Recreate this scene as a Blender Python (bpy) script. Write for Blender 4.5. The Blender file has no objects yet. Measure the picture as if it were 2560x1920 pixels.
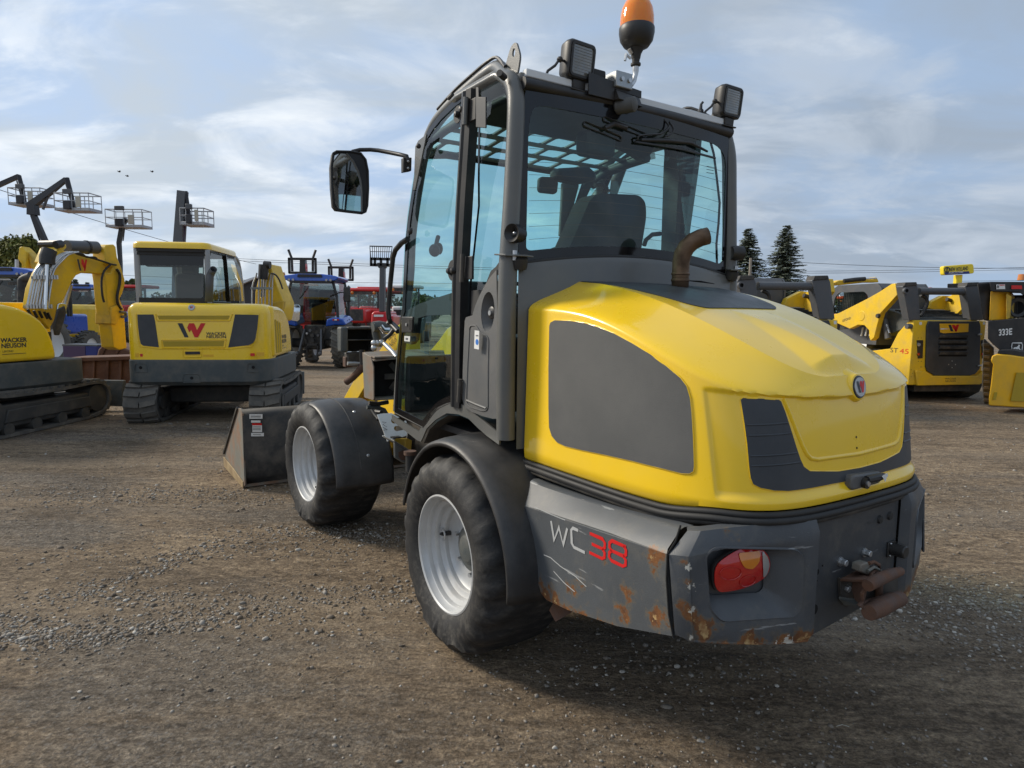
import bpy, math, random
import numpy as np
from math import sin, cos, pi, sqrt, atan2
from mathutils import Vector, Matrix, noise
from mathutils.geometry import delaunay_2d_cdt
from mathutils.bvhtree import BVHTree
random.seed(7); np.random.seed(7)
S = bpy.context.scene
COL = S.collection

# ------------------------------------------------------------------ camera
CAM_H, FPX, PITCH, ROLL = 1.4435, 1627.2, 0.11155, 0.01093
cam_d = bpy.data.cameras.new('camera'); cam = bpy.data.objects.new('camera', cam_d); COL.objects.link(cam)
cam_d.sensor_width = 36; cam_d.lens = 36*FPX/2560; cam_d.clip_start = .05; cam_d.clip_end = 3000
_r = Vector((1, 0, 0)); _u = Vector((0, sin(PITCH), cos(PITCH))); _b = Vector((0, -cos(PITCH), sin(PITCH)))
_R = cos(ROLL)*_r + sin(ROLL)*_u; _U = cos(ROLL)*_u - sin(ROLL)*_r
cam.matrix_world = Matrix(((_R.x, _U.x, _b.x, 0), (_R.y, _U.y, _b.y, 0), (_R.z, _U.z, _b.z, CAM_H), (0, 0, 0, 1)))
S.camera = cam
S.render.resolution_x, S.render.resolution_y = 1024, 768

# ------------------------------------------------------------------ light
SUN_DIR = Vector((-.80, .27, .55)).normalized()          # towards the sun: left, a little ahead
SUN_EL = math.asin(SUN_DIR.z); SUN_AZ = atan2(SUN_DIR.x, SUN_DIR.y)
sun_d = bpy.data.lights.new('sun', 'SUN'); sun_d.energy = 3.1; sun_d.angle = math.radians(13); sun_d.color = (1, .91, .77)
sun = bpy.data.objects.new('sun', sun_d); COL.objects.link(sun)
sun.rotation_euler = SUN_DIR.to_track_quat('Z', 'Y').to_euler()
S.view_settings.view_transform = 'Standard'; S.view_settings.look = 'None'
S.view_settings.exposure = .30; S.view_settings.gamma = 1; S.view_settings.use_curve_mapping = False
S.render.engine = 'CYCLES'
S.cycles.max_bounces = 10; S.cycles.transparent_max_bounces = 24

W = bpy.data.worlds.new('World'); S.world = W; W.use_nodes = True
def build_sky():
    nt = W.node_tree; N = nt.nodes; L = nt.links; N.clear()
    def n(t, **k):
        q = N.new(t)
        for a, b in k.items(): setattr(q, a, b)
        return q
    def math_(op, a, b=None, c=None, clamp=False):
        q = n('ShaderNodeMath', operation=op, use_clamp=clamp)
        for i, x in enumerate((a, b, c)):
            if x is None: continue
            if isinstance(x, (int, float)): q.inputs[i].default_value = x
            else: L.new(x, q.inputs[i])
        return q.outputs[0]
    tc = n('ShaderNodeTexCoord'); sep = n('ShaderNodeSeparateXYZ'); L.new(tc.outputs['Generated'], sep.inputs[0])
    X, Y, Z = sep.outputs
    zc = math_('ADD', math_('MAXIMUM', Z, 0.0), .24)
    px = math_('DIVIDE', X, zc); py = math_('DIVIDE', Y, zc)
    def cloud(sx, sy, ox, oy, scale, detail, rough, dist, lo, hi, rot=0):
        cb = n('ShaderNodeCombineXYZ')
        L.new(math_('ADD', math_('MULTIPLY', px, sx), ox), cb.inputs[0]); L.new(math_('ADD', math_('MULTIPLY', py, sy), oy), cb.inputs[1])
        mp = n('ShaderNodeMapping'); mp.inputs['Rotation'].default_value[2] = rot; L.new(cb.outputs[0], mp.inputs[0])
        no = n('ShaderNodeTexNoise'); no.inputs['Scale'].default_value = scale; no.inputs['Detail'].default_value = detail
        no.inputs['Roughness'].default_value = rough; no.inputs['Distortion'].default_value = dist
        L.new(mp.outputs[0], no.inputs['Vector'])
        mr = n('ShaderNodeMapRange', interpolation_type='SMOOTHSTEP'); mr.inputs[1].default_value = lo; mr.inputs[2].default_value = hi
        L.new(no.outputs[0], mr.inputs[0]); return mr.outputs[0]
    sky = n('ShaderNodeTexSky', sky_type='NISHITA', sun_disc=False)
    sky.sun_elevation = SUN_EL; sky.sun_rotation = SUN_AZ; sky.air_density = 1.0; sky.dust_density = 1.2; sky.ozone_density = 2.0
    def mix(f, a, b):
        q = n('ShaderNodeMix', data_type='RGBA'); 
        if isinstance(f, float): q.inputs[0].default_value = f
        else: L.new(f, q.inputs[0])
        for i, x in ((6, a), (7, b)):
            if isinstance(x, tuple): q.inputs[i].default_value = (*x, 1)
            else: L.new(x, q.inputs[i])
        return q.outputs[2]
    k = 1/.09
    c = lambda r, g, b: (r*k, g*k, b*k)
    # broad tone of the overcast: a little brighter and whiter on the sun's side (left), slate blue on the right
    left = n('ShaderNodeMapRange', interpolation_type='SMOOTHSTEP'); left.inputs[1].default_value = .55; left.inputs[2].default_value = -.6
    L.new(X, left.inputs[0])
    base = mix(left.outputs[0], c(.315, .42, .58), c(.42, .54, .73))
    base = mix(.08, base, sky.outputs[0])
    grey = mix(left.outputs[0], c(.30, .36, .44), c(.48, .54, .60))
    m1 = cloud(1.0, 1.6, 3.1, 1.7, 1.1, 7, .55, .6, .36, .62, .25)
    m2 = cloud(.9, 1.35, 8.3, 4.4, 2.1, 9, .57, .7, .44, .66, .35)
    m3 = cloud(.8, 2.0, 21.3, 9.4, 2.3, 9, .60, .6, .56, .80, .35)
    m4 = cloud(.7, .9, 5.3, 2.4, 5.5, 6, .6, .3, .42, .75, .3)
    m2b = math_('MULTIPLY', m2, math_('ADD', math_('MULTIPLY', m4, .5), .6))
    col = mix(math_('MULTIPLY', m1, .95), base, grey)
    col = mix(math_('MULTIPLY', m2b, .95), col, mix(left.outputs[0], c(.44, .50, .58), c(.78, .825, .87)))
    col = mix(math_('MULTIPLY', m3, .45), col, c(.70, .745, .79))
    # below the horizon the sky dome is never seen: keep the same haze tone
    bg = n('ShaderNodeBackground'); bg.inputs[1].default_value = .09; L.new(col, bg.inputs[0])
    out = n('ShaderNodeOutputWorld'); L.new(bg.outputs[0], out.inputs[0])
build_sky()

# ------------------------------------------------------------------ photo geometry: a pixel of the 2560x1920 photo to a point on a known plane
def ray(u, v):
    x, y = u-1280, v-960
    x, y = x*cos(ROLL)+y*sin(ROLL), -x*sin(ROLL)+y*cos(ROLL)
    return Vector((x, FPX*cos(PITCH)-y*sin(PITCH), -FPX*sin(PITCH)-y*cos(PITCH)))
def at(u, v, Y):
    d = ray(u, v); return Vector((0, 0, CAM_H)) + d*(Y/d.y)
class Frame:
    """a thing's own axes: x forward, y left, z up, standing at (ox, oy), heading yaw to the left of the view"""
    def __init__(s, ox, oy, yaw, oz=0):
        s.o = Vector((ox, oy, oz)); s.yaw = yaw; s.f = Vector((-sin(yaw), cos(yaw), 0)); s.l = Vector((-cos(yaw), -sin(yaw), 0))
    def loc(s, P):
        d = Vector(P)-s.o; return Vector((d.dot(s.f), d.dot(s.l), d.z))
    def world(s, P): return s.o + s.f*P[0] + s.l*P[1] + Vector((0, 0, P[2]))
    def bp(s, u, v, ax, val):
        o = s.loc((0, 0, CAM_H)); d = ray(u, v); d = Vector((d.dot(s.f), d.dot(s.l), d.z)); i = 'xyz'.index(ax)
        return o + d*((val-o[i])/d[i])
    def poly(s, crop, pts, ax, val): return [s.bp(crop[0]+crop[2]*a, crop[1]+crop[2]*b, ax, val) for a, b in pts]
    def root(s, name, **k):
        o = bpy.data.objects.new(name, None); o.location = s.o; o.rotation_euler = (0, 0, s.yaw+pi/2); o.empty_display_size = .3
        COL.objects.link(o)
        for a, b in k.items(): o[a] = b
        return o
cA = (0, 400, .4338); cB = (280, 560, .3256); cC = (680, 560, .4098); cD = (1780, 540, .3526); cE = (800, 80, .434)
cF = (1200, 0, .4581); cG = (900, 600, .3618); cH = (680, 950, .4219); cI = (1280, 680, .4702); cJ = (1260, 1160, .4882)
cK = (1800, 780, .33755); cL = (1280, 680, .33755); cN = (1560, 1200, .2773); cO = (1960, 1160, .2411); cP = (840, 800, .2412)
cQ = (0, 430, .2532); c0 = (0, 0, 1)

# ------------------------------------------------------------------ materials
def new_mat(name):
    m = bpy.data.materials.new(name); m.use_nodes = True
    return m, m.node_tree, m.node_tree.nodes['Principled BSDF']
def _n(nt, t, **k):
    q = nt.nodes.new(t)
    for a, b in k.items(): setattr(q, a, b)
    return q
def noise_fac(nt, scale, detail=4, rough=.55, lo=.4, hi=.6, stretch=None, offset=0, coord='Object'):
    tc = _n(nt, 'ShaderNodeTexCoord'); mp = _n(nt, 'ShaderNodeMapping'); nt.links.new(tc.outputs[coord], mp.inputs[0])
    if stretch: mp.inputs['Scale'].default_value = stretch
    mp.inputs['Location'].default_value = (offset, offset*.7, offset*.3)
    no = _n(nt, 'ShaderNodeTexNoise'); no.inputs['Scale'].default_value = scale; no.inputs['Detail'].default_value = detail; no.inputs['Roughness'].default_value = rough
    nt.links.new(mp.outputs[0], no.inputs['Vector'])
    mr = _n(nt, 'ShaderNodeMapRange'); mr.inputs[1].default_value = lo; mr.inputs[2].default_value = hi
    nt.links.new(no.outputs[0], mr.inputs[0]); return mr.outputs[0], no.outputs[0]
def mixc(nt, f, a, b, op='MIX'):
    q = _n(nt, 'ShaderNodeMix', data_type='RGBA', blend_type=op)
    if isinstance(f, (int, float)): q.inputs[0].default_value = f
    else: nt.links.new(f, q.inputs[0])
    for i, x in ((6, a), (7, b)):
        if isinstance(x, tuple): q.inputs[i].default_value = (*x[:3], 1)
        else: nt.links.new(x, q.inputs[i])
    return q.outputs[2]
def mth(nt, op, a, b=None, clamp=False):
    q = _n(nt, 'ShaderNodeMath', operation=op, use_clamp=clamp)
    for i, x in enumerate((a, b)):
        if x is None: continue
        if isinstance(x, (int, float)): q.inputs[i].default_value = x
        else: nt.links.new(x, q.inputs[i])
    return q.outputs[0]
def paint(name, col, rough=.4, metal=0, coat=0, dirt=None, dirt_amt=.3, dirt_scale=6, bump=0, bump_scale=200, var=.06, spec=.5, scr=0):
    """painted or plastic surface with tone variation, dust and fine relief"""
    m, nt, p = new_mat(name); L = nt.links
    f, raw = noise_fac(nt, 2.3, 5, .6, .3, .7)
    c = mixc(nt, f, tuple(x*(1-var) for x in col), tuple(min(1, x*(1+var)) for x in col))
    p.inputs['Metallic'].default_value = metal; p.inputs['Specular IOR Level'].default_value = spec
    r = None
    if dirt:
        g, _ = noise_fac(nt, dirt_scale, 7, .65, .42, .75, offset=3.3)
        fac = mth(nt, 'MULTIPLY', g, dirt_amt)
        c = mixc(nt, fac, c, dirt)
        rr = mth(nt, 'MULTIPLY_ADD' if 0 else 'MULTIPLY', fac, .6); r = mth(nt, 'ADD', rr, rough, True)
    if scr:
        s1, _ = noise_fac(nt, 9, 3, .5, .66, .69, stretch=(.6, .6, 9), offset=11)
        c = mixc(nt, mth(nt, 'MULTIPLY', s1, scr), c, (.32, .32, .31))
    L.new(c, p.inputs['Base Color'])
    if r is None:
        g2, _ = noise_fac(nt, 14, 4, .6, .2, .8, offset=7)
        r = mth(nt, 'ADD', mth(nt, 'MULTIPLY', g2, .12), rough-.06, True)
    L.new(r, p.inputs['Roughness'])
    if coat: p.inputs['Coat Weight'].default_value = coat; p.inputs['Coat Roughness'].default_value = .06
    if bump:
        _, b = noise_fac(nt, bump_scale, 3)
        bn = _n(nt, 'ShaderNodeBump'); bn.inputs['Strength'].default_value = bump; bn.inputs['Distance'].default_value = .004
        L.new(b, bn.inputs['Height']); L.new(bn.outputs[0], p.inputs['Normal'])
    return m
def glass(name, tint, rough=.0, refl=1.0):
    """thin tinted sheet: lets light through, mirrors by Fresnel"""
    m = bpy.data.materials.new(name); m.use_nodes = True; nt = m.node_tree; nt.nodes.clear(); L = nt.links
    t = _n(nt, 'ShaderNodeBsdfTransparent'); t.inputs[0].default_value = (*tint, 1)
    g = _n(nt, 'ShaderNodeBsdfGlossy'); g.inputs['Roughness'].default_value = rough; g.inputs[0].default_value = (refl, refl, refl, 1)
    ge = _n(nt, 'ShaderNodeNewGeometry'); dt = _n(nt, 'ShaderNodeVectorMath', operation='DOT_PRODUCT'); L.new(ge.outputs['Normal'], dt.inputs[0]); L.new(ge.outputs['Incoming'], dt.inputs[1])
    om = mth(nt, 'SUBTRACT', 1.0, mth(nt, 'ABSOLUTE', dt.outputs['Value']), True); fr5 = mth(nt, 'POWER', om, 5.0); frs = mth(nt, 'ADD', mth(nt, 'MULTIPLY', fr5, .88), .055)
    sh = _n(nt, 'ShaderNodeMixShader'); o = _n(nt, 'ShaderNodeOutputMaterial')
    L.new(frs, sh.inputs[0]); L.new(t.outputs[0], sh.inputs[1]); L.new(g.outputs[0], sh.inputs[2]); L.new(sh.outputs[0], o.inputs[0])
    return m
DUST = (.30, .25, .19)
M = dict(
 yellow=paint('yellow_paint', (.93, .60, .012), .27, coat=.6, var=.03, dirt=(.62, .50, .22), dirt_amt=.12, dirt_scale=3),
 yellow_old=paint('worn_yellow_paint', (.78, .50, .015), .42, var=.06, dirt=(.35, .27, .13), dirt_amt=.45, dirt_scale=5),
 yellow_dirty=paint('dirty_yellow_paint', (.66, .42, .03), .5, var=.1, dirt=(.22, .17, .09), dirt_amt=.7, dirt_scale=4),
 deep_yellow=paint('orange_yellow_paint', (.80, .44, .012), .4, var=.05, dirt=(.4, .28, .1), dirt_amt=.3),
 cabgrey=paint('cab_grey_paint', (.105, .108, .104), .36, coat=.15, dirt=DUST, dirt_amt=.16, dirt_scale=4, bump=.12, bump_scale=260),
 plasticgrey=paint('grey_plastic', (.095, .097, .098), .5, bump=.25, bump_scale=400, dirt=DUST, dirt_amt=.15),
 meshgrey=paint('screen_grey', (.078, .080, .080), .60, dirt=(.19, .185, .175), dirt_amt=.55, dirt_scale=2.2, bump=.5, bump_scale=700),
 panelgrey=paint('lamp_cover_grey', (.032, .038, .046), .38, dirt=(.10, .10, .10), dirt_amt=.5, dirt_scale=3, bump=.1, bump_scale=500),
 cwgrey=paint('counterweight_grey', (.055, .066, .068), .6, dirt=DUST, dirt_amt=.3, bump=.3, bump_scale=120),
 chassis=paint('chassis_black', (.022, .022, .022), .6, dirt=DUST, dirt_amt=.35),
 black=paint('black_plastic', (.014, .014, .015), .45, dirt=DUST, dirt_amt=.10),
 fender=paint('fender_black_plastic', (.022, .023, .025), .42, dirt=(.17, .15, .13), dirt_amt=.38, dirt_scale=3.5, bump=.15, bump_scale=300),
 rubber=paint('rubber', (.018, .018, .018), .62, dirt=(.1, .09, .08), dirt_amt=.2),
 frit=paint('glass_border_black', (.006, .006, .007), .12),
 interior=paint('cab_interior_black', (.02, .02, .021), .65),
 seat=paint('seat_fabric', (.02, .02, .022), .85, dirt=(.09, .08, .06), dirt_amt=.5, dirt_scale=9, bump=.3),
 greyseat=paint('grey_seat_fabric', (.10, .105, .10), .85),
 silver=paint('silver_rim_paint', (.47, .48, .485), .40, metal=.2, dirt=(.28, .24, .19), dirt_amt=.35, dirt_scale=7),
 zinc=paint('zinc_plated_steel', (.55, .56, .57), .3, metal=.8, dirt=(.25, .24, .2), dirt_amt=.3),
 chrome=paint('chrome_rod', (.7, .7, .7), .12, metal=1),
 white=paint('white_paint', (.72, .73, .71), .5, dirt=DUST, dirt_amt=.25),
 label=paint('white_label', (.72, .72, .70), .5),
 labelink=paint('label_ink', (.12, .12, .13), .5),
 blue_ink=paint('blue_ink', (.03, .17, .55), .5),
 red=paint('red_paint', (.55, .012, .010), .35, coat=.4),
 redmark=paint('red_decal', (.62, .015, .015), .4),
 lightmark=paint('light_grey_decal', (.42, .43, .43), .45),
 darkmark=paint('dark_decal', (.03, .035, .042), .45),
 blue=paint('blue_paint', (.008, .085, .47), .3, coat=.5),
 navy=paint('navy_paint', (.01, .02, .16), .4),
 boomblack=paint('boom_black_paint', (.012, .010, .013), .35),
 boomgrey=paint('boom_grey_paint', (.075, .08, .088), .45, dirt=(.16, .13, .11), dirt_amt=.3),
 rust=paint('rusty_brown_steel', (.125, .058, .034), .8, var=.25, dirt=(.06, .03, .02), dirt_amt=.6, dirt_scale=5, bump=.5, bump_scale=60),
 rustplate=paint('rust_stained_plate', (.17, .165, .14), .6, var=.15, dirt=(.26, .10, .03), dirt_amt=.75, dirt_scale=7),
 hitchrust=paint('hitch_rust', (.10, .055, .038), .75, var=.2, dirt=(.19, .08, .035), dirt_amt=.6, dirt_scale=14, bump=.4, bump_scale=90),
 exhaust=paint('heat_stained_exhaust', (.15, .095, .058), .38, metal=.75, dirt=(.07, .045, .03), dirt_amt=.85, dirt_scale=9),
 hole=paint('dark_hollow', (.004, .004, .004), .9),
 lens=paint('lamp_glass', (.13, .13, .12), .08, coat=1),
 clearlens=paint('clear_lens', (.30, .29, .28), .06, coat=1),
 redlens=paint('red_lens', (.42, .006, .006), .1, coat=1),
 amberlens=paint('amber_lens', (.55, .17, .008), .12, coat=1),
 mirror=paint('mirror_glass', (.62, .66, .68), .02, metal=1, var=0),
 trackrub=paint('dusty_track_rubber', (.085, .08, .072), .85, dirt=(.24, .21, .17), dirt_amt=.7, dirt_scale=5, bump=.5, bump_scale=80),
 trackdark=paint('track_frame_dark', (.045, .044, .042), .7, dirt=(.2, .17, .13), dirt_amt=.4),
 wood=paint('pole_grey_wood', (.25, .22, .18), .8),
 bark=paint('bark', (.075, .055, .04), .9, bump=.5, bump_scale=30),
 roofwhite=paint('white_sheet_roof', (.62, .64, .65), .5),
 barnwall=paint('barn_wall', (.05, .05, .055), .8),
 bird=paint('bird_dark', (.05, .05, .05), .8),
 sunbleach=paint('sun_yellow_mesh', (.42, .29, .015), .6, bump=.4, bump_scale=400),
 orange=paint('orange_paint', (.72, .10, .02), .4),
 greenpaint=paint('green_paint', (.02, .16, .03), .45),
 pane_teal=glass('teal_cab_glass', (.66, .91, .89)),
 pane_door=glass('door_glass', (.72, .87, .87)),
 pane_dark=glass('dim_cab_glass', (.50, .58, .58)),
 pane_dusk=glass('dark_cab_glass', (.22, .26, .27)),
 tan_edge=paint('worn_tan_steel', (.34, .25, .13), .6, var=.2, dirt=(.14, .08, .04), dirt_amt=.7, dirt_scale=8),
 pane_far=glass('far_cab_glass', (.60, .68, .66)),
)
def amber_dome():
    m, nt, p = new_mat('amber_dome'); p.inputs['Subsurface Weight'].default_value = .6; p.inputs['Subsurface Radius'].default_value = (.06, .02, .004); p.inputs['Base Color'].default_value = (.95, .27, .008, 1); p.inputs['Roughness'].default_value = .12
    p.inputs['Transmission Weight'].default_value = .12; p.inputs['Coat Weight'].default_value = .8; p.inputs['IOR'].default_value = 1.3
    tc = _n(nt, 'ShaderNodeTexCoord'); w = _n(nt, 'ShaderNodeTexWave', wave_type='RINGS', rings_direction='Z')
    return m
M['amber'] = amber_dome()
M['amber_core'] = paint('amber_reflector', (.95, .5, .05), .2)
def tyre_mat():
    m, nt, p = new_mat('tyre_rubber_scuffed'); L = nt.links
    a, _ = noise_fac(nt, 9, 8, .75, .50, .68, stretch=(1, .5, 1))
    b, _ = noise_fac(nt, 26, 5, .7, .50, .66, stretch=(1, .3, 1), offset=5)
    d, _ = noise_fac(nt, 2.2, 3, .5, .30, .6, offset=9)
    f = mth(nt, 'MULTIPLY', mth(nt, 'ADD', mth(nt, 'MULTIPLY', a, .30), mth(nt, 'MULTIPLY', b, .32), True), d, True)
    c = mixc(nt, f, (.013, .013, .014), (.17, .155, .13))
    L.new(c, p.inputs['Base Color']); p.inputs['Roughness'].default_value = .68
    _, h = noise_fac(nt, 30, 6, .7, stretch=(1, .4, 1)); bn = _n(nt, 'ShaderNodeBump'); bn.inputs['Strength'].default_value = .45; bn.inputs['Distance'].default_value = .006
    L.new(h, bn.inputs['Height']); L.new(bn.outputs[0], p.inputs['Normal']); return m
M['tyre'] = tyre_mat()
def bumper_mat(name, base, low_rust, spots, zlow, zhigh, chips=()):
    """scratched grey paint; rust along the lower edge and at the given knocks (object coordinates, metres)"""
    m, nt, p = new_mat(name); L = nt.links
    tc = _n(nt, 'ShaderNodeTexCoord'); sep = _n(nt, 'ShaderNodeSeparateXYZ'); L.new(tc.outputs['Object'], sep.inputs[0])
    v, _ = noise_fac(nt, 5, 6, .6, .3, .7)
    c = mixc(nt, v, tuple(x*.86 for x in base), tuple(x*1.14 for x in base))
    dsc, _ = noise_fac(nt, 11, 7, .7, .52, .75, offset=4)
    c = mixc(nt, mth(nt, 'MULTIPLY', dsc, .35), c, (.17, .155, .125))
    # scratches
    s1, _ = noise_fac(nt, 2.5, 5, .6, .66, .675, stretch=(1.2, 1.2, 14), offset=2)
    s2, _ = noise_fac(nt, 30, 6, .7, .69, .74, stretch=(1, 1, 1.6), offset=8)
    c = mixc(nt, mth(nt, 'MULTIPLY', mth(nt, 'MAXIMUM', s1, s2), .5), c, (.36, .37, .37))
    # rust mask
    mr = _n(nt, 'ShaderNodeMapRange'); mr.inputs[1].default_value = zhigh; mr.inputs[2].default_value = zlow; mr.inputs[3].default_value = 0; mr.inputs[4].default_value = low_rust
    L.new(sep.outputs[2], mr.inputs[0]); acc = mr.outputs[0]
    for (x, y, z, r, s) in spots:
        vs = _n(nt, 'ShaderNodeVectorMath', operation='DISTANCE'); vs.inputs[1].default_value = (x, y, z); L.new(tc.outputs['Object'], vs.inputs[0])
        q = _n(nt, 'ShaderNodeMapRange'); q.inputs[1].default_value = r; q.inputs[2].default_value = r*.1; q.inputs[3].default_value = 0; q.inputs[4].default_value = s
        L.new(vs.outputs['Value'], q.inputs[0]); acc = mth(nt, 'MAXIMUM', acc, q.outputs[0])
    tcn, _ = noise_fac(nt, 17, 8, .68, .25, .75, offset=6)
    k = mth(nt, 'ADD', mth(nt, 'SUBTRACT', acc, .92), tcn)
    def band(lo, hi):
        q = _n(nt, 'ShaderNodeMapRange'); q.inputs[1].default_value = lo; q.inputs[2].default_value = hi; L.new(k, q.inputs[0]); return q.outputs[0]
    rv, _ = noise_fac(nt, 40, 5, .6, .3, .7, offset=1)
    c = mixc(nt, mth(nt, 'MULTIPLY', band(.10, .30), .55), c, (.15, .115, .07))
    c = mixc(nt, band(.26, .34), c, mixc(nt, rv, (.21, .085, .026), (.085, .036, .018)))
    c = mixc(nt, mth(nt, 'MULTIPLY', band(.50, .54), rv), c, (.52, .36, .16))
    if chips:
        acc2 = None
        for (x, y, z, r, s) in chips:
            vs = _n(nt, 'ShaderNodeVectorMath', operation='DISTANCE'); vs.inputs[1].default_value = (x, y, z); L.new(tc.outputs['Object'], vs.inputs[0])
            q = _n(nt, 'ShaderNodeMapRange'); q.inputs[1].default_value = r; q.inputs[2].default_value = 0; q.inputs[3].default_value = 0; q.inputs[4].default_value = s
            L.new(vs.outputs['Value'], q.inputs[0]); acc2 = q.outputs[0] if acc2 is None else mth(nt, 'MAXIMUM', acc2, q.outputs[0])
        cn, _ = noise_fac(nt, 34, 7, .7, .30, .70, offset=21)
        kk = mth(nt, 'ADD', mth(nt, 'SUBTRACT', acc2, .80), cn); q = _n(nt, 'ShaderNodeMapRange'); q.inputs[1].default_value = .22; q.inputs[2].default_value = .28; L.new(kk, q.inputs[0])
        c = mixc(nt, mth(nt, 'MULTIPLY', q.outputs[0], .9), c, (.50, .48, .42))
    L.new(c, p.inputs['Base Color']); p.inputs['Roughness'].default_value = .5
    _, b = noise_fac(nt, 300, 2); bn = _n(nt, 'ShaderNodeBump'); bn.inputs['Strength'].default_value = .2; bn.inputs['Distance'].default_value = .003
    L.new(b, bn.inputs['Height']); L.new(bn.outputs[0], p.inputs['Normal']); return m

# ------------------------------------------------------------------ mesh building
def vadd(a, b): return (a[0]+b[0], a[1]+b[1], a[2]+b[2])
class MB:
    def __init__(s): s.v = []; s.f = []
    def add(s, vs, fs):
        k = len(s.v); s.v += [tuple(q) for q in vs]; s.f += [tuple(i+k for i in f) for f in fs]; return s
    def box(s, x0, x1, y0, y1, z0, z1):
        return s.add([(x0,y0,z0),(x1,y0,z0),(x1,y1,z0),(x0,y1,z0),(x0,y0,z1),(x1,y0,z1),(x1,y1,z1),(x0,y1,z1)],
                     [(3,2,1,0),(4,5,6,7),(0,1,5,4),(1,2,6,5),(2,3,7,6),(3,0,4,7)])
    def bar(s, p0, p1, w, h, up=(0, 0, 1)):
        """square bar from p0 to p1, w wide, h high"""
        p0, p1 = Vector(p0), Vector(p1); d = (p1-p0).normalized(); a = d.cross(Vector(up))
        if a.length < 1e-4: a = d.cross(Vector((1, 0, 0)))
        a = a.normalized()*w/2; b = a.cross(d).normalized()*h/2
        vs = [p+q for p in (p0, p1) for q in (-a-b, a-b, a+b, -a+b)]
        return s.add(vs, [(3,2,1,0),(4,5,6,7),(0,1,5,4),(1,2,6,5),(2,3,7,6),(3,0,4,7)])
    def prism(s, poly, vec):
        n = len(poly); vec = Vector(vec); a = [Vector(q) for q in poly]
        nrm = Vector((0, 0, 0))
        for i in range(n): nrm += (a[i]-a[0]).cross(a[(i+1) % n]-a[0])
        if nrm.dot(vec) > 0: a.reverse()
        b = [q+vec for q in a]
        return s.add(a+b, [tuple(range(n)), tuple(range(2*n-1, n-1, -1))] + [((i+1) % n, i, n+i, n+(i+1) % n) for i in range(n)])
    def tube(s, path, r, n=10, cap=True, ez=1.0):
        P = [Vector(q) for q in path]; R = r if isinstance(r, (list, tuple)) else [r]*len(P); m = len(P); k = len(s.v)
        a = None; vs = []
        for i, p in enumerate(P):
            d = (P[min(i+1, m-1)]-P[max(i-1, 0)]).normalized()
            if a is None:
                a = d.orthogonal().normalized()
            a = (a - d*a.dot(d)).normalized(); b = d.cross(a)
            vs += [p+(a*cos(2*pi*j/n)+b*sin(2*pi*j/n))*R[i] for j in range(n)]
        fs = [(i*n+j, i*n+(j+1) % n, (i+1)*n+(j+1) % n, (i+1)*n+j) for i in range(m-1) for j in range(n)]
        if cap: fs += [tuple(range(n-1, -1, -1)), tuple((m-1)*n+j for j in range(n))]
        return s.add(vs, fs)
    def cyl(s, p0, p1, r0, r1=None, n=16): return s.tube([p0, p1], [r0, r0 if r1 is None else r1], n)
    def lathe(s, prof, o=(0, 0, 0), axis=(0, 1, 0), n=32, closed=False, mod=None):
        """prof: (radius, along) pairs"""
        ax = Vector(axis).normalized(); a = ax.orthogonal().normalized(); b = ax.cross(a); o = Vector(o); m = len(prof); vs = []
        for i, (r, h) in enumerate(prof):
            for j in range(n):
                t = 2*pi*j/n; rr = r if mod is None else mod(r, h, t, i)
                vs.append(o+ax*h+(a*cos(t)+b*sin(t))*rr)
        rng = m if closed else m-1
        return s.add(vs, [(i*n+j, ((i+1) % m)*n+j, ((i+1) % m)*n+(j+1) % n, i*n+(j+1) % n) for i in range(rng) for j in range(n)])
    def ball(s, c, r, n=14, m=8):
        rx, ry, rz = r if isinstance(r, (tuple, list)) else (r, r, r); k = []
        for i in range(m+1):
            p = pi*i/m
            for j in range(n): k.append((c[0]+rx*sin(p)*cos(2*pi*j/n), c[1]+ry*sin(p)*sin(2*pi*j/n), c[2]+rz*cos(p)))
        return s.add(k, [(i*n+j, (i+1)*n+j, (i+1)*n+(j+1) % n, i*n+(j+1) % n) for i in range(m) for j in range(n)])
    def loft(s, rings, closed=True, cap=True):
        n = len(rings[0]); m = len(rings); vs = [q for r in rings for q in r]
        fs = [(i*n+j, i*n+(j+1) % n, (i+1)*n+(j+1) % n, (i+1)*n+j) for i in range(m-1) for j in range(n if closed else n-1)]
        if cap and closed: fs += [tuple(range(n-1, -1, -1)), tuple((m-1)*n+j for j in range(n))]
        return s.add(vs, fs)
    def xf(s, mat, k=0):
        s.v[k:] = [tuple(mat @ Vector(q)) for q in s.v[k:]]; return s
    def build(s, name, mat, parent=None, smooth=35, bevel=0, kind=None, label=None, seg=2, **props):
        me = bpy.data.meshes.new(name); me.from_pydata([tuple(q) for q in s.v], [], s.f); me.validate()
        bmf = __import__('bmesh'); b = bmf.new(); b.from_mesh(me); bmf.ops.recalc_face_normals(b, faces=b.faces); b.to_mesh(me); b.free()
        me.materials.append(M[mat] if isinstance(mat, str) else mat)
        if smooth:
            for p in me.polygons: p.use_smooth = True
            me.set_sharp_from_angle(angle=math.radians(smooth))
        o = bpy.data.objects.new(name, me); COL.objects.link(o)
        if parent is not None: o.parent = parent
        if bevel:
            md = o.modifiers.new('bevel', 'BEVEL'); md.width = bevel; md.segments = seg; md.limit_method = 'ANGLE'; md.angle_limit = math.radians(38); md.harden_normals = False
        if kind: o['kind'] = kind
        if label: o['label'] = label
        for a, q in props.items(): o[a] = q
        return o
def tag(o, label=None, category=None, group=None, kind=None):
    for k, v in (('label', label), ('category', category), ('group', group), ('kind', kind)):
        if v: o[k] = v
    return o
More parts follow.
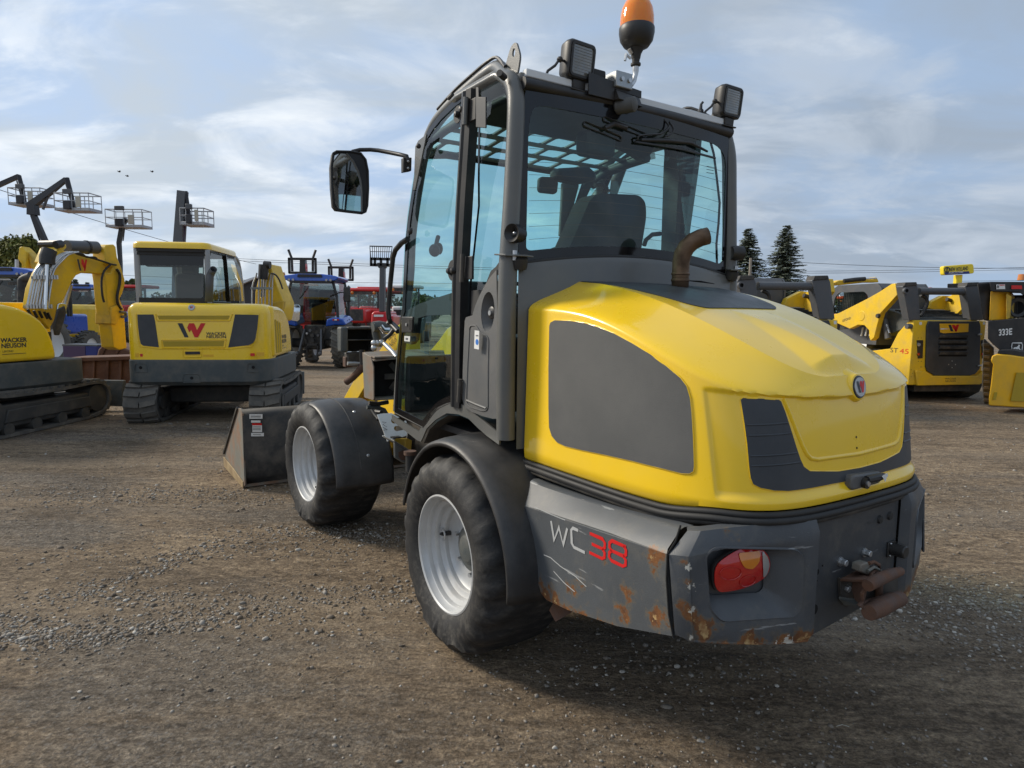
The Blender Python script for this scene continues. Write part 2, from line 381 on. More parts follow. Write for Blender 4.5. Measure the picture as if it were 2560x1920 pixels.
def copy_tree(o, parent=None):
    c = o.copy(); COL.objects.link(c)
    if parent is not None: c.parent = parent
    for ch in [q for q in bpy.data.objects if q.parent == o]: copy_tree(ch, c)
    return c
def smooth_path(P, k=4, closed=False):
    P = [Vector(q) for q in P]; n = len(P); out = []
    for i in range(n if closed else n-1):
        a, b, c, d = P[(i-1) % n] if closed or i else P[0], P[i], P[(i+1) % n], P[(i+2) % n] if closed or i+2 < n else P[-1]
        for t in range(k):
            t /= k; out.append(.5*((2*b)+(c-a)*t+(2*a-5*b+4*c-d)*t*t+(3*b-3*c+d-a)*t**3))
    if not closed: out.append(P[-1])
    return out
def inpoly(x, y, P):
    c = False; j = len(P)-1
    for i in range(len(P)):
        xi, yi = P[i]; xj, yj = P[j]
        if (yi > y) != (yj > y) and x < (xj-xi)*(y-yi)/(yj-yi)+xi: c = not c
        j = i
    return c
def rnd(P, r, n=5):
    """round the corners of a 2D polygon"""
    out = []; m = len(P)
    for i in range(m):
        a, b, c = Vector(P[i-1]), Vector(P[i]), Vector(P[(i+1) % m]); u = (a-b); w = (c-b)
        ri = r[i] if isinstance(r, (list, tuple)) else r
        k = min(ri, u.length*.45, w.length*.45)
        if k < 1e-5: out.append(tuple(b)); continue
        p, q = b+u.normalized()*k, b+w.normalized()*k
        for t in range(n+1):
            t /= n; out.append(tuple(p*(1-t)**2+b*2*t*(1-t)+q*t*t))
    return out
def dens(P, step):
    out = []
    for i in range(len(P)):
        a, b = Vector(P[i]), Vector(P[(i+1) % len(P)]); k = max(1, int((b-a).length/step))
        out += [tuple(a+(b-a)*t/k) for t in range(k)]
    return out
def inset(P, d):
    """move a polygon's edges inwards by d"""
    n = len(P); A = sum(P[i][0]*P[(i+1) % n][1]-P[(i+1) % n][0]*P[i][1] for i in range(n)); s = 1 if A > 0 else -1; out = []
    for i in range(n):
        a, b, c = Vector(P[i-1]), Vector(P[i]), Vector(P[(i+1) % n])
        u = (b-a).normalized(); w = (c-b).normalized()
        n1 = Vector((-u.y, u.x))*s; n2 = Vector((-w.y, w.x))*s; k = n1+n2; k = k/max(.35, k.length_squared/2)
        out.append(tuple(b+k*d))
    return out
def sheet(outer, fn, step, holes=(), thick=0, mb=None, flip=False):
    """fill a 2D outline (with holes) by a fine triangle net and map every point through fn(a, b) -> (point, normal)"""
    mb = mb or MB(); loops = [dens(outer, step)]+[dens(h, step) for h in holes]; V = []; E = []
    for lp in loops:
        k = len(V); V += [Vector(q) for q in lp]; E += [(k+i, k+(i+1) % len(lp)) for i in range(len(lp))]
    xs = [q[0] for q in loops[0]]; ys = [q[1] for q in loops[0]]
    x = min(xs)+step*.53
    while x < max(xs):
        y = min(ys)+step*.51
        while y < max(ys):
            if inpoly(x, y, loops[0]) and not any(inpoly(x, y, h) for h in loops[1:]) :
                if min((Vector((x, y))-q).length_squared for q in V[:sum(map(len, loops))]) > (step*.45)**2: V.append(Vector((x, y)))
            y += step
        x += step
    r = delaunay_2d_cdt(V, E, [], 0, 1e-6); vs, fs = r[0], r[2]
    fs = [f for f in fs if inpoly(*(sum((vs[i] for i in f), Vector((0, 0)))/len(f)), loops[0]) and not any(inpoly(*(sum((vs[i] for i in f), Vector((0, 0)))/len(f)), h) for h in loops[1:])]
    pn = [fn(q[0], q[1]) for q in vs]; P = [Vector(a[0]) for a in pn]
    if not thick: return mb.add(P, [tuple(f) for f in fs])
    T = [Vector(a[0])+Vector(a[1])*thick for a in pn]; n = len(P); cnt = {}
    for f in fs:
        for i in range(3):
            e = (f[i], f[(i+1) % 3]); cnt[tuple(sorted(e))] = cnt.get(tuple(sorted(e)), []) + [e]
    F = [tuple(i+n for i in f) for f in fs]+[tuple(reversed(f)) for f in fs]
    for k, e in cnt.items():
        if len(e) == 1: a, b = e[0]; F.append((a, b, b+n, a+n))
    return mb.add(P+T, F)
def wrap(bvh, ax, dirn, off=0.0):
    """fn for sheet: cast along axis ax (towards dirn) onto a surface"""
    def fn(a, b):
        if ax == 'y': o = Vector((a, -dirn*3, b)); d = Vector((0, dirn, 0))
        elif ax == 'x': o = Vector((-dirn*3, a, b)); d = Vector((dirn, 0, 0))
        else: o = Vector((a, b, -dirn*5)); d = Vector((0, 0, dirn))
        h, nn, _, _ = bvh.ray_cast(o, d)
        if h is None: h, nn, _, _ = bvh.find_nearest(Vector((a, b, 1)) if ax == 'z' else (Vector((a, .5, b)) if ax == 'y' else Vector((-1.2, a, b))))
        if nn.dot(d) > 0: nn = -nn
        return h+nn*off, nn
    return fn
def bvh_of(o): 
    me = o.data; return BVHTree.FromPolygons([v.co.copy() for v in me.vertices], [tuple(p.vertices) for p in me.polygons])
def stroke(pts, w, closed=False):
    """2D polyline to a ribbon outline (list of quads)"""
    q = []; m = len(pts); P = [Vector(p) for p in pts]; L = []; Rr = []
    for i in range(m):
        if closed: d = (P[(i+1) % m]-P[i-1])
        else: d = P[min(i+1, m-1)]-P[max(i-1, 0)]
        d = d.normalized(); nn = Vector((-d.y, d.x))*w/2
        if 0 < i < m-1 or closed:
            e = (P[(i+1) % m]-P[i]).normalized(); c = max(.5, abs(d.dot(e))); nn = nn/c
        L.append(P[i]+nn); Rr.append(P[i]-nn)
    for i in range(m if closed else m-1):
        j = (i+1) % m; q.append([tuple(L[i]), tuple(L[j]), tuple(Rr[j]), tuple(Rr[i])])
    return q
def text_on(s, size, o, U, V, name, mat, parent, off=.002, ext=.0015, shear=0, bold=0, space=1, xs=1, align='LEFT', fn=None, fitw=None):
    """raised lettering: text laid from o along U with V up"""
    cu = bpy.data.curves.new('t', 'FONT'); cu.body = s; cu.size = size; cu.shear = shear; cu.offset = bold; cu.space_character = space; cu.align_x = align; cu.resolution_u = 3
    ob = bpy.data.objects.new('t', cu); me = bpy.data.meshes.new_from_object(ob)
    U, V, o = Vector(U).normalized(), Vector(V).normalized(), Vector(o); Nn = U.cross(V)
    mb = MB(); vs = []
    if fitw: xs = fitw/max(v.co.x for v in me.vertices)
    for v in me.vertices:
        if fn: p, nn = fn(v.co.x*xs, v.co.y); vs.append(Vector(p)+Vector(nn)*off)
        else: vs.append(o+U*v.co.x*xs+V*v.co.y+Nn*off)
    mb.add(vs, [tuple(p.vertices) for p in me.polygons])
    bpy.data.objects.remove(ob); bpy.data.curves.remove(cu); bpy.data.meshes.remove(me)
    return mb.build(name, mat, parent, smooth=0)
def quads_on(qs, fn, off, name, mat, parent):
    mb = MB()
    for q in qs:
        vs = []
        for a, b in q:
            p, nn = fn(a, b); vs.append(Vector(p)+Vector(nn)*off)
        mb.add(vs, [tuple(range(len(vs)))])
    return mb.build(name, mat, parent, smooth=0)
def W_mark(fn, cx, cy, w, h, off, parent, dark='darkmark', red='redmark'):
    """the two-tone W badge: a dark slanted bar and a red zigzag; drawn in the (a, b) plane of fn"""
    p = lambda a, b: (cx+a*w, cy+b*h)
    quads_on([[p(-.5, .5), p(-.28, .5), p(-.04, -.5), p(-.26, -.5)]], fn, off, 'badge_bar', dark, parent)
    quads_on([[p(-.14, .22), p(-.04, .5), p(.02, .12), p(-.06, -.1)], [p(-.04, .5), p(.14, .5), p(.20, .16), p(.02, .12)], [p(.02, .12), p(.20, .16), p(.30, -.5), p(.08, -.5)],
              [p(.20, .16), p(.30, .5), p(.52, .5), p(.30, -.5)], [p(-.14, .22), p(-.06, -.1), p(-.02, .0), p(-.1, .22)]], fn, off, 'badge_zigzag', red, parent)
def plane_fn(o, U, V):
    o, U, V = Vector(o), Vector(U).normalized(), Vector(V).normalized(); Nn = U.cross(V)
    return lambda a, b: (o+U*a+V*b, Nn)
# ------------------------------------------------------------------ ground
def grid_axis(a, b, d, lo, hi, g):
    xs = list(np.arange(a, b, d)); s = d; x = xs[0]
    pre = []
    while x > lo: s *= g; x -= s; pre.append(x)
    s = d; x = xs[-1]; post = []
    while x < hi: s *= g; x += s; post.append(x)
    return np.array(pre[::-1]+xs+post)
def gheight(x, y):
    w = max(0.0, 1-math.hypot(x, y-4)/26)
    if w <= 0: return 0.0
    h = .012*noise.noise(Vector((x*.8, y*1.6, 0)))+.007*noise.noise(Vector((x*2.6, y*5.5, 3)))+.0035*noise.noise(Vector((x*11, y*17, 7)))
    return h*w-.006
def build_ground():
    xs = grid_axis(-6.5, 7.5, .045, -900, 900, 1.07); ys = grid_axis(.8, 11.5, .045, -300, 1300, 1.06)
    nx, ny = len(xs), len(ys)
    co = np.zeros((ny, nx, 3)); co[..., 0] = xs[None, :]; co[..., 1] = ys[:, None]
    for j in range(ny):
        if ys[j] < -8 or ys[j] > 32: continue
        for i in range(nx):
            if -24 < xs[i] < 24: co[j, i, 2] = gheight(xs[i], ys[j])
    idx = np.arange(nx*ny).reshape(ny, nx)
    f = np.stack([idx[:-1, :-1], idx[:-1, 1:], idx[1:, 1:], idx[1:, :-1]], -1).reshape(-1, 4)
    me = bpy.data.meshes.new('ground'); me.vertices.add(nx*ny); me.vertices.foreach_set('co', co.ravel())
    me.loops.add(f.size); me.loops.foreach_set('vertex_index', f.ravel().astype(np.int32)); me.polygons.add(len(f))
    me.polygons.foreach_set('loop_start', np.arange(0, f.size, 4, dtype=np.int32)); me.update(); me.validate()
    me.polygons.foreach_set('use_smooth', np.ones(len(f), bool))
    o = bpy.data.objects.new('ground', me); COL.objects.link(o); o['kind'] = 'structure'
    m, nt, p = new_mat('gravel_yard'); L = nt.links
    big, _ = noise_fac(nt, .55, 6, .6, .42, .60, stretch=(.6, 1.5, 1))
    mid, _ = noise_fac(nt, 1.7, 8, .68, .35, .66, stretch=(.55, 1.7, 1), offset=3)
    grv, _ = noise_fac(nt, .75, 7, .62, .50, .62, stretch=(.5, 1.4, 1), offset=13)
    strk, _ = noise_fac(nt, 5, 6, .7, .35, .68, stretch=(.22, 1.6, 1), offset=17)
    fin, _ = noise_fac(nt, 75, 5, .75, .34, .68, offset=1)
    spk, _ = noise_fac(nt, 190, 3, .8, .30, .72, offset=4)
    clod, _ = noise_fac(nt, 17, 7, .72, .36, .64, stretch=(.65, 1.3, 1), offset=31)
    clod2, _ = noise_fac(nt, 42, 6, .75, .36, .64, stretch=(.8, 1.2, 1), offset=37)
    damp, _ = noise_fac(nt, 1.1, 7, .66, .53, .66, stretch=(.5, 1.5, 1), offset=41)
    c = mixc(nt, mid, (.190, .138, .092), (.49, .372, .252))
    c = mixc(nt, mth(nt, 'MULTIPLY', big, .6), c, (.205, .158, .113))
    c = mixc(nt, mth(nt, 'MULTIPLY', strk, .45), c, (.56, .425, .29))
    c = mixc(nt, mth(nt, 'MULTIPLY', grv, .62), c, (.245, .222, .195))
    c = mixc(nt, mth(nt, 'MULTIPLY', damp, .60), c, (.110, .083, .060))
    lane, _ = noise_fac(nt, .9, 5, .55, .50, .60, stretch=(.10, 1.15, 1), offset=53); lane2, _ = noise_fac(nt, 7, 4, .6, .42, .60, stretch=(.06, 1.4, 1), offset=57)
    lanef = mth(nt, 'MULTIPLY', lane, mth(nt, 'ADD', mth(nt, 'MULTIPLY', lane2, .5), .35), True)
    c = mixc(nt, mth(nt, 'MULTIPLY', lanef, .6), c, (.46, .36, .255))
    inv = mth(nt, 'SUBTRACT', 1.0, mth(nt, 'MULTIPLY', lanef, .7), True)
    c = mixc(nt, inv, c, mixc(nt, clod, (.52, .50, .48), (1.36, 1.36, 1.34)), 'MULTIPLY')
    c = mixc(nt, inv, c, mixc(nt, clod2, (.60, .59, .58), (1.32, 1.32, 1.30)), 'MULTIPLY')
    tc = _n(nt, 'ShaderNodeTexCoord'); vo = _n(nt, 'ShaderNodeTexVoronoi'); vo.inputs['Scale'].default_value = 62
    mpv = _n(nt, 'ShaderNodeMapping'); L.new(tc.outputs['Object'], mpv.inputs[0]); L.new(mpv.outputs[0], vo.inputs['Vector'])
    peb = _n(nt, 'ShaderNodeMapRange'); peb.inputs[1].default_value = .0; peb.inputs[2].default_value = .62; peb.inputs[3].default_value = 1; peb.inputs[4].default_value = 0; L.new(vo.outputs['Distance'], peb.inputs[0])
    sepc = _n(nt, 'ShaderNodeSeparateColor'); L.new(vo.outputs['Color'], sepc.inputs[0])
    pm = mth(nt, 'MULTIPLY', mth(nt, 'GREATER_THAN', sepc.outputs[0], .55), mth(nt, 'MULTIPLY', peb.outputs[0], mth(nt, 'ADD', mth(nt, 'MULTIPLY', grv, .7), .28)), True)
    pcol = mixc(nt, sepc.outputs[1], (.16, .15, .14), (.46, .43, .39))
    c = mixc(nt, mth(nt, 'MULTIPLY', pm, .8), c, pcol)
    c = mixc(nt, .75, c, mixc(nt, fin, (.42, .42, .42), (1.5, 1.5, 1.5)), 'MULTIPLY')
    c = mixc(nt, .55, c, mixc(nt, spk, (.5, .5, .5), (1.5, 1.5, 1.5)), 'MULTIPLY')
    L.new(c, p.inputs['Base Color']); p.inputs['Roughness'].default_value = .88; p.inputs['Specular IOR Level'].default_value = .25
    h = mth(nt, 'ADD', mth(nt, 'ADD', mth(nt, 'MULTIPLY', clod, 1.8), mth(nt, 'ADD', mth(nt, 'MULTIPLY', clod2, 1.0), mth(nt, 'MULTIPLY', fin, .5))), mth(nt, 'ADD', mth(nt, 'MULTIPLY', mid, 1.2), mth(nt, 'ADD', mth(nt, 'MULTIPLY', pm, .9), mth(nt, 'MULTIPLY', spk, .25))))
    bn = _n(nt, 'ShaderNodeBump'); bn.inputs['Strength'].default_value = 1.0; bn.inputs['Distance'].default_value = .012
    L.new(h, bn.inputs['Height']); L.new(bn.outputs[0], p.inputs['Normal'])
    me.materials.append(m)
build_ground()

def build_stones():
    rng = np.random.default_rng(3)
    # gravel drifts seen in the photograph: (u, v, half length m, half width m, angle, count)
    drifts = [(60,1590,.55,.07,.12,1500),(250,1560,.6,.09,.10,1600),(640,1500,.8,.10,.05,700),(330,1490,.3,.08,.3,500),(370,1420,.35,.08,.9,700),
              (480,1240,.9,.16,.05,1400),(300,1230,.9,.2,.0,900),(760,1330,.5,.14,.1,900),(960,1330,.4,.12,.1,900),(560,1380,.7,.12,.1,600),
              (2420,1520,.6,.22,-.2,2200),(2360,1480,.4,.18,-.1,900),(2500,1600,.3,.16,-.3,700),(1680,1680,.6,.10,.1,350),(1250,1460,.4,.2,0,600),(980,1470,.5,.1,.1,500)]
    P = []
    for u, v, hl, hw, an, n in drifts:
        d = ray(u, v); t = -CAM_H/d.z; c = (d.x*t, d.y*t)
        n = int(n*.6); a = rng.normal(0, hl*.8, n); b = rng.normal(0, hw*.8, n)+.06*np.sin(a*5+u)
        P.append(np.stack([c[0]+a*cos(an)-b*sin(an), c[1]+a*sin(an)+b*cos(an), rng.gamma(2.0, .0016, n)+.0028], 1))
    n = 19000
    y = 1.25+rng.random(n)**1.35*10.5; x = (rng.random(n)-.5)*2*(y*.86+.3)
    s = rng.gamma(1.6, .0015, n)+.0024; big = rng.random(n) < .006; s[big] *= 1.8
    keep = np.array([noise.noise(Vector((a*.7, b*1.3, 5)))*.9+.35+.25*noise.noise(Vector((a*3, b*5, 1))) > rng.random()*.75 for a, b in zip(x, y)])
    P.append(np.stack([x, y, s*(1+(y-1.2)*.06)], 1)[keep]); P = np.concatenate(P); n = len(P)
    t = (1+5**.5)/2
    ico = np.array([(-1,t,0),(1,t,0),(-1,-t,0),(1,-t,0),(0,-1,t),(0,1,t),(0,-1,-t),(0,1,-t),(t,0,-1),(t,0,1),(-t,0,-1),(-t,0,1)])/1.9
    fi = np.array([(0,11,5),(0,5,1),(0,1,7),(0,7,10),(0,10,11),(1,5,9),(5,11,4),(11,10,2),(10,7,6),(7,1,8),(3,9,4),(3,4,2),(3,2,6),(3,6,8),(3,8,9),(4,9,5),(2,4,11),(6,2,10),(8,6,7),(9,8,1)])
    jit = 1+rng.normal(0, .2, (n, 12, 1)); v = ico[None]*jit*rng.uniform(.6, 1.35, (n, 1, 3)); a = rng.random(n)*2*pi
    v[..., 2] *= .62
    ca, sa = np.cos(a)[:, None], np.sin(a)[:, None]; X = v[..., 0]*ca-v[..., 1]*sa; Yv = v[..., 0]*sa+v[..., 1]*ca
    gz = np.array([gheight(q[0], q[1]) for q in P])
    out = np.stack([X*P[:, 2:3]+P[:, 0:1], Yv*P[:, 2:3]+P[:, 1:2], v[..., 2]*P[:, 2:3]+gz[:, None]+P[:, 2:3]*.18], -1).reshape(-1, 3)
    f = (fi[None]+(np.arange(n)*12)[:, None, None]).reshape(-1, 3)
    me = bpy.data.meshes.new('gravel'); me.vertices.add(len(out)); me.vertices.foreach_set('co', out.ravel())
    me.loops.add(f.size); me.loops.foreach_set('vertex_index', f.ravel().astype(np.int32)); me.polygons.add(len(f))
    me.polygons.foreach_set('loop_start', np.arange(0, f.size, 3, dtype=np.int32)); me.update()
    m, nt, p = new_mat('gravel_stone'); g = _n(nt, 'ShaderNodeNewGeometry'); cr = _n(nt, 'ShaderNodeValToRGB'); nt.links.new(g.outputs['Random Per Island'], cr.inputs[0])
    e = cr.color_ramp.elements; e[0].color = (.11, .088, .066, 1); e[1].position = .97; e[1].color = (.44, .41, .36, 1)
    for pos, c in ((.3, (.19, .15, .11)), (.6, (.20, .18, .155)), (.9, (.29, .265, .23))): q = e.new(pos); q.color = (*c, 1)
    nt.links.new(cr.outputs[0], p.inputs['Base Color']); p.inputs['Roughness'].default_value = .85
    me.materials.append(m); o = bpy.data.objects.new('gravel', me); COL.objects.link(o)
    tag(o, 'loose grey and tan stones scattered and drifted over the brown yard', 'gravel', kind='stuff')
build_stones()
# ------------------------------------------------------------------ the wheel loader in the foreground
LF = Frame(.38954, 3.0987, .57808)
loader = LF.root('wheel_loader', label='yellow and grey compact wheel loader with cab, seen from behind, filling the middle of the picture', category='wheel loader')
def bxyz(u, v, ax, val): return LF.bp(u, v, ax, val)

# --- bonnet
_fs = np.polyfit([-.29, -.45, -.6, -.77, -.93, -1.07, -1.16, -1.3], [1.44, 1.437, 1.425, 1.385, 1.33, 1.268, 1.222, 1.185], 4)
_fc = np.polyfit([-.25, -.35, -.57, -.84, -1.075, -1.185, -1.245], [1.567, 1.56, 1.53, 1.453, 1.356, 1.297, 1.258], 4)
def zsh(x): return float(np.polyval(_fs, max(x, -1.3)))
def zcr(x): return float(np.polyval(_fc, max(x, -1.25)))
XF = -.285
def sstep(a, b, x): t = min(1, max(0, (x-a)/(b-a))); return t*t*(3-2*t)
def hood_ring(a, xr, n, NS):
    out = []
    for i in range(NS+1):
        u = i/NS; ph = pi*u
        c, s_ = cos(ph), sin(ph)
        y = a*math.copysign(abs(c)**(2/n), c); x = XF-(XF-xr)*abs(s_)**(2/n)
        w = sstep(-.85, -1.15, x); x -= .032*(1-min(1, (y/a)**2))*w
        out.append((x, y))
    return out
def build_hood():
    NS = 300; rings = []
    def ring(a, xr, zs, zr, n=5.2, wr=(-1.02, -1.22)):
        r = []
        for x, y in hood_ring(a, xr, n, NS):
            w = sstep(wr[0], wr[1], x-abs(y)*.05); zside = zs(x) if callable(zs) else zs; z = zside if callable(zs) else zside*(1-w)+zr*w
            # shallow recess of the tail panel
            ye = .525-.02*(1.2-z); zt_ = 1.196+.03*(y/.5)**2
            k = (1-sstep(ye-.012, ye, abs(y)))*(1-sstep(zt_-.008, zt_, z))*sstep(.905, .93, z)*w
            r.append((x+.013*k, y, z))
        rings.append(r)
    ring(.578, -1.262, .858, .876); ring(.588, -1.284, .868, .884); ring(.590, -1.288, .90, .90)
    NR = 64
    for i in range(1, NR+1):
        t = i/NR; ring(.590-.012*t, -1.288+.038*t-.012*t*t*(1-t), lambda x, t=t: .9+(zsh(x)-.9)*t, .90+.30*t)
    for q in (.06, .13, .20, .28, .38, .5, .62, .75, .88, 1.0):
        u_ = 1-q; by = u_**3*.578+3*u_*u_*q*.584+3*u_*q*q*.465+q**3*.345; bz = 3*u_*u_*q*.36+3*u_*q*q*.47+q**3
        ring(by, -1.25+.024*q**1.6, lambda x, bz=bz: zsh(x)+(zcr(x)-zsh(x))*bz, 1.20+.056*q, 5.2-.4*q, (-1.02-.15*q, -1.22-.018*q))
    mb = MB(); mb.loft(rings, closed=False, cap=False)
    last = rings[-1]; NV = 64; rows = []
    def topz(x, y, z, v):
        yy = abs(v); fade = 1-sstep(-1.205, -1.245, x); k = min(1, max(0, (-.84-x)/.38))
        yv = .100+.060*k; yr = .085-.045*k; w = min(1, max(0, (yv-abs(y))/(yv-yr)))
        return z+(.005*(1-yy*yy)+.030*k*w*(1-sstep(.8, 1, yy)))*fade
    for i in range(NS//2+1):
        a = last[i]; b = last[NS-i]; rows.append([(a[0], a[1]+(b[1]-a[1])*j/NV, topz(a[0], a[1]+(b[1]-a[1])*j/NV, a[2], 2*j/NV-1)) for j in range(NV+1)])
    mb.loft(rows, closed=False, cap=False)
    import bmesh
    o = mb.build('bonnet', 'yellow', loader, smooth=60)
    b = bmesh.new(); b.from_mesh(o.data); bmesh.ops.remove_doubles(b, verts=b.verts, dist=.0008); bmesh.ops.recalc_face_normals(b, faces=b.faces); b.to_mesh(o.data); b.free()
    for p in o.data.polygons: p.use_smooth = True
    o.data.set_sharp_from_angle(angle=math.radians(50))
    key = {(round(a[0], 3), round(abs(a[1]), 3)) for a in last}; sh = o.data.attributes['sharp_edge'] if 'sharp_edge' in o.data.attributes else o.data.attributes.new('sharp_edge', 'BOOLEAN', 'EDGE')
    vs = o.data.vertices; key |= {(round(a+da, 3), round(b+db, 3)) for a, b in key for da in (-.001, 0, .001) for db in (-.001, 0, .001)}; on = [((round(v.co.x, 3), round(abs(v.co.y), 3)) in key and v.co.z > 1.24 and v.co.x < -.42) for v in vs]
    for e in o.data.edges:
        if on[e.vertices[0]] and on[e.vertices[1]] and vs[e.vertices[0]].co.y*vs[e.vertices[1]].co.y > 0: sh.data[e.index].value = True
    return o
hood = build_hood(); HB = bvh_of(hood)
wy = wrap(HB, 'y', -1); wx = wrap(HB, 'x', 1); wz = wrap(HB, 'z', -1)
def rim_on(poly, fn, r, name, mat, parent, step=.02):
    pts = [fn(*q) for q in dens(poly, step)]; pts = [Vector(p)+Vector(nn)*r*.15 for p, nn in pts]
    return MB().tube(pts+[pts[0]], r, 6, cap=False).build(name, mat, parent, smooth=60)
# side screen (left) and its twin on the right
side = [(-.425,1.395),(-.454,1.413),(-.599,1.407),(-.766,1.368),(-.933,1.311),(-1.045,1.255),(-1.088,1.222),(-1.104,1.18),(-1.112,1.10),(-1.118,1.0),(-1.112,.978),(-1.08,.970),(-.841,.966),(-.56,.950),(-.49,.955),(-.45,.985),(-.430,1.03),(-.424,1.263)]
def yside(sgn):
    f = wrap(HB, 'y', -sgn); return f
def hoodpt(crop, a, b):
    u, v = crop[0]+crop[2]*a, crop[1]+crop[2]*b; o = LF.loc((0, 0, CAM_H)); d = ray(u, v); d = Vector((d.dot(LF.f), d.dot(LF.l), d.z)).normalized()
    return HB.ray_cast(o, d)[0]
side = [(hoodpt(cL, a, b).x, hoodpt(cL, a, b).z) for a, b in [(282,400),(290,375),(320,358),(430,362),(540,378),(640,408),(760,455),(890,525),(1030,610),(1150,700),(1250,785),(1295,845),(1320,930),(1332,1050),(1342,1200),(1350,1440),(1345,1475),(1315,1492),(1260,1490),(1100,1450),(900,1400),(700,1355),(520,1318),(400,1290),(340,1262),(300,1215),(280,1150),(276,1000),(276,700)]]
for sg in (1, -1):
    fn = yside(sg)
    scr = sheet(side, fn, .035, thick=.004).build('side_screen', 'meshgrey', loader, smooth=50)
    rim_on(side, fn, .0035, 'screen_rim', 'yellow', hood, .012)
# dark intake panel at the foot of the window, ahead of which the exhaust stands
top = rnd([(-.832,.20),(-.79,.245),(-.62,.302),(-.45,.335),(-.30,.345),(-.30,-.345),(-.45,-.335),(-.62,-.302),(-.79,-.245),(-.832,-.20)], .03)
sheet(top, wz, .04, thick=.003).build('intake_panel', 'panelgrey', loader, smooth=60)
# wrap-round lamp cover on the tail: a U of dark plastic
hy_ = lambda pts: [(hoodpt(cK, a, b).y, hoodpt(cK, a, b).z) for a, b in pts]
Ls = hy_([(152,650),(168,637),(300,641),(430,650),(447,662),(480,745),(520,870),(560,1000),(590,1090),(615,1145),(660,1178)])
Lb = hy_([(400,1322),(300,1302),(245,1275),(226,1230),(215,1150),(200,980),(180,830),(160,700)])
zc_ = hoodpt(cK, 800, 1172).z-.012; zd_ = hoodpt(cK, 620, 1310).z
Ls += [(.12, zc_+.003), (0, zc_)]; Lb = [(0, zd_-.004), (.15, zd_), ]+[hy_([(500,1325)])[0]]+Lb
left_half = Ls+Lb
U = Ls+[(0, .968)]*0+[(-a, b) for a, b in reversed(Ls[:-1])]+[(-a, b) for a, b in reversed(Lb[1:])]+Lb
cover = sheet(U, wx, .03, thick=.0035).build('lamp_cover', 'panelgrey', loader, smooth=60)
rim_on(U, wx, .0028, 'cover_rim', 'yellow', hood, .012)
for sg in (1, -1):
    for k, (z, ya, yb) in enumerate(((1.130, .325, .478), (1.100, .31, .474), (1.042, .275, .462), (1.014, .262, .458))):
        ins = [q for q in np.arange(.18, .62, .002) if inpoly(q, z, U)]; ya, yb = min(ins)+.004, max(ins)-.004
        pts = [wx(sg*(ya+(yb-ya)*t/8), z-(.004*t/8)) for t in range(9)]
        MB().tube([Vector(a)+Vector(n)*.0028 for a, n in pts], .003, 6).build('cover_rib', 'panelgrey', cover, smooth=60)
# raised outline of the tailgate panel
gl_ = hy_([(470,640),(520,760),(570,890),(610,990),(640,1050),(670,1083),(720,1092)]); zg_ = gl_[-1][1]-.006
gate = gl_+[(0, zg_)]+[(-a, b) for a, b in reversed(gl_)]
pts = [wx(*q) for q in rnd([gate[0]]+gate[1:-1]+[gate[-1]], .02)]
pts = [wx(gate[0][0]+(gate[1][0]-gate[0][0])*t/4, gate[0][1]+(gate[1][1]-gate[0][1])*t/4) for t in range(4)]+[wx(*q) for q in gate[1:-1]]+[wx(-(gate[0][0]+(gate[1][0]-gate[0][0])*(3-t)/4), gate[0][1]+(gate[1][1]-gate[0][1])*(3-t)/4) for t in range(4)]
MB().tube([Vector(a)-Vector(n)*.002 for a, n in pts], .008, 8).build('tailgate_bead', 'yellow', hood, smooth=60)
for z in (1.062, 1.028):
    p, nn = wx(.012, z); MB().cyl(Vector(p)-Vector(nn)*.004, Vector(p)+Vector(nn)*.0012, .0035, n=10).build('screw_hole', 'hole', hood)
# emblem
ec = Vector(wx(0, 1.205)[0])+Vector((.014, 0, .012)); en = Vector((-1, 0, .16)).normalized(); eu = Vector((0, -1, 0)); ev = eu.cross(en)*-1
ev = en.cross(eu)*-1 if en.cross(eu).z < 0 else en.cross(eu)
em = MB().lathe([(0, .014), (.037, .014), (.041, .012), (.046, .002), (.053, -.010), (.062, -.024)], ec, en, 32).build('emblem_boss', 'yellow', hood)
MB().lathe([(.0, .0165), (.0345, .0165), (.0365, .014), (.0365, .008)], ec, en, 32).build('emblem_ring', 'frit', loader)
MB().lathe([(.0, .0185), (.030, .0185), (.0305, .016)], ec, en, 32).build('emblem_disc', 'silver', loader)
ef = plane_fn(ec+en*.0192, eu, ev)
W_mark(ef, 0, 0, .043, .036, 0.0006, loader)
# tail latch with handle
p, nn = wx(-.0, .930); p = Vector(p)
lk = MB(); prof = rnd([(-.088, -.022), (.085, -.020), (.085, .018), (-.088, .026)], .018, 4)
lk.prism([(p.x+.012, p.y-a*1.0, p.z+b) for a, b in prof], (-.034, 0, 0)); lk.build('latch_housing', 'plasticgrey', loader, bevel=.006)
MB().cyl(p+Vector((-.02, .022, -.004)), p+Vector((-.036, .022, -.004)), .017, n=20).build('key_cylinder', 'black', loader)
MB().cyl(p+Vector((-.036, .022, -.004)), p+Vector((-.040, .022, -.004)), .009, n=16).build('key_barrel', 'zinc', loader)
MB().tube([p+Vector((-.03, .02, .006)), p+Vector((-.036, -.03, .008)), p+Vector((-.034, -.07, .008))], [.012, .013, .010], 10).build('latch_lever', 'black', loader)
pf = plane_fn(p+Vector((-.0505, -.045, .010)), (0, -1, 0), (0, 0, 1))
sheet(rnd([(-.018, .006), (.012, .012), (.02, .004), (.010, -.004), (.006, -.016), (-.002, -.008), (-.01, .0)], .003), pf, .01, thick=.0008).build('bird_dropping', 'white', loader, smooth=0)

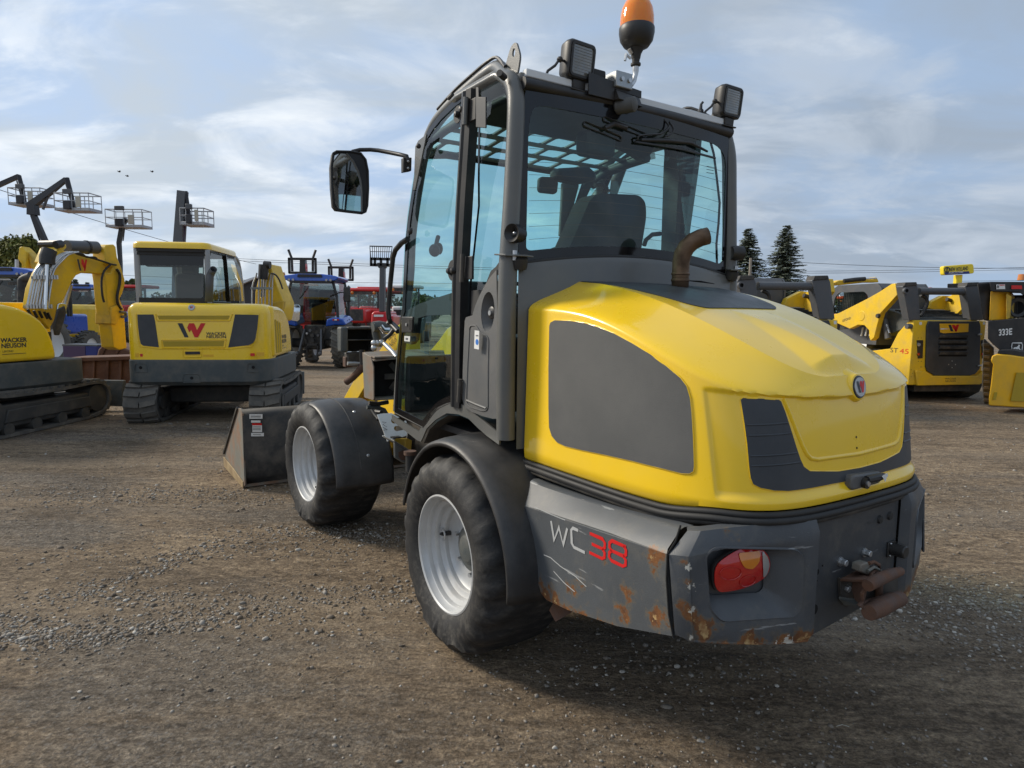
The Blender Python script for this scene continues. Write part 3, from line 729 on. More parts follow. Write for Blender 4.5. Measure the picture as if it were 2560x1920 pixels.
# --- rubber seal strip under the bonnet
def strip(zc, r, off, name, mat):
    pts = []
    for x, y in hood_ring(.590+off, -1.29-off, 5.2, 90):
        w = sstep(-1.02, -1.22, x-abs(y)*.05); pts.append((x, y, zc+.020*w))
    return MB().tube(pts, r, 8).build(name, mat, loader, smooth=60)
strip(.851, .010, -.002, 'seal_strip', 'rubber'); strip(.834, .0115, .003, 'seal_strip', 'rubber'); strip(.820, .012, -.006, 'seal_strip', 'chassis')

# --- lower rear body
BG = (.072, .079, .087)
m_side = bumper_mat('side_plate_paint', BG, .80, [(-1.10,.7,.745,.13,.78),(-1.0,.69,.60,.10,.75),(-.78,.69,.56,.07,.8),(-.72,.69,.50,.09,.8),(-.98,.69,.53,.10,.85),(-1.12,.69,.57,.12,.80),(-.88,.69,.66,.05,.7)], .43, .56)
m_corner = bumper_mat('corner_paint', (.062, .068, .076), .86, [(-1.23,.62,.56,.10,.95),(-1.21,.66,.62,.07,.85),(-1.29,.48,.50,.12,.97),(-1.25,.55,.83,.07,.72),(-1.19,.67,.76,.05,.78),(-1.30,.30,.80,.05,.6),(-1.31,.36,.49,.10,.9),(-1.2,.66,.70,.05,.75)], .50, .58, chips=[(-1.21,.662,.745,.035,.7),(-1.217,.660,.69,.04,.78),(-1.224,.659,.62,.04,.74),(-1.232,.655,.55,.04,.72),(-1.30,.50,.50,.05,.7),(-1.32,.36,.49,.05,.75),(-1.24,.62,.74,.025,.7),(-1.28,.56,.51,.05,.68)])
m_plate = bumper_mat('rear_plate_paint', (.047, .051, .056), .25, [(-1.3,-.26,.6,.05,.6)], .48, .56)
YS = .685
side_lo = [(-.372,.718),(-.412,.69),(-.455,.60),(-.495,.50),(-.545,.424),(-.58,.412),(-.70,.424),(-.95,.472),(-1.178,.540),(-1.160,.600),(-1.146,.70),(-1.143,.770)]
def side_plate(sg):
    mb = MB()
    out = [(x, sg*YS, z) for x, z in side_lo]; mb.prism(out, (0, -sg*.03, 0))
    # sloping shoulder between the plate and the seal strip
    a = [(-.372, .718), (-.55, .716), (-.88, .735), (-1.143, .770)]; b = [(-.262, .800), (-.45, .795), (-.80, .806), (-1.128, .826)]
    mb.loft([[(x, sg*YS, z) for x, z in a], [(x+.004, sg*(YS-.008), z+.012) for x, z in a], [(x, sg*(.618), z-.004) for x, z in b], [(x, sg*.600, z+.002) for x, z in b], [(x, sg*.56, z) for x, z in b]], closed=False, cap=False)
    mb.prism([(-.372, sg*YS, .718), (-.262, sg*.61, .80), (-.262, sg*.56, .80), (-.34, sg*.56, .66)], (.004, 0, 0))
    return mb.build('side_plate', m_side, loader, smooth=28, bevel=.004)
side_plate(1); side_plate(-1)
# model lettering on the left side plate
sf = plane_fn((0, YS+.0015, 0), (-1, 0, 0), (0, 0, 1))
def lf(a, b): return Vector((-a, YS, b)), Vector((0, 1, 0))
def gl(pts, ox, oz, w, h): return [(ox+a*w, oz+b*h) for a, b in pts]
sl = .05
def word(ox, oz, w, h, gap):
    G = {'W': [[(0,1),(.22,0),(.5,.85),(.78,0),(1,1)]], 'C': [[(.50,1),(.12,1),(0,.86),(.06,.16),(.22,.0),(1,.0)]],
         '3': [[(0,1),(.85,1),(1,.85),(1,.62),(.85,.5),(.15,.5)],[(.85,.5),(1,.36),(1,.12),(.85,0),(0,0)]], '8': [[(1,1),(.15,1),(0,.85),(0,.62),(.15,.5),(.85,.5),(1,.36),(1,.12),(.85,0),(.15,0),(0,.12),(0,.36),(.15,.5)],[(.85,1),(1,.85),(1,.62),(.85,.5)]]}
    x = ox
    for ch, mt in (('W', 'lightmark'), ('C', 'lightmark'), ('3', 'redmark'), ('8', 'redmark')):
        qs = []
        for st in G[ch]:
            qs += stroke([(x+a*w*(1.25 if ch == 'W' else 1), oz+b*h+(x-ox)*.085) for a, b in st], .0105)
        quads_on(qs, lf, .0016, 'letter', mt, loader); x += w*(1.25 if ch == 'W' else 1)+gap
word(.600, .648, .074, .064, .022)
# shallow scrape marks
for q in ([(.56,.575),(.60,.578),(.66,.566),(.74,.560),(.80,.545)], [(.62,.535),(.68,.515),(.74,.505)], [(.50,.735),(.60,.735),(.68,.737)]):
    quads_on(stroke(q, .0035), lf, .0012, 'scrape', 'lightmark', loader)

# --- rear corners with lamp recess
def corner(sg):
    root_pts = {}
    mb = MB()
    # outline rings from the top edge under the seal down to the bottom edge; plan goes from side plate round to the rear plate
    XR = -1.322
    plan_top = [(-1.150,.612),(-1.188,.600),(-1.235,.525),(-1.283,.40),(-1.320,.298),(-1.324,.264),(-1.310,.240)]
    plan_sh  = [(-1.150,.684),(-1.200,.660),(-1.242,.565),(-1.292,.425),(-1.337,.302),(-1.339,.264),(-1.316,.240)]
    zt = [.826,.834,.845,.850,.852,.852,.848]; zs = [.770,.775,.792,.802,.812,.816,.826]
    zb = [.552,.535,.520,.500,.492,.492,.484]
    mb.loft([[(x, sg*y, z) for (x, y), z in zip([(a+.03,b-.03) for a,b in plan_top], zt)], [(x, sg*y, z) for (x, y), z in zip(plan_top, zt)], [(x, sg*y, z) for (x, y), z in zip(plan_sh, zs)]], closed=False, cap=False)
    # side facet between side plate and the chipped edge
    mb.add([(-1.150, sg*.684, .770), (-1.200, sg*.660, .775), (-1.222, sg*.651, .535), (-1.184, sg*.684, .548)], [(0, 1, 2, 3)])
    # rear face with recess: work in (t, z), t runs along the shoulder plan from the chipped edge to the plate
    pl = plan_sh[1:]; L = [0]
    for i in range(1, len(pl)): L.append(L[-1]+math.dist(pl[i], pl[i-1]))
    T = L[-1]
    def face(t, z, dep=0):
        x = float(np.interp(t, L, [p[0] for p in pl])); y = float(np.interp(t, L, [p[1] for p in pl]))
        lean = (.80-z)*.085*max(0, 1-t/T*2.2); x -= lean*1.0*.3; y -= lean*.35
        return Vector((x+dep, sg*y, z)), Vector((-1, 0, 0))
    def ztop(t): return float(np.interp(t, L, zs[1:]))
    def zbot(t): return float(np.interp(t, L, zb[1:]))
    outer = [(L[i], zs[1+i]) for i in range(len(L))]+[(T*k/8, zbot(T*k/8)) for k in range(8, -1, -1)]
    hole = rnd([(.046,.778),(.080,.802),(.335,.778),(.362,.752),(.366,.592),(.340,.568),(.10,.578),(.060,.62)], .022)
    mb = sheet(outer, lambda a, b: face(a, b), .04, holes=[hole], mb=mb)
    # recess wall and floor
    h = dens(hole, .03); rim = [face(a, b)[0] for a, b in h]; cx = sum(a for a, b in h)/len(h); cz = sum(b for a, b in h)/len(h)
    fl = [face(cx-.035+(a-cx)*.66, cz+.022+(b-cz)*.64, .046)[0] for a, b in h]
    mb.loft([rim, fl], closed=True, cap=False); k = len(mb.v); cen = sum(fl, Vector((0, 0, 0)))/len(fl); mb.add([cen]+fl, [(0, 1+i, 1+(i+1) % len(fl)) for i in range(len(fl))])
    # underside lip
    n = 9; e = [face(T*k/8, zbot(T*k/8))[0] for k in range(n)]
    mb.loft([e, [q+Vector((.05, -sg*.01, -.004)) for q in e], [q+Vector((.10, -sg*.02, .05)) for q in e]], closed=False, cap=False)
    c = mb.build('bumper_corner', m_corner, loader, smooth=30, bevel=.0)
    md = c.modifiers.new('thick', 'SOLIDIFY'); md.thickness = .006; md.offset = -1
    bv = c.modifiers.new('bevel', 'BEVEL'); bv.width = .004; bv.segments = 2; bv.limit_method = 'ANGLE'; bv.angle_limit = math.radians(30)
    # tail lamp: an egg-shaped lens, red with an amber field and a clear reversing window
    lc = Vector((-1.248, .488, .722)) if sg > 0 else Vector((-1.262, -.400, .722))
    oln = [(a*.80, b*.93) for a, b in [(.119,.018),(.088,.044),(.02,.066),(-.060,.060),(-.103,.034),(-.116,.0),(-.104,-.030),(-.070,-.044),(.0,-.058),(.07,-.066),(.105,-.056),(.122,-.02)]]
    sm = []
    for i in range(len(oln)):
        a, b = Vector(oln[i]), Vector(oln[(i+1) % len(oln)]); z0, z3 = Vector(oln[i-1]), Vector(oln[(i+2) % len(oln)])
        for t in (0, .33, .67): sm.append(tuple(.5*((2*a)+(b-z0)*t+(2*z0-5*a+4*b-z3)*t*t+(3*a-3*b+z3-z0)*t**3)))
    tilt = Matrix.Rotation(-sg*.22, 3, 'Z')
    def lens(a, b, d=0):
        rr = min(1, math.hypot(a/.105, b/.072)); dome = .020*(1-rr**2.5)
        p = tilt @ Vector((-dome-d, sg*a, 0)); return lc+p+Vector((0, 0, b)), (tilt @ Vector((-1, 0, 0)))
    lp = sheet(sm, lambda a, b: lens(a, b), .016, thick=.002).build('tail_lamp', 'redlens', loader, smooth=60)
    base = MB(); base.loft([[lens(a*1.04, b*1.06, -.012)[0] for a, b in sm], [lens(a*1.03, b*1.05, .002)[0]+Vector((.004,0,0)) for a, b in sm]]); base.build('lamp_housing', 'black', lp)
    am = [(a*.8, b*.93) for a, b in [(.035,.058),(-.062,.054),(-.05,.022),(-.02,.004),(.015,.012),(.032,.034)]]
    sheet(rnd(am, .008, 3), lambda a, b: lens(a, b, .0035), .012, thick=.0012).build('indicator_field', 'amberlens', lp, smooth=60)
    cl = [(a*.8, b*.93) for a, b in [(-.072,.052),(-.098,.030),(-.108,.002),(-.098,-.026),(-.080,-.036),(-.072,-.01),(-.068,.02)]]
    sheet(rnd(cl, .008, 3), lambda a, b: lens(a, b, .0035), .012, thick=.0012).build('reversing_window', 'clearlens', lp, smooth=60)
    for (a0, b0, r0) in ((.055, .0, .032), (-.005, -.030, .028)):
        ring = [lens(a0+r0*cos(t*pi/12), b0+r0*.62*sin(t*pi/12), .004)[0] for t in range(25)]
        MB().tube(ring, .0012, 5, cap=False).build('lens_ring', 'redlens', lp, smooth=60)
    return c
cl = corner(1); cr = corner(-1)
# dark joint between side plate and corner
for sg in (1, -1):
    MB().tube([(-1.122, sg*.61, .832), (-1.146, sg*.655, .800), (-1.147, sg*.686, .770), (-1.149, sg*.688, .70), (-1.163, sg*.688, .60), (-1.184, sg*.688, .538)], .0032, 6).build('body_joint', 'hole', loader)
# chipped white paint on the corner's edge
# --- rear plate, bolts, sockets
XP = -1.312
plate = MB(); pp = [(XP, .235, .845), (XP, .10, .846), (XP, -.235, .838), (XP, -.235, .515), (XP, .02, .49), (XP, .235, .475)]
plate.prism(pp, (.03, 0, 0)); plate.prism([(XP+.002, .235, .845), (XP+.002, -.235, .838), (XP+.02, -.235, .856), (XP+.02, .235, .862)], (.02, 0, 0))
plate.build('rear_plate', m_plate, loader, bevel=.004)
def bolt(y, z, l=.022, r=.011):
    b = MB().cyl((XP, y, z), (XP-.004, y, z), r*1.35, n=18).build('washer', 'zinc', loader)
    MB().cyl((XP-.004, y, z), (XP-l, y, z), r, n=6).build('bolt', 'zinc', loader, bevel=.0015)
for u, v in ((2108, 1406), (2168, 1383), (2115, 1470)):
    q = bxyz(u, v, 'x', XP-.01); bolt(q.y, q.z)
for u, v in ((2198, 1298), (2223, 1289)):
    q = bxyz(u, v, 'x', XP); MB().lathe([(0, .008), (.012, .007), (.0145, 0)], (XP, q.y, q.z), (-1, 0, 0), 20).build('rubber_plug', 'rubber', loader)
for u, v, r in ((2043, 1430, .009), (2036, 1524, .016), (2034, 1424, .003), (2056, 1414, .003), (2042, 1452, .0025), (2240, 1355, .003)):
    q = bxyz(u, v, 'x', XP); MB().cyl((XP+.001, q.y, q.z), (XP-.0012, q.y, q.z), r, n=16).build('bolt_hole', 'hole', loader)
q = bxyz(2225, 1371, 'x', XP); sk = MB().box(XP-.006, XP, q.y-.024, q.y+.024, q.z-.026, q.z+.026).build('socket_flange', 'black', loader, bevel=.002)
MB().lathe([(0, .050), (.018, .050), (.021, .046), (.0215, .0)], (XP, q.y-.004, q.z), (-1, 0, 0), 20).build('trailer_socket', 'black', loader)
for dz in (-.021, .021): MB().ball((XP-.008, q.y+.012, q.z+dz), .0035, 8, 5).build('socket_rivet', 'zinc', loader)
text_on('A WACKER', .014, (XP-.0006, -.03, .775), (0, -1, 0), (0, 0, 1), 'faint_lettering', 'meshgrey', loader, off=.0006)
# hitch: a rusted clevis with two rollers
ho = lambda a, b, d: LF.bp(cO[0]+cO[2]*a, cO[1]+cO[2]*b, 'x', XP-d)
def hpoly(pts, vec, name, mat, bev=.002): return MB().prism([tuple(ho(*q)) for q in pts], vec).build(name, mat, loader, bevel=bev)
hpoly([(548,1168,.0),(760,1205,.0),(770,1440,.0),(620,1462,.0),(560,1400,.0)], (-.012, 0, 0), 'hitch_plate', 'chassis', .003)
hpoly([(580,1188,.012),(800,1088,.012),(1010,1112,.012),(1000,1135,.05),(872,1200,.10)], (0, 0, -.009), 'hitch_top_plate', 'hitchrust')
hpoly([(745,1222,.05),(800,1215,.07),(872,1205,.10),(862,1290,.10),(826,1350,.10),(832,1480,.10),(770,1420,.07),(738,1320,.05)], (.012, 0, 0), 'hitch_jaw', 'hitchrust')
hpoly([(850,1290,.04),(1185,1175,.04),(1185,1330,.04),(985,1415,.04),(828,1425,.04)], (.03, 0, 0), 'hitch_throat', 'chassis')
hpoly([(562,1395,.012),(740,1425,.05),(800,1475,.08),(620,1468,.012)], (0, 0, .008), 'hitch_lower_plate', 'cwgrey')
hpoly([(780,1470,.10),(830,1430,.10),(1180,1330,.06),(1190,1350,.06),(900,1480,.11),(850,1520,.11)], (.01, 0, 0), 'hitch_lower_plate', 'hitchrust')
MB().tube([ho(868,1262,.112), ho(930,1222,.110), ho(1100,1145,.085), ho(1205,1112,.065)], [.017, .019, .018, .014], 14).build('hitch_roller', 'hitchrust', loader, smooth=50)
MB().tube([ho(880,1545,.120), ho(960,1500,.115), ho(1100,1430,.095), ho(1200,1395,.080)], [.022, .028, .027, .024], 16).build('hitch_roller', 'hitchrust', loader, smooth=50)
MB().cyl(ho(985,1410,.05), ho(985,1230,.05), .012, n=14).build('hitch_pin', 'hitchrust', loader)
hpoly([(792,1120,.05),(800,1045,.05),(875,1018,.05),(895,1060,.05),(885,1160,.05)], (.03, 0, 0), 'pin_bracket', 'rustplate', .004)
MB().tube([ho(880,1030,.05), ho(930,1015,.05), ho(985,1045,.05), ho(990,1090,.05), ho(935,1105,.05), ho(900,1160,.06)], .006, 8).build('pin_clip', 'hitchrust', loader, smooth=50)
MB().tube([ho(870,1110,.055), ho(930,1070,.055), ho(1000,1105,.05)], .005, 8).build('pin_clip', 'rustplate', loader, smooth=50)
# dark inner body so nothing is see-through below the bonnet
MB().box(-1.20, -.30, -.46, .46, .50, .82).build('engine_bay', 'chassis', loader)
MB().box(-.40, .50, -.36, .36, .30, .92).build('rear_axle_housing', 'chassis', loader)
MB().box(.40, 1.6, -.20, .20, .28, .62).build('frame_beam', 'chassis', loader)
MB().cyl((-.03, .42, .4158), (-.03, -.42, .4158), .09, n=16).build('rear_axle', 'chassis', loader)
MB().cyl((1.95, .42, .4158), (1.95, -.42, .4158), .09, n=16).build('front_axle', 'chassis', loader)
MB().prism([(-.55,.60,.40),(-.56,.66,.36),(-.60,.66,.33),(-.62,.60,.36)], (0,-.04,.05)).build('mud_flap_bracket', 'hitchrust', loader, bevel=.003)

# --- wheels
def wheel(cx, cy, cz, out, yaw=0):
    R = .4215; e = bpy.data.objects.new('wheel', None); COL.objects.link(e); e.parent = loader; e.location = (cx, cy, cz); e.rotation_euler = (0, 0, yaw); e.empty_display_size = .1
    s = out
    prof = [(.246, -.006), (.262, .010), (.30, .024), (.335, .028), (.366, .020), (.390, .002), (.406, -.026), (.416, -.062), (.4195, -.12), (.421, -.20), (.4195, -.28), (.416, -.315), (.40, -.35), (.36, -.385), (.30, -.40), (.25, -.39)]
    def mod(r, hh, t, i):
        if 3 <= i <= 7: r += .013*sstep(-.2, .35, sin(t*20+hh*s*26+.4*sin(t*3)))*(.7+.3*sin(t*2.3))-.006+.002*sin(t*5)
        if 7 < i <= 12: r += .0030*sstep(-.1, .4, sin(t*22+hh*s*26))-.0015+.0015*sin(t*7)
        z = r*sin(t)
        return r
    t = MB().lathe([(r, s*hh) for r, hh in prof], (0, 0, 0), (0, 1, 0), 264, mod=mod)
    zz = -cz+.001; t.v = [(x, y, max(z, zz)) for x, y, z in t.v]
    t.v = [(x, y+s*(.012 if z < -.33 and abs(y) < .12 else 0), z) for x, y, z in t.v]
    ty = t.build('tyre', 'tyre', e, smooth=40)
    rim = [(.247, -.010), (.2535, -.004), (.2530, .004), (.246, .006), (.2395, .001), (.2375, -.010), (.2300, -.024), (.2270, -.026), (.2245, -.034), (.2240, -.046), (.2150, -.051), (.2060, -.056), (.2035, -.062), (.2030, -.080), (.1950, -.085), (.1830, -.089), (.1800, -.095), (.1795, -.112), (.170, -.120), (.150, -.126), (.125, -.128), (.10, -.126), (0, -.126)]
    MB().lathe([(r, s*hh) for r, hh in rim], (0, 0, 0), (0, 1, 0), 72).build('rim', 'silver', e, smooth=24)
    MB().lathe([(0, s*-.098), (.050, s*-.098), (.058, s*-.102), (.064, s*-.110), (.095, s*-.118), (.102, s*-.127)], (0, 0, 0), (0, 1, 0), 24).build('hub', 'cwgrey', e)
    for k in range(6):
        a = k*pi/3+.35; MB().cyl((.112*cos(a), s*-.128, .112*sin(a)), (.112*cos(a), s*-.108, .112*sin(a)), .011, n=6).build('wheel_nut', 'hitchrust' if k == 1 else 'zinc', e)
    a = .12 if cx < 1 else -1.5
    c = Vector((.175*cos(a), s*-.098, .175*sin(a)))
    MB().tube([c+Vector((.0, s*-.02, 0)), c+Vector((0, s*.015, 0)), c+Vector((.0, s*.030, .004))], [.012, .009, .006], 10).build('valve_stem', 'black', e)
    MB().tube([c+Vector((.024*cos(q*pi/8), s*.02, .024*sin(q*pi/8))) for q in range(2, 13)], .004, 6).build('valve_guard', 'zinc', e)
    # dirty bead line between tyre and rim
    MB().lathe([(.2545, s*-.004), (.258, s*.002), (.2585, s*-.004)], (0, 0, 0), (0, 1, 0), 60, closed=True).build('rim_rust_line', 'hitchrust', e)
    return e
ART = .0502
def fart(x, y):
    dx = x-.985; return (.985+dx*cos(ART)-y*sin(ART), dx*sin(ART)+y*cos(ART))
wheel(0, .7976, .4158, 1); wheel(0, -.7976, .4158, -1)
a, b = fart(1.97, .7976); wheel(a, b, .4158, 1, ART); a, b = fart(1.97, -.7976); wheel(a, b, .4158, -1, ART)

# --- mudguards
def guard(cx, cz, r, y0, y1, a0, a1, yaw, name, lip=.03, rib=False, mat='fender', cy=0):
    """arched guard from y0 (outer) to y1 (inner), rolled lip on its outer edge"""
    sg = 1 if y0 > 0 else -1; A = [math.radians(a0+(a1-a0)*k/36) for k in range(37)]
    sec = [(y0, -lip), (y0+sg*.004, -lip*.5), (y0+sg*.002, -.006), (y0-sg*.010, .004), (y0-sg*.05, .012), ((y0*.6+y1*.4), .020), ((y0*.45+y1*.55), .021), (y1+sg*.02, .012), (y1, .0)]
    mb = MB(); P = []
    for t in A:
        ring = []
        for y, dr in sec:
            rr = r+dr; ring.append((cx+rr*cos(t), y, cz+rr*sin(t)))
        P.append(ring)
    mb.loft(P, closed=False, cap=False)
    def bend(p):
        if not yaw: return p
        x, y = fart(p[0], p[1]); return (x, y, p[2])
    mb.v = [bend(p) for p in mb.v]
    o = mb.build(name, mat, loader, smooth=50); md = o.modifiers.new('t', 'SOLIDIFY'); md.thickness = .006; md.offset = -1
    if rib:
        for yy in (y0*.60+y1*.40,):
            pts = [bend((cx+(r+.021)*cos(t), yy, cz+(r+.021)*sin(t))) for t in A[5:33]]; MB().tube(pts, .0035, 6).build('guard_rib', mat, o)
        for t in (A[17], A[29]):
            yb = y0*.45+y1*.55; c = Vector(bend((cx+(r+.021)*cos(t), yb, cz+(r+.021)*sin(t)))); d = Vector((cos(t), 0, sin(t)))
            MB().lathe([(0, .006), (.007, .005), (.011, 0)], c, d, 14).build('guard_bolt', 'zinc', o)
    return o
guard(-.035, .425, .478, .800, .43, 12, 184, 0, 'rear_mudguard', lip=.022)
guard(-.035, .425, .478, -.800, -.43, 12, 184, 0, 'rear_mudguard', lip=.022)
guard(1.905, .375, .452, .775, .40, 62, 183, 1, 'front_mudguard', rib=True, lip=.02)
guard(1.905, .375, .452, -.775, -.40, 62, 183, 1, 'front_mudguard', rib=True, lip=.02)
M['zincdull'] = paint('dull_zinc', (.36, .38, .39), .35, metal=.7, dirt=(.2, .2, .18), dirt_amt=.3)
# ------------------------------------------------------------------ the loader's cab
def P(crop, pts, ax, val): return LF.poly(crop, pts, ax, val)
def ysurf(z): return float(np.interp(z, [.85, 1.2, 1.5, 1.95, 2.2, 2.3, 2.45], [.668, .662, .650, .624, .602, .596, .590]))
def trace(crop, pts, off=0.0):
    """photo outline -> (x, z) on the cab's barrel-shaped side"""
    out = []
    for a, b in pts:
        y = .63
        for _ in range(5): q = LF.bp(crop[0]+crop[2]*a, crop[1]+crop[2]*b, 'y', y); y = ysurf(q.z)+off
        out.append((q.x, q.z))
    return out
rail = trace(cE, [(1005,200),(940,236),(880,285),(772,380),(668,492),(622,572),(596,650),(576,730),(552,870),(530,1010),(508,1190),(494,1450)], -.01)
tubepath = [(-.245,.652,.94),(-.245,.654,1.15),(-.245,.653,1.4),(-.243,.648,1.60),(-.243,.634,1.85),(-.240,.622,2.05),(-.236,.615,2.18),(-.222,.608,2.26),(-.195,.606,2.315),(-.15,.598,2.345)]
tubepath += [(x, ysurf(z)-.03, z) for x, z in rail]+[(.83,.63,1.20),(.875,.635,.90)]
rad = [.037]*4+[.034]*6+[.029]*7+[.022]*7
rad = rad[:len(tubepath)]+[.022]*(len(tubepath)-len(rad))
for sg in (1, -1):
    sp_ = smooth_path(tubepath, 4); MB().tube([(x, sg*y, z) for x, y, z in sp_], [float(np.interp(i/4, range(len(rad)), rad)) for i in range(len(sp_))], 18).build('cab_frame_tube', 'cabgrey', loader, smooth=60)
    # gutter moulding along the roof edge
    MB().tube([(x+.0, sg*(y+.012), z+.038) for x, y, z in smooth_path(tubepath[9:15], 4)], .007, 6).build('roof_gutter', 'black', loader, smooth=60)
    # lifting-eye plate at the rear roof corner
    pl = rnd([(-.215,2.335),(-.235,2.40),(-.205,2.462),(-.170,2.455),(-.145,2.42),(-.12,2.37),(-.14,2.345)], .02)
    e = MB(); sheet(pl, lambda a, b: (Vector((a, sg*.598, b)), Vector((0, -sg, 0))), .05, holes=[[(-.190+.011*cos(t*pi/5), 2.425+.016*sin(t*pi/5)) for t in range(10)]], thick=.008, mb=e); e.build('lifting_eye', 'cabgrey', loader, smooth=30)
# black bar across the rear of the roof
MB().tube([(-.250, .595, 2.298), (-.252, .2, 2.304), (-.252, -.2, 2.304), (-.250, -.595, 2.298)], .024, 14).build('rear_roof_bar', 'black', loader, smooth=60)
# roof skin
def rf(x): return float(np.interp(x, [p[0] for p in tubepath[8:15]], [p[2] for p in tubepath[8:15]]))
roofpts = []
for x in np.linspace(-.245, .30, 16):
    z = min(rf(max(x, -.195)), 2.40) if x > -.2 else 2.338
    roofpts.append([(float(x), y, 2.345+(z-2.345)*abs(y/.6)**6) for y in np.linspace(.60, -.60, 25)])
r = MB().loft(roofpts, closed=False, cap=False).build('roof_skin', 'cabgrey', loader, smooth=60); r.modifiers.new('t', 'SOLIDIFY').thickness = .03; r.modifiers['t'].offset = -1
MB().prism([(-.262, .585, 2.322), (-.262, -.585, 2.322), (-.262, -.585, 2.352), (-.262, .585, 2.352)], (.03, 0, 0)).build('roof_rear_edge', 'roofwhite', loader, bevel=.004)
# roof lining
MB().box(-.20, .28, -.56, .56, 2.285, 2.325).build('headliner', 'interior', loader, bevel=.02)
MB().tube([(-.06, -.28, 2.24), (-.02, -.29, 2.10), (.0, -.30, 2.06)], [.19, .185, .10], 18).build('air_duct_cover', 'interior', loader, smooth=60) if 0 else None
vp = [(q.y, q.z) for q in P(cF, [(420,520),(440,545),(560,600),(640,640),(680,700),(695,775),(740,810),(800,840),(855,878),(900,850),(925,800),(930,740),(1000,640),(1100,600),(900,500),(500,470)], 'x', .06)]; vp = [(a, min(b, 2.31)) for a, b in vp]
sheet(vp, lambda a, b: (Vector((.06, a, b)), Vector((-1, 0, 0))), .08, thick=.04).build('sun_visor', 'interior', loader)
# guard plate under the roof window: staggered rows of openings
def grd(a, b): return Vector((b, a, 2.302-(b-.28)*.105)), Vector((0, 0, 1))
holes = []
for r_ in range(3):
    b0 = .31+.150*r_; b1 = b0+.114
    for k in range(-1, 8):
        a0 = -.55+.146*k+(.073 if r_ % 2 else 0)+.01*r_; a1 = a0+.122; a0 = max(a0, -.545); a1 = min(a1, .545)
        if a1-a0 < .05: continue
        holes.append([(a0+.012, b0), (a1-.012, b0), (a1, b0+.012), (a1, b1-.012), (a1-.012, b1), (a0+.012, b1), (a0, b1-.012), (a0, b0+.012)])
sheet([(.58, .28), (-.58, .28), (-.575, .70), (-.50, .775), (.50, .775), (.575, .70)], grd, .15, holes=holes, thick=.008).build('roof_guard_grille', 'cabgrey', loader, smooth=20)
rw_ = []
for x, zc, ze in ((.28,2.345,2.325),(.45,2.338,2.30),(.60,2.325,2.262),(.70,2.305,2.20),(.77,2.275,2.14)):
    rw_.append([(x-(.05*(y/.59)**2 if x > .6 else 0), float(y), zc-(zc-ze)*(y/.59)**4) for y in np.linspace(.585, -.585, 17)])
MB().loft(rw_, closed=False, cap=False).build('roof_window', 'pane_teal', loader, smooth=60)
# windscreen, bulging forwards
ws = []
for x, z in ((.72,2.20),(.765,2.05),(.79,1.93),(.81,1.78),(.825,1.6),(.84,1.45),(.865,1.28),(.89,1.1),(.90,.92)):
    yy = ysurf(z)-.02; ws.append([(x+.06*(1-(y/.6)**2), float(y), z+(.06*(1-(y/.6)**2) if z > 2.1 else 0)) for y in np.linspace(yy, -yy, 17)])
MB().loft(ws, closed=False, cap=False).build('windscreen', 'pane_teal', loader, smooth=60)
MB().tube([(.70, .575, 2.215), (.76, .4, 2.252), (.785, 0, 2.262), (.76, -.4, 2.252), (.70, -.575, 2.215)], .020, 8).build('windscreen_header', 'interior', loader, smooth=60)

# --- rear window
def rw(a, b): # a = y, b = 0 (bottom) .. 1 (top)
    s_ = a/.612; zb = 1.628+.052*(1-s_*s_); zt = 2.290; z = zb+(zt-zb)*b; sc = 1-.045*sstep(.72, 1, b)-.02*(1-b)*.5
    return Vector((-.250-.045*(1-s_*s_)*(1-.6*b*b), a*sc, z)), Vector((-1, 0, 0))
outr = rnd([(.612, 0), (-.612, 0), (-.612, 1), (.612, 1)], [.03, .03, .05, .05], 4)
clear = rnd([(.580, .065), (-.578, .065), (-.572, .905), (.57, .905)], [.03, .05, .12, .06], 6)
sheet(outr, rw, .06, holes=[clear], thick=.003).build('window_border', 'frit', loader, smooth=50)
sheet(clear, rw, .06).build('rear_window', 'pane_teal', loader, smooth=60)
for k in range(9):
    b = .13+.075*k; pts = [rw(.565-1.12*t/20, b+.0*t)[0]+Vector((.002, 0, .0)) for t in range(21)]
    MB().tube(pts, .0009, 4, cap=False).build('heating_wire', 'rust', loader, smooth=0)
# panel below the window, curved like the glass
rows = []
for t in (0, .03, .5, 1):
    row = []
    for y in np.linspace(.62, -.62, 25):
        s_ = y/.612; zt = 1.622+.052*(1-s_*s_); z = zt+(.90-zt)*t; row.append((-.262-.045*(1-s_*s_)*(1-.5*t)-(.012 if t > 0 else 0), float(y), z))
    rows.append(row)
MB().loft(rows, closed=False, cap=False).build('rear_cab_panel', 'cabgrey', loader, smooth=50)
MB().tube([(-.250-.045*(1-(y/.612)**2)-.004, y, 1.626+.052*(1-(y/.612)**2)) for y in np.linspace(.6, -.6, 21)], .008, 6).build('window_seal', 'rubber', loader, smooth=60)
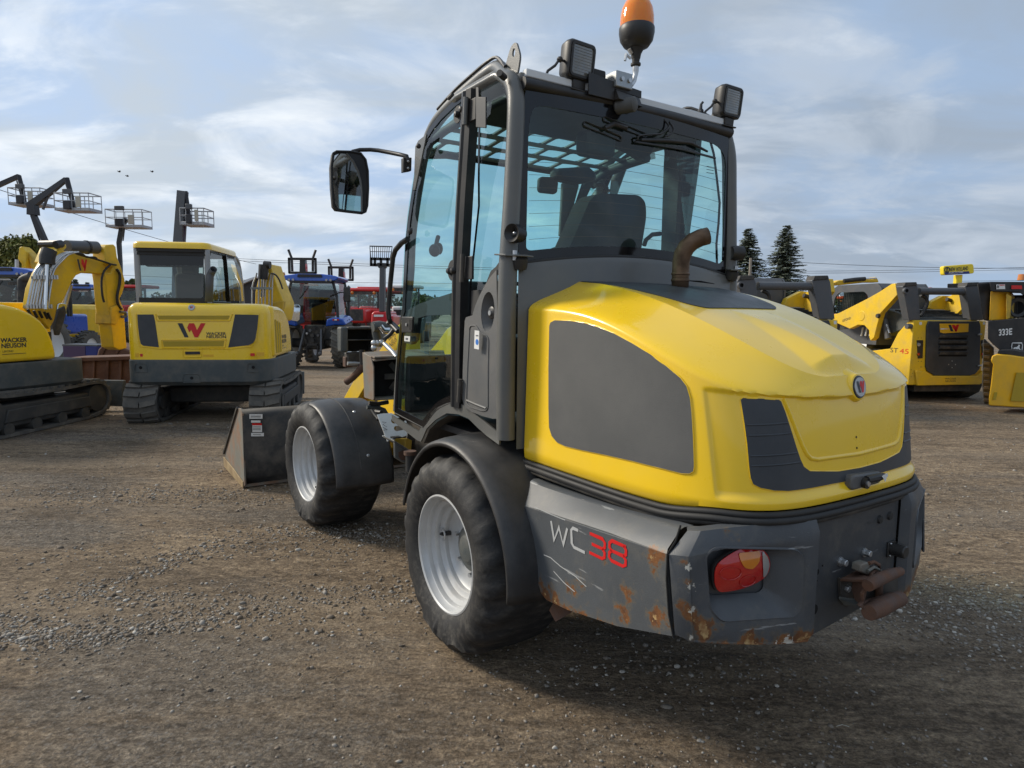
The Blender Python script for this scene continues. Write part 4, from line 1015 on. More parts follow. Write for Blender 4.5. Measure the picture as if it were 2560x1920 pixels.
# --- left side: door glass, hinge post, rear quarter window, quarter panel, sill
YG = .668
Fo = trace(cE, [(858,330),(770,400),(700,468),(650,530),(612,592),(590,650),(570,712),(545,850),(530,950),(512,1070),(497,1200),(485,1450),(478,1600)])+trace(cG, [(290,500),(276,650),(262,800),(252,950),(243,1190),(440,1292),(470,1255),(500,1212),(530,1175),(560,1152),(620,1124),(690,1122),(692,900)])+trace(cE, [(850,1200),(856,900),(868,620),(868,400)])
def side_fn(sg, yy=YG):
    def f(a, b):
        y = ysurf(b)+(yy-YG)
        return Vector((a, sg*y, b)), Vector((0, sg, 0))
    return f
door_o = Fo; door_i = inset(Fo, .030)
for sg in (1, -1):
    d = sheet(door_o, side_fn(sg), .10, holes=[door_i], thick=.004).build('door_frame', 'frit', loader, smooth=30, bevel=0)
    sheet(door_i, side_fn(sg), .12).build('door_glass', 'pane_door', loader, smooth=60)
    MB().tube([tuple(side_fn(sg)(a+.003, b)[0]) for a, b in Fo[4:18]], .004, 5).build('door_edge', 'cabgrey', loader, smooth=60)
    MB().tube([tuple(side_fn(sg)(a, b-.003)[0]) for a, b in Fo[17:25]], .006, 5).build('door_seal', 'rubber', loader, smooth=60)
    # hinge post
    MB().loft([[(a+da, sg*(y0), z) for da, y0 in ((0, .655), (.0, .685), (.028, .690), (.075, .690), (.10, .685), (.10, .655))] for a, z in ((.035, 1.02), (.045, 1.5), (.028, 1.9), (.0, 2.15), (-.02, 2.29))] if 0 else
              [[(a, sg*.640, z), (a, sg*.680, z), (a+.026, sg*.688, z), (a+.040, sg*.676, z), (a+.052, sg*.688, z), (a+.078, sg*.680, z), (a+.078, sg*.640, z)] for a, z in ((.092, 1.02), (.088, 1.3), (.078, 1.6), (.045, 1.9), (.018, 2.1), (.0, 2.24), (-.005, 2.33))]).build('hinge_post', 'black', loader, smooth=30)
# rear quarter window
qw = trace(cE, [(905,330),(925,300),(960,270),(1000,255),(1035,268),(1060,310),(1078,370),(1088,450),(1088,600),(1085,800),(1070,950),(1052,1100),(1045,1300)])+trace(cG, [(965,205),(925,250),(880,318),(840,400),(818,470),(800,525),(750,540),(752,300)])+trace(cE, [(905,1000),(905,700)])
for sg in (1, -1):
    sheet(qw, side_fn(sg, .660), .1).build('quarter_window', 'pane_door', loader, smooth=60)
    qi = inset(qw, .012); sheet(qw, side_fn(sg, .661), .1, holes=[qi], thick=.003).build('quarter_border', 'frit', loader, smooth=30)
# dark trim wedge at the foot of the quarter window
trim = trace(cG, [(968,130),(930,185),(895,215),(870,280),(850,340),(760,350),(752,525),(805,522),(835,425),(885,315),(968,205)])
for sg in (1, -1): sheet(trim, side_fn(sg, .659), .1, thick=.004).build('quarter_trim', 'interior', loader)
# quarter panel with filler recess
qp = trace(cG, [(972,208),(925,262),(885,325),(850,395),(825,455),(805,520),(760,535),(752,560),(745,700),(735,1100),(750,1150),(800,1185),(880,1215),(945,1232),(975,1232),(985,700)])
fc = trace(cG, [(912, 497)])[0]
rec = [(fc[0]+.052*cos(t*pi/10), fc[1]+.080*sin(t*pi/10)) for t in range(20)]
for sg in (1, -1):
    q = sheet(qp, side_fn(sg, .682), .06, holes=[rec], thick=.006).build('quarter_panel', 'plasticgrey', loader, smooth=30, bevel=0)
    mb = MB(); rr = [side_fn(sg, .686)(a, b)[0] for a, b in rec]; ri = [side_fn(sg, .640)(fc[0]+(a-fc[0])*.62-.012, fc[1]+(b-fc[1])*.7)[0] for a, b in rec]
    mb.loft([rr, ri], closed=True, cap=False); mb.add(ri, [tuple(range(20))]); mb.build('filler_recess', 'plasticgrey', q, smooth=50)
    c = Vector((fc[0]-.018, sg*.648, fc[1]-.004)); MB().lathe([(0, .022), (.020, .022), (.026, .018), (.028, 0)], c, (0, sg, 0), 18).build('filler_cap', 'black', q)
    MB().cyl(c+Vector((0, sg*.020, 0)), c+Vector((0, sg*.028, 0)), .010, n=12).build('cap_lock', 'zinc', q)
    # pressed outline of the panel's field
    fld = rnd(trace(cG, [(788,590),(835,590),(860,640),(910,665),(920,690),(915,1170),(880,1180),(790,1150),(765,1120)]), .02, 3)
    MB().tube([side_fn(sg, .688)(a, b)[0] for a, b in dens(fld, .03)]+[side_fn(sg, .688)(*fld[0])[0]], .004, 6, cap=False).build('panel_bead', 'plasticgrey', q, smooth=60)
    MB().tube([side_fn(sg, .690)(a, b)[0] for a, b in trace(cG, [(770,1105),(840,1135),(905,1160)])], .005, 6).build('panel_bead', 'plasticgrey', q, smooth=60)
# sticker on the panel
st = P(cG, [(794,624), (825,628), (823,757), (790,750)], 'y', .698); MB().prism(st, (0, .0012, 0)).build('sticker', 'label', loader, smooth=0)
c = LF.bp(900+.3618*808, 600+.3618*705, 'y', .700); MB().lathe([(0, .0), (.012, 0)], c, (0, 1, 0), 18).build('sticker_dot', 'blue_ink', loader, smooth=0)
c = LF.bp(900+.3618*808, 600+.3618*660, 'y', .700); MB().box(c.x-.010, c.x+.010, c.y-.0005, c.y, c.z-.003, c.z+.002).build('sticker_print', 'labelink', loader, smooth=0)
# sill arch
sa = [(.862,.880),(.520,.848),(.434,.932),(.34,.988),(.228,1.026),(.155,1.034),(.097,1.040),(0,1.022),(-.13,.985),(-.225,.960),(-.225,.915),(-.13,.935),(-.059,.955),(.025,.984),(.118,.990),(.228,.979),(.34,.932),(.434,.876),(.474,.828),(.50,.800),(.54,.800),(.862,.852)]
for sg in (1, -1): sheet(sa, side_fn(sg, .664), .08, thick=.008).build('sill_arch', 'cabgrey', loader, smooth=30)
for sg in (1, -1):
    MB().loft([[(x, sg*.655, z-.03) for x, z in ((.50,.82),(.434,.90),(.34,.955),(.228,1.0),(.118,1.01),(0,1.0),(-.13,.95),(-.24,.90))], [(x, sg*.36, z-.03) for x, z in ((.50,.82),(.434,.90),(.34,.955),(.228,1.0),(.118,1.01),(0,1.0),(-.13,.95),(-.24,.90))]], closed=False, cap=False).build('wheel_arch_liner', 'chassis', loader)
# cab tub: floor, side linings, seat base
MB().box(.10, .86, -.60, .60, .87, .90).build('cab_floor', 'interior', loader)
MB().box(-.235, .08, -.63, .63, 1.04, 1.34).build('engine_bulkhead', 'interior', loader, bevel=.02)
MB().box(.80, .86, -.60, .60, .90, 1.20).build('front_bulkhead', 'interior', loader, bevel=.01)
dl = trace(cG, [(292,500),(400,440),(560,385),(688,345),(688,515),(540,518),(450,522),(392,540),(375,690),(345,722),(285,705)])
for sg in (1, -1): sheet(dl, side_fn(sg, .660), .1, thick=-.02 if sg > 0 else .02).build('door_lining', 'interior', loader)
# latch, grab handle, stickers and pivots on the door
lt = P(cG, [(300,530),(378,530),(370,640),(300,640)], 'y', .676); MB().prism(lt, (0, .012, 0)).build('door_latch', 'black', loader, bevel=.004)
li = P(cG, [(342,548),(362,550),(360,622),(340,620)], 'y', .689); MB().prism(li, (0, .001, 0)).build('latch_pull', 'hole', loader)
c = LF.bp(900+.3618*322, 600+.3618*585, 'y', .69); MB().cyl(c, c+Vector((0, .004, 0)), .008, n=14).build('door_lock', 'zinc', loader)
s1 = P(cG, [(308,663),(347,666),(345,702),(307,698)], 'y', .674); MB().prism(s1, (0, .001, 0)).build('sticker', 'label', loader, smooth=0)
s1 = P(cG, [(315,675),(332,677),(331,690),(315,689)], 'y', .6755); MB().prism(s1, (0, .0005, 0)).build('sticker_print', 'labelink', loader, smooth=0)
hb = P(cG, [(485,485),(505,470),(560,470),(620,480)], 'y', .62); MB().tube(hb, [.012, .019, .020, .018], 12).build('grab_handle', 'black', loader, smooth=60)
MB().cyl(hb[0], hb[0]+(hb[0]-hb[1]).normalized()*.012, .008, n=10).build('handle_tip', 'white', loader)
c = LF.bp(900+.3618*645, 600+.3618*210, 'y', .676); MB().lathe([(0, .004), (.045, .004), (.047, 0)], c, (0, 1, 0), 26).build('hinge_disc', 'interior', loader)
for dx in (.018, -.018): MB().lathe([(0, .020), (.010, .018), (.016, .008), (.017, 0)], c+Vector((dx, .004, -.002)), (0, 1, 0), 16).build('hinge_nut', 'black', loader)
c = LF.bp(900+.3618*515, 600+.3618*72, 'y', .55); MB().ball(c, (.02, .03, .032), 14, 8).build('armrest_knob', 'black', loader)
MB().tube([c, c+Vector((.06, -.05, .075))], [.010, .012], 8).build('armrest_stalk', 'interior', loader)
c = LF.bp(900+.3618*548, 600+.3618*60, 'y', .50); MB().ball(c, (.012, .02, .03), 12, 8).build('armrest_knob', 'black', loader)
c = LF.bp(800+.434*525, 80+.434*1147, 'y', .672); MB().lathe([(0, .016), (.012, .014), (.016, .006), (.017, 0)], c, (0, 1, 0), 16).build('door_stop', 'black', loader)
# hinges
for (u, v0, v1) in ((1165, 243, 312), (1157, 635, 705), (1150, 948, 1005)):
    a = LF.bp(u, v0, 'y', .695); b = LF.bp(u-3, v1, 'y', .695)
    MB().tube([a, b], .0105, 12).build('hinge_barrel', 'cabgrey' if v0 < 400 else 'chassis', loader); 
    MB().box(min(a.x, b.x)-.055, max(a.x, b.x), .672, .682, b.z+.01, a.z-.01).build('hinge_leaf', 'black', loader, bevel=.002)
pl_ = P(cE, [(905,320),(920,320),(920,375),(962,375),(962,555),(905,550)], 'y', .69); MB().prism(pl_, (0, .006, 0)).build('hinge_plate', 'black', loader, bevel=.002)
c = LF.bp(800+.434*795, 80+.434*475, 'y', .668); MB().lathe([(0, .003), (.035, .003), (.036, 0)], c, (0, 1, 0), 24).build('hinge_disc', 'interior', loader)
for du, dv in ((795, 475), (822, 447)):
    c = LF.bp(800+.434*du, 80+.434*dv, 'y', .672); MB().lathe([(0, .018), (.010, .016), (.014, .006), (.014, 0)], c, (0, 1, 0), 14).build('hinge_nut', 'black', loader)
for u, v, y in ((800+.434*1062, 80+.434*262, .65), (1246, 377+.0, .0)):
    if y: c = LF.bp(u, v, 'y', y); MB().cyl(c, c+Vector((-.02, .035, .004)), .013, n=12).build('window_stop', 'black', loader)
c = LF.bp(800+.434*752, 80+.434*366, 'y', .64); MB().tube([c+Vector((.02, 0, -.008)), c+Vector((-.02, 0, .0))], .008, 8).build('gutter_clip', 'black', loader)
# window catch on the rear pillar, both sides
for sg in (1, -1):
    c = Vector((-.285, sg*.640, 1.735)); MB().lathe([(.014, .0), (.014, .012), (.034, .030), (.036, .0), (.030, -.03)], c, (-.35, sg*.94, 0), 22).build('pillar_catch', 'black', loader)
    MB().ball(c+Vector((-.008, sg*.012, 0)), .007, 8, 6).build('catch_bolt', 'zinc', loader)
    MB().prism([(-.225, sg*.70, 1.655), (-.29, sg*.69, 1.650), (-.33, sg*.62, 1.648), (-.31, sg*.575, 1.648), (-.255, sg*.60, 1.652)], (0, 0, .006)).build('catch_bracket', 'cabgrey', loader, bevel=.001)
    MB().cyl((-.285, sg*.645, 1.635), (-.285, sg*.645, 1.672), .009, n=8).build('catch_bolt', 'zinc', loader)
    MB().lathe([(0, .0), (.026, .004), (.030, .02), (.03, .045), (.02, .055), (0, .055)], (-.275, sg*.615, 1.60), (-.2, sg*.1, 1), 16).build('rubber_buffer', 'rubber', loader)
# --- handrail in front of the door
hr = P(cE, [(505,1192),(470,1215),(435,1255),(420,1300),(405,1450),(392,1600),(398,1650)], 'y', .66)+P(cG, [(215,580),(262,632)], 'y', .64)
MB().tube(hr, .0135, 10).build('handrail', 'black', loader, smooth=60)
hr2 = [(p.x, -p.y, p.z) for p in hr]; MB().tube(hr2, .0135, 10).build('handrail', 'black', loader, smooth=60)
# --- mirrors
mo = [(75,700),(95,688),(180,690),(235,700),(262,735),(275,800),(277,900),(272,1000),(262,1035),(240,1045),(150,1035),(95,1028),(78,1005),(68,900),(64,780)]
mi = [(84,712),(110,700),(150,703),(185,745),(212,800),(230,860),(236,920),(236,1034),(150,1025),(100,1015),(86,990),(76,880),(74,780)]
XM = .93
mo3 = P(cE, mo, 'x', XM); mi3 = P(cE, mi, 'x', XM-.003)
cc = sum(mo3, Vector((0, 0, 0)))/len(mo3)
def mirror_set(sg):
    f = lambda p: Vector((p.x, sg*p.y, p.z))
    rings = [[f(q) for q in mo3], [f(cc+(q-cc)*1.0)+Vector((.035, 0, 0)) for q in mo3], [f(cc+(q-cc)*.86)+Vector((.075, 0, 0)) for q in mo3], [f(cc+(q-cc)*.4)+Vector((.095, 0, 0)) for q in mo3]]
    h_ = MB().loft(rings).build('mirror_housing', 'black', loader, smooth=50)
    MB().tube([f(q)+Vector((-.002, 0, 0)) for q in mo3]+[f(mo3[0])], .006, 6, cap=False).build('mirror_surround', 'rubber', h_, smooth=60)
    MB().add([f(q)+Vector((-.001, 0, 0)) for q in mi3], [tuple(range(len(mi3)))]).build('mirror_glass', 'mirror', h_, smooth=0)
    MB().tube([f(q)+Vector((-.003, 0, 0)) for q in P(cE, [(150,700),(190,745),(217,800),(234,860),(240,920),(240,1036)], 'x', XM-.003)], .005, 6).build('mirror_divider', 'cabgrey', h_, smooth=60)
    arm = [LF.bp(800+.434*u, 80+.434*v, 'x', x) for u, v, x in ((185,690,.955),(230,679,.95),(290,678,.93),(335,682,.90),(400,694,.83),(460,706,.76),(500,716,.70),(508,745,.70))]
    MB().tube([f(q) for q in arm], .0105, 10).build('mirror_arm', 'black', loader, smooth=60)
    bk = P(cE, [(480,722),(530,722),(528,800),(480,808)], 'x', .70); MB().prism([f(q) for q in bk], (.03, 0, 0)).build('mirror_bracket', 'black', loader, bevel=.004)
    for v in (745, 785):
        c = f(LF.bp(800+.434*508, 80+.434*v, 'x', .695)); MB().ball(c, .007, 8, 6).build('bracket_bolt', 'zinc', loader)
    ga = P(cE, [(526,628),(540,622),(590,655),(575,700),(550,785),(520,800),(518,720)], 'y', .64)
    ga = [(.545,2.265),(.565,2.275),(.55,2.22),(.60,2.12),(.64,2.02),(.67,2.03),(.63,2.10),(.645,2.24),(.625,2.275)]
    MB().prism([(x, sg*.635, z) for x, z in [(.500,2.265),(.590,2.255),(.625,2.235),(.640,2.10),(.655,2.03),(.63,2.03)]], (0, -sg*.008, 0)).build('mirror_mount', 'cabgrey', loader, bevel=.001)
mirror_set(1); mirror_set(-1)
c = LF.bp(800+.434*568, 80+.434*657, 'y', .66); MB().ball(c, .012, 10, 6).build('mount_bolt', 'black', loader)
# --- roof-mounted lamps
def worklight(cx, cy, cz, yaw, bs=1):
    e = bpy.data.objects.new('work_light', None); COL.objects.link(e); e.parent = loader; e.location = (cx, cy, cz); e.rotation_euler = (0, -.12, yaw); e.empty_display_size = .05
    sq = lambda h, x, r=.018: [(x, a, b) for a, b in rnd([(-h, -h*1.08), (h, -h*1.08), (h, h*1.08), (-h, h*1.08)], r, 4)]
    MB().loft([sq(.040, .045), sq(.056, .030), sq(.062, .0), sq(.062, -.020), sq(.058, -.026)]).build('lamp_case', 'black', e, smooth=45)
    MB().loft([sq(.055, -.0262), sq(.055, -.030), sq(.047, -.030, .01), sq(.047, -.0255, .01)], cap=False).build('lamp_bezel', 'black', e, smooth=30)
    e.scale = (1.12, 1.12, 1.05)
    g = MB().loft([sq(.047, -.0268, .01), sq(.046, -.0275, .01)]).build('lamp_glass', 'lens', e, smooth=30)
    for k in range(9): MB().box(-.0284, -.0275, -.040, .040, -.040+.010*k, -.0385+.010*k).build('lens_line', 'lens', e, smooth=0)
    MB().box(-.022, .022, -.030, .030, -.100, -.066).build('lamp_foot', 'black', e, bevel=.004)
    MB().box(-.030, .030, -.040, .040, -.106, -.100).build('lamp_bracket', 'black', e, bevel=.002)
    MB().tube([(.0, .055, -.01), (.0, .085, -.012), (.0, .10, -.035), (.0, .13, -.06), (.0, .145, -.10)], .005, 8).build('lamp_cable', 'black', e, smooth=60)
    MB().ball((.0, .082, -.010), .011, 8, 6).build('cable_gland', 'black', e)
    return e
worklight(-.255, .338, 2.425, .06); worklight(-.255, -.565, 2.430, .02)
MB().ball((-.22, -.42, 2.375), .014, 8, 6).build('roof_bolt', 'black', loader)
MB().tube([(-.235, -.40, 2.345), (-.235, -.405, 2.40), (-.235, -.415, 2.41)], [.010, .006, .006], 8).build('roof_bolt', 'black', loader)
# --- beacon
bx, by = -.27, .042
MB().lathe([(0, 2.532), (.028, 2.533), (.052, 2.543), (.068, 2.566), (.0735, 2.595), (.0735, 2.614), (.070, 2.620)], (bx, by, 0), (.0, 0, 1), 30).build('beacon_base', 'black', loader, smooth=50)
MB().lathe([(.069, 2.617), (.070, 2.635), (.069, 2.66), (.064, 2.69), (.053, 2.715), (.036, 2.731), (.018, 2.738), (0, 2.740)], (bx, by, 0), (0, 0, 1), 48).build('beacon_dome', 'amber', loader, smooth=60) if 'amber' in M else None
MB().lathe([(0, .0), (.03, .0), (.032, .015), (.026, .05), (.0, .055)], (bx, by, 2.625), (0, 0, 1), 20).build('beacon_reflector', 'amber_core', loader) if 'amber_core' in M else None
MB().lathe([(.018, 2.495), (.021, 2.512), (.027, 2.524), (.033, 2.534)], (bx, by, 0), (0, 0, 1), 16).build('beacon_collar', 'rubber', loader)
MB().lathe([(.012, 2.460), (.015, 2.464), (.021, 2.468), (.021, 2.476), (.015, 2.480), (.017, 2.498)], (bx, by, 0), (0, 0, 1), 16).build('beacon_clamp', 'rubber', loader)
MB().tube([(bx, by+.03, 2.49), (bx, by+.055, 2.50), (bx, by+.060, 2.475)], [.006, .008, .006], 6).build('wing_screw', 'zinc', loader)
MB().tube([(bx, by+.025, 2.51), (bx, by+.04, 2.525)], .009, 6).build('wing_screw', 'zinc', loader)
MB().tube([(bx, by, 2.47), (bx, by, 2.445), (bx, by, 2.43), (bx-.004, by+.010, 2.405), (bx-.01, by+.030, 2.383), (bx-.02, by+.065, 2.370)], [.014, .0135, .010, .010, .010, .010], 12).build('beacon_stem', 'zinc', loader, smooth=60)
MB().box(bx-.035, bx+.035, by+.045, by+.135, 2.352, 2.415).build('stem_bracket', 'zincdull', loader, bevel=.004)
for dy in (.065, .105): MB().cyl((bx-.036, by+dy, 2.385), (bx-.042, by+dy, 2.385), .009, n=8).build('bracket_bolt', 'zinc', loader)
MB().prism([(bx-.02, by+.265, 2.30), (bx-.02, by+.265, 2.385), (bx-.02, by+.15, 2.375), (bx-.02, by-.02, 2.365), (bx-.02, by-.02, 2.335), (bx-.02, by+.13, 2.345), (bx-.02, by+.13, 2.30)], (.006, 0, 0)).build('roof_bracket', 'black', loader, bevel=.002)
MB().prism([(bx-.03, by+.0, 2.33), (bx-.03, by+.13, 2.34), (bx-.05, by+.13, 2.30), (bx-.05, by, 2.29)], (.03, 0, 0)).build('roof_bracket', 'black', loader, bevel=.002)
MB().box(bx+.01, bx+.05, by+.15, by+.22, 2.385, 2.42).build('relay_box', 'rubber', loader, bevel=.008)
# licence lamp under the bar
MB().lathe([(0, .052), (.022, .050), (.030, .044), (.031, -.03), (.02, -.04), (0, -.04)], (-.30, .125, 2.285), (-1, -.45, 0), 20).build('reversing_lamp', 'meshgrey', loader)
# wiper and its motor behind the glass
def rwp(a, b, d=.012): return rw(a, b)[0]+Vector((-d, 0, 0))
MB().tube([rwp(.02, .80), rwp(-.14, .835), rwp(-.30, .86), rwp(-.42, .83)], [.008, .010, .008, .005], 8).build('wiper_arm', 'black', loader, smooth=60)
MB().tube([rwp(.05, .78, .01), rwp(-.10, .79, .01), rwp(-.25, .80, .01), rwp(-.48, .80, .01)], .005, 6).build('wiper_blade', 'black', loader, smooth=60)
MB().tube(smooth_path([rwp(-.14, .985, .0), rwp(-.15, .93, .02), rwp(-.10, .87, .02), rwp(-.03, .845, .02), rwp(.035, .82, .02), rwp(.04, .79, .015)], 4), .0045, 6).build('washer_hose', 'black', loader, smooth=60)
MB().tube(smooth_path([rwp(-.175, .985, .0), rwp(-.18, .92, .02), rwp(-.16, .88, .02), rwp(-.12, .855, .02)], 4), .0045, 6).build('washer_hose', 'black', loader, smooth=60)
for (a, b, L_) in ((.22, .845, .10), (.10, .90, .12)):
    lp = rnd([(a+L_, b+.012), (a-L_, b-.045), (a-L_, b-.075), (a+L_, b-.02)], .01, 3)
    MB().tube([rwp(p, q, .004) for p, q in lp]+[rwp(*lp[0], .004)], .003, 5, cap=False).build('wiper_bracket', 'black', loader, smooth=60)
MB().tube([rwp(.22, .83), rwp(.17, .87), rwp(.10, .86)], .010, 8).build('wiper_motor', 'black', loader)
MB().box(-.21, -.12, .08, .24, 2.10, 2.2).build('wiper_motor_cover', 'interior', loader, bevel=.02)
# --- inside the cab
sb = [(q.y, q.z) for q in P(cF, [(490,1400),(600,1090),(640,1055),(860,1065),(900,1100),(912,1180),(895,1400)], 'x', .02)]
sheet(rnd(sb, .04), lambda a, b: (Vector((.02+(1.95-b)*.12, a, b)), Vector((1, 0, 0))), .08, thick=.12).build('seat_back', 'seat', loader, bevel=.02)
MB().box(.06, .22, -.36, .16, 1.25, 1.75).build('seat_back_core', 'seat', loader, bevel=.04)
MB().box(.15, .66, -.34, .14, 1.15, 1.32).build('seat_cushion', 'seat', loader, bevel=.05, seg=3)
MB().box(.18, .50, -.28, .10, .90, 1.15).build('seat_base', 'interior', loader, bevel=.01)
MB().tube(P(cF, [(895,1340),(905,1310),(940,1280),(985,1275)], 'x', .15), .012, 8).build('armrest', 'interior', loader, smooth=60)
MB().tube(P(cF, [(625,1010),(660,1005),(695,1030)], 'x', .3), .010, 8).build('cab_hook', 'interior', loader, smooth=60)
MB().box(.05, .55, -.62, -.36, .90, 1.42).build('side_console', 'interior', loader, bevel=.03)
MB().tube([(.35, -.45, 1.4), (.36, -.45, 1.55), (.37, -.44, 1.58)], [.010, .010, .018], 10).build('control_lever', 'black', loader)
MB().lathe([(.17, .0), (.185, .012), (.17, .024), (.16, .012)], (.64, .0, 1.52), (-.45, 0, .9), 36, closed=True).build('steering_wheel', 'black', loader)
MB().tube([(.78, 0, .92), (.70, 0, 1.4), (.645, 0, 1.52)], [.05, .045, .04], 12).build('steering_column', 'interior', loader)
for t in (0, 2.1, 4.2): MB().tube([(.645, 0, 1.53), (.645+.0*cos(t), .17*cos(t), 1.53+.08*sin(t))], .012, 6).build('wheel_spoke', 'black', loader)
def pbox(crop, pts, x, th, name, mat, bev=.01):
    MB().prism(P(crop, pts, 'x', x), (th, 0, 0)).build(name, mat, loader, bevel=bev)
pbox(cF, [(327,972),(345,962),(420,965),(430,1000),(425,1050),(410,1058),(335,1050),(325,1035)], .5, .03, 'interior_mirror', 'interior')
pbox(cF, [(428,915),(600,905),(640,940),(640,985),(560,1000),(430,975)], .45, .09, 'heater_vent', 'interior', .02)
MB().tube(P(cF, [(400,940),(410,970),(440,992),(470,988)], 'x', .5), .006, 6).build('mirror_stalk', 'interior', loader, smooth=60)
pbox(cF, [(455,995),(530,985),(545,1010),(500,1180),(470,1290),(440,1290),(450,1120)], .66, .03, 'dash_column', 'meshgrey')
pbox(cF, [(600,920),(640,960),(560,1130),(500,1300),(400,1390),(430,1340),(540,1100)], .62, .04, 'pillar_trim', 'interior')
MB().box(.66, .80, .10, .34, 1.35, 1.60).build('instrument_pod', 'interior', loader, bevel=.03)
pbox(cF, [(905,850),(915,800),(950,800),(960,865),(910,875)], .35, .02, 'dome_lamp', 'white', .003)
MB().tube([(.72, -.56, 2.20), (.60, -.57, 2.255), (.42, -.575, 2.275), (.28, -.575, 2.28)], .030, 8).build('roof_side_trim', 'interior', loader, smooth=60)
MB().tube([(.72, .56, 2.20), (.60, .57, 2.255), (.42, .575, 2.275), (.28, .575, 2.28)], .020, 8).build('roof_side_trim', 'interior', loader, smooth=60)
for (a, w, h) in ((.27, .05, .025), (-.46, .05, .03)):
    pass
tx = Vector((-.262, -.455, 2.12))
for k in range(3): MB().box(tx.x, tx.x+.001, tx.y-.025, tx.y+.025, tx.z-.014*k, tx.z-.014*k+.0025).build('window_print', 'chassis', loader, smooth=0)
MB().box(.70, .705, -.12, -.03, .90, 1.0).build('pedal', 'interior', loader)
MB().prism(P(cF, [(985,1390),(1065,1390),(1085,1000),(1105,890),(1105,745),(1010,745),(1000,900)], 'y', -.60), (0, -.03, 0)).build('door_post', 'interior', loader, bevel=.005)
# --- exhaust
EX = [(-.475, -.052, 1.52), (-.475, -.052, 1.60), (-.475, -.052, 1.650), (-.478, -.056, 1.684), (-.486, -.069, 1.713), (-.499, -.089, 1.736), (-.517, -.116, 1.752), (-.533, -.142, 1.760)]
MB().tube(EX, [.035, .035, .035, .0355, .036, .036, .0355, .0350], 28, cap=False).build('exhaust_pipe', 'exhaust', loader, smooth=60).modifiers.new('t', 'SOLIDIFY').thickness = .003
for z in (1.578, 1.604): MB().lathe([(.0355, -.006), (.0380, -.003), (.0380, .003), (.0355, .006)], (-.475, -.052, z), (0, 0, 1), 26).build('exhaust_band', 'exhaust', loader)
MB().prism(rnd([(-.475, -.14, 1.575)]*0+[(-.40, -.16), (-.47, -.19), (-.53, -.17), (-.50, -.115)], .02) and [(-.455,-.11,1.578),(-.52,-.125,1.574),(-.545,-.18,1.564),(-.50,-.17,1.570)], (0, 0, .003)).build('rain_slot', 'hole', loader)

# --- front frame, linkage, cooler and bucket
YA = .25
def plate3(crop, pts, y, th, name, mat, bev=.004, parent=None):
    q = P(crop, pts, 'y', y); return MB().prism([tuple(a) for a in q], (0, -th, 0)).build(name, mat, parent or loader, bevel=bev)
arm1 = plate3(cP, [(440,330),(520,215),(590,95),(660,40),(760,60),(760,400),(620,560),(560,330)], .24, .08, 'loader_arm', 'yellow_old')
arm2 = plate3(cP, [(185,690),(262,640),(262,520),(300,590),(400,640),(620,790),(640,960),(520,990),(420,830),(330,880),(180,765)], .22, .08, 'front_frame_plate', 'yellow_old')
plate3(cP, [(400,1040),(500,960),(560,980),(520,1250),(560,1330),(500,1420),(440,1300)], .30, .06, 'front_frame_plate', 'yellow_dirty')
plate3(cP, [(530,1230),(720,1230),(700,1480),(560,1380)], .28, .05, 'centre_hinge_plate', 'yellow_dirty')
MB().prism([(1.0,.15,.35),(1.9,.15,.35),(2.3,.15,.55),(2.3,.15,.80),(1.55,.15,.80),(1.2,.15,.60),(1.0,.15,.58)], (0, -.3, 0)).build('front_frame', 'chassis', loader, bevel=.01)
# second arm on the right, cross tube
MB().prism([(q.x, -.18, q.z) for q in P(cP, [(440,330),(520,215),(590,95),(660,40),(760,60),(760,400),(620,560),(560,330)], 'y', .24)], (0, -.07, 0)).build('loader_arm', 'yellow_old', loader, bevel=.004)
lm = P(cP, [(560,200),(640,130)], 'y', .256)
for s_, u, v, sz, rot in (('WACK', 545, 225, .060, 1), ('NEUS', 560, 290, .055, 1)):
    a = LF.bp(840+.2412*u, 800+.2412*v, 'y', .2425); b = LF.bp(840+.2412*(u+80), 800+.2412*(v-85), 'y', .2425); text_on(s_, sz, a, (b-a), (b-a).cross(Vector((0, -1, 0)))*1, 'arm_lettering', 'darkmark', arm1, off=.002)
a = LF.bp(840+.2412*265, 800+.2412*650, 'y', .2225); b = LF.bp(840+.2412*225, 800+.2412*800, 'y', .2225)
text_on('LEFOND', .045, a, (b-a), (b-a).cross(Vector((0, -1, 0))), 'arm_lettering', 'darkmark', arm2, off=.002)
# cooler box with rusty cheek plate
bx_ = P(cP, [(405,420),(700,400),(700,800),(410,820)], 'x', 1.35); ck = P(cP, [(300,330),(405,425),(408,790),(385,820),(310,825)], 'y', .60)
x0, zt_, zb_ = 1.35, 1.150, .905
co = MB(); co.box(1.35, 1.50, .20, .215, zb_, zt_); co.box(1.35, 1.50, .20, .575, zt_, zt_+.012); co.box(1.35, 1.50, .20, .575, zb_-.012, zb_); co.box(1.49, 1.50, .20, .575, zb_, zt_)
cb = co.build('cooler_box', 'rustplate', loader, bevel=.002)
MB().prism(rnd([(1.345, .905), (1.345, 1.125), (1.42, 1.19), (1.70, 1.195), (1.70, .90)], .02) and [(1.345,.578,.91),(1.355,.578,.895),(1.51,.578,.895),(1.53,.578,1.178),(1.39,.578,1.160),(1.345,.578,1.10)], (0, .008, 0)).build('cooler_cheek', 'rustplate', loader, bevel=.003)
MB().prism([(1.35,.58,1.140),(1.52,.58,1.180),(1.52,.20,1.190),(1.35,.20,1.165)], (0, 0, -.008)).build('cooler_lid', 'rustplate', loader, bevel=.002)
MB().box(1.44, 1.485, .22, .57, .91, 1.14).build('cooler_core', 'hole', loader)
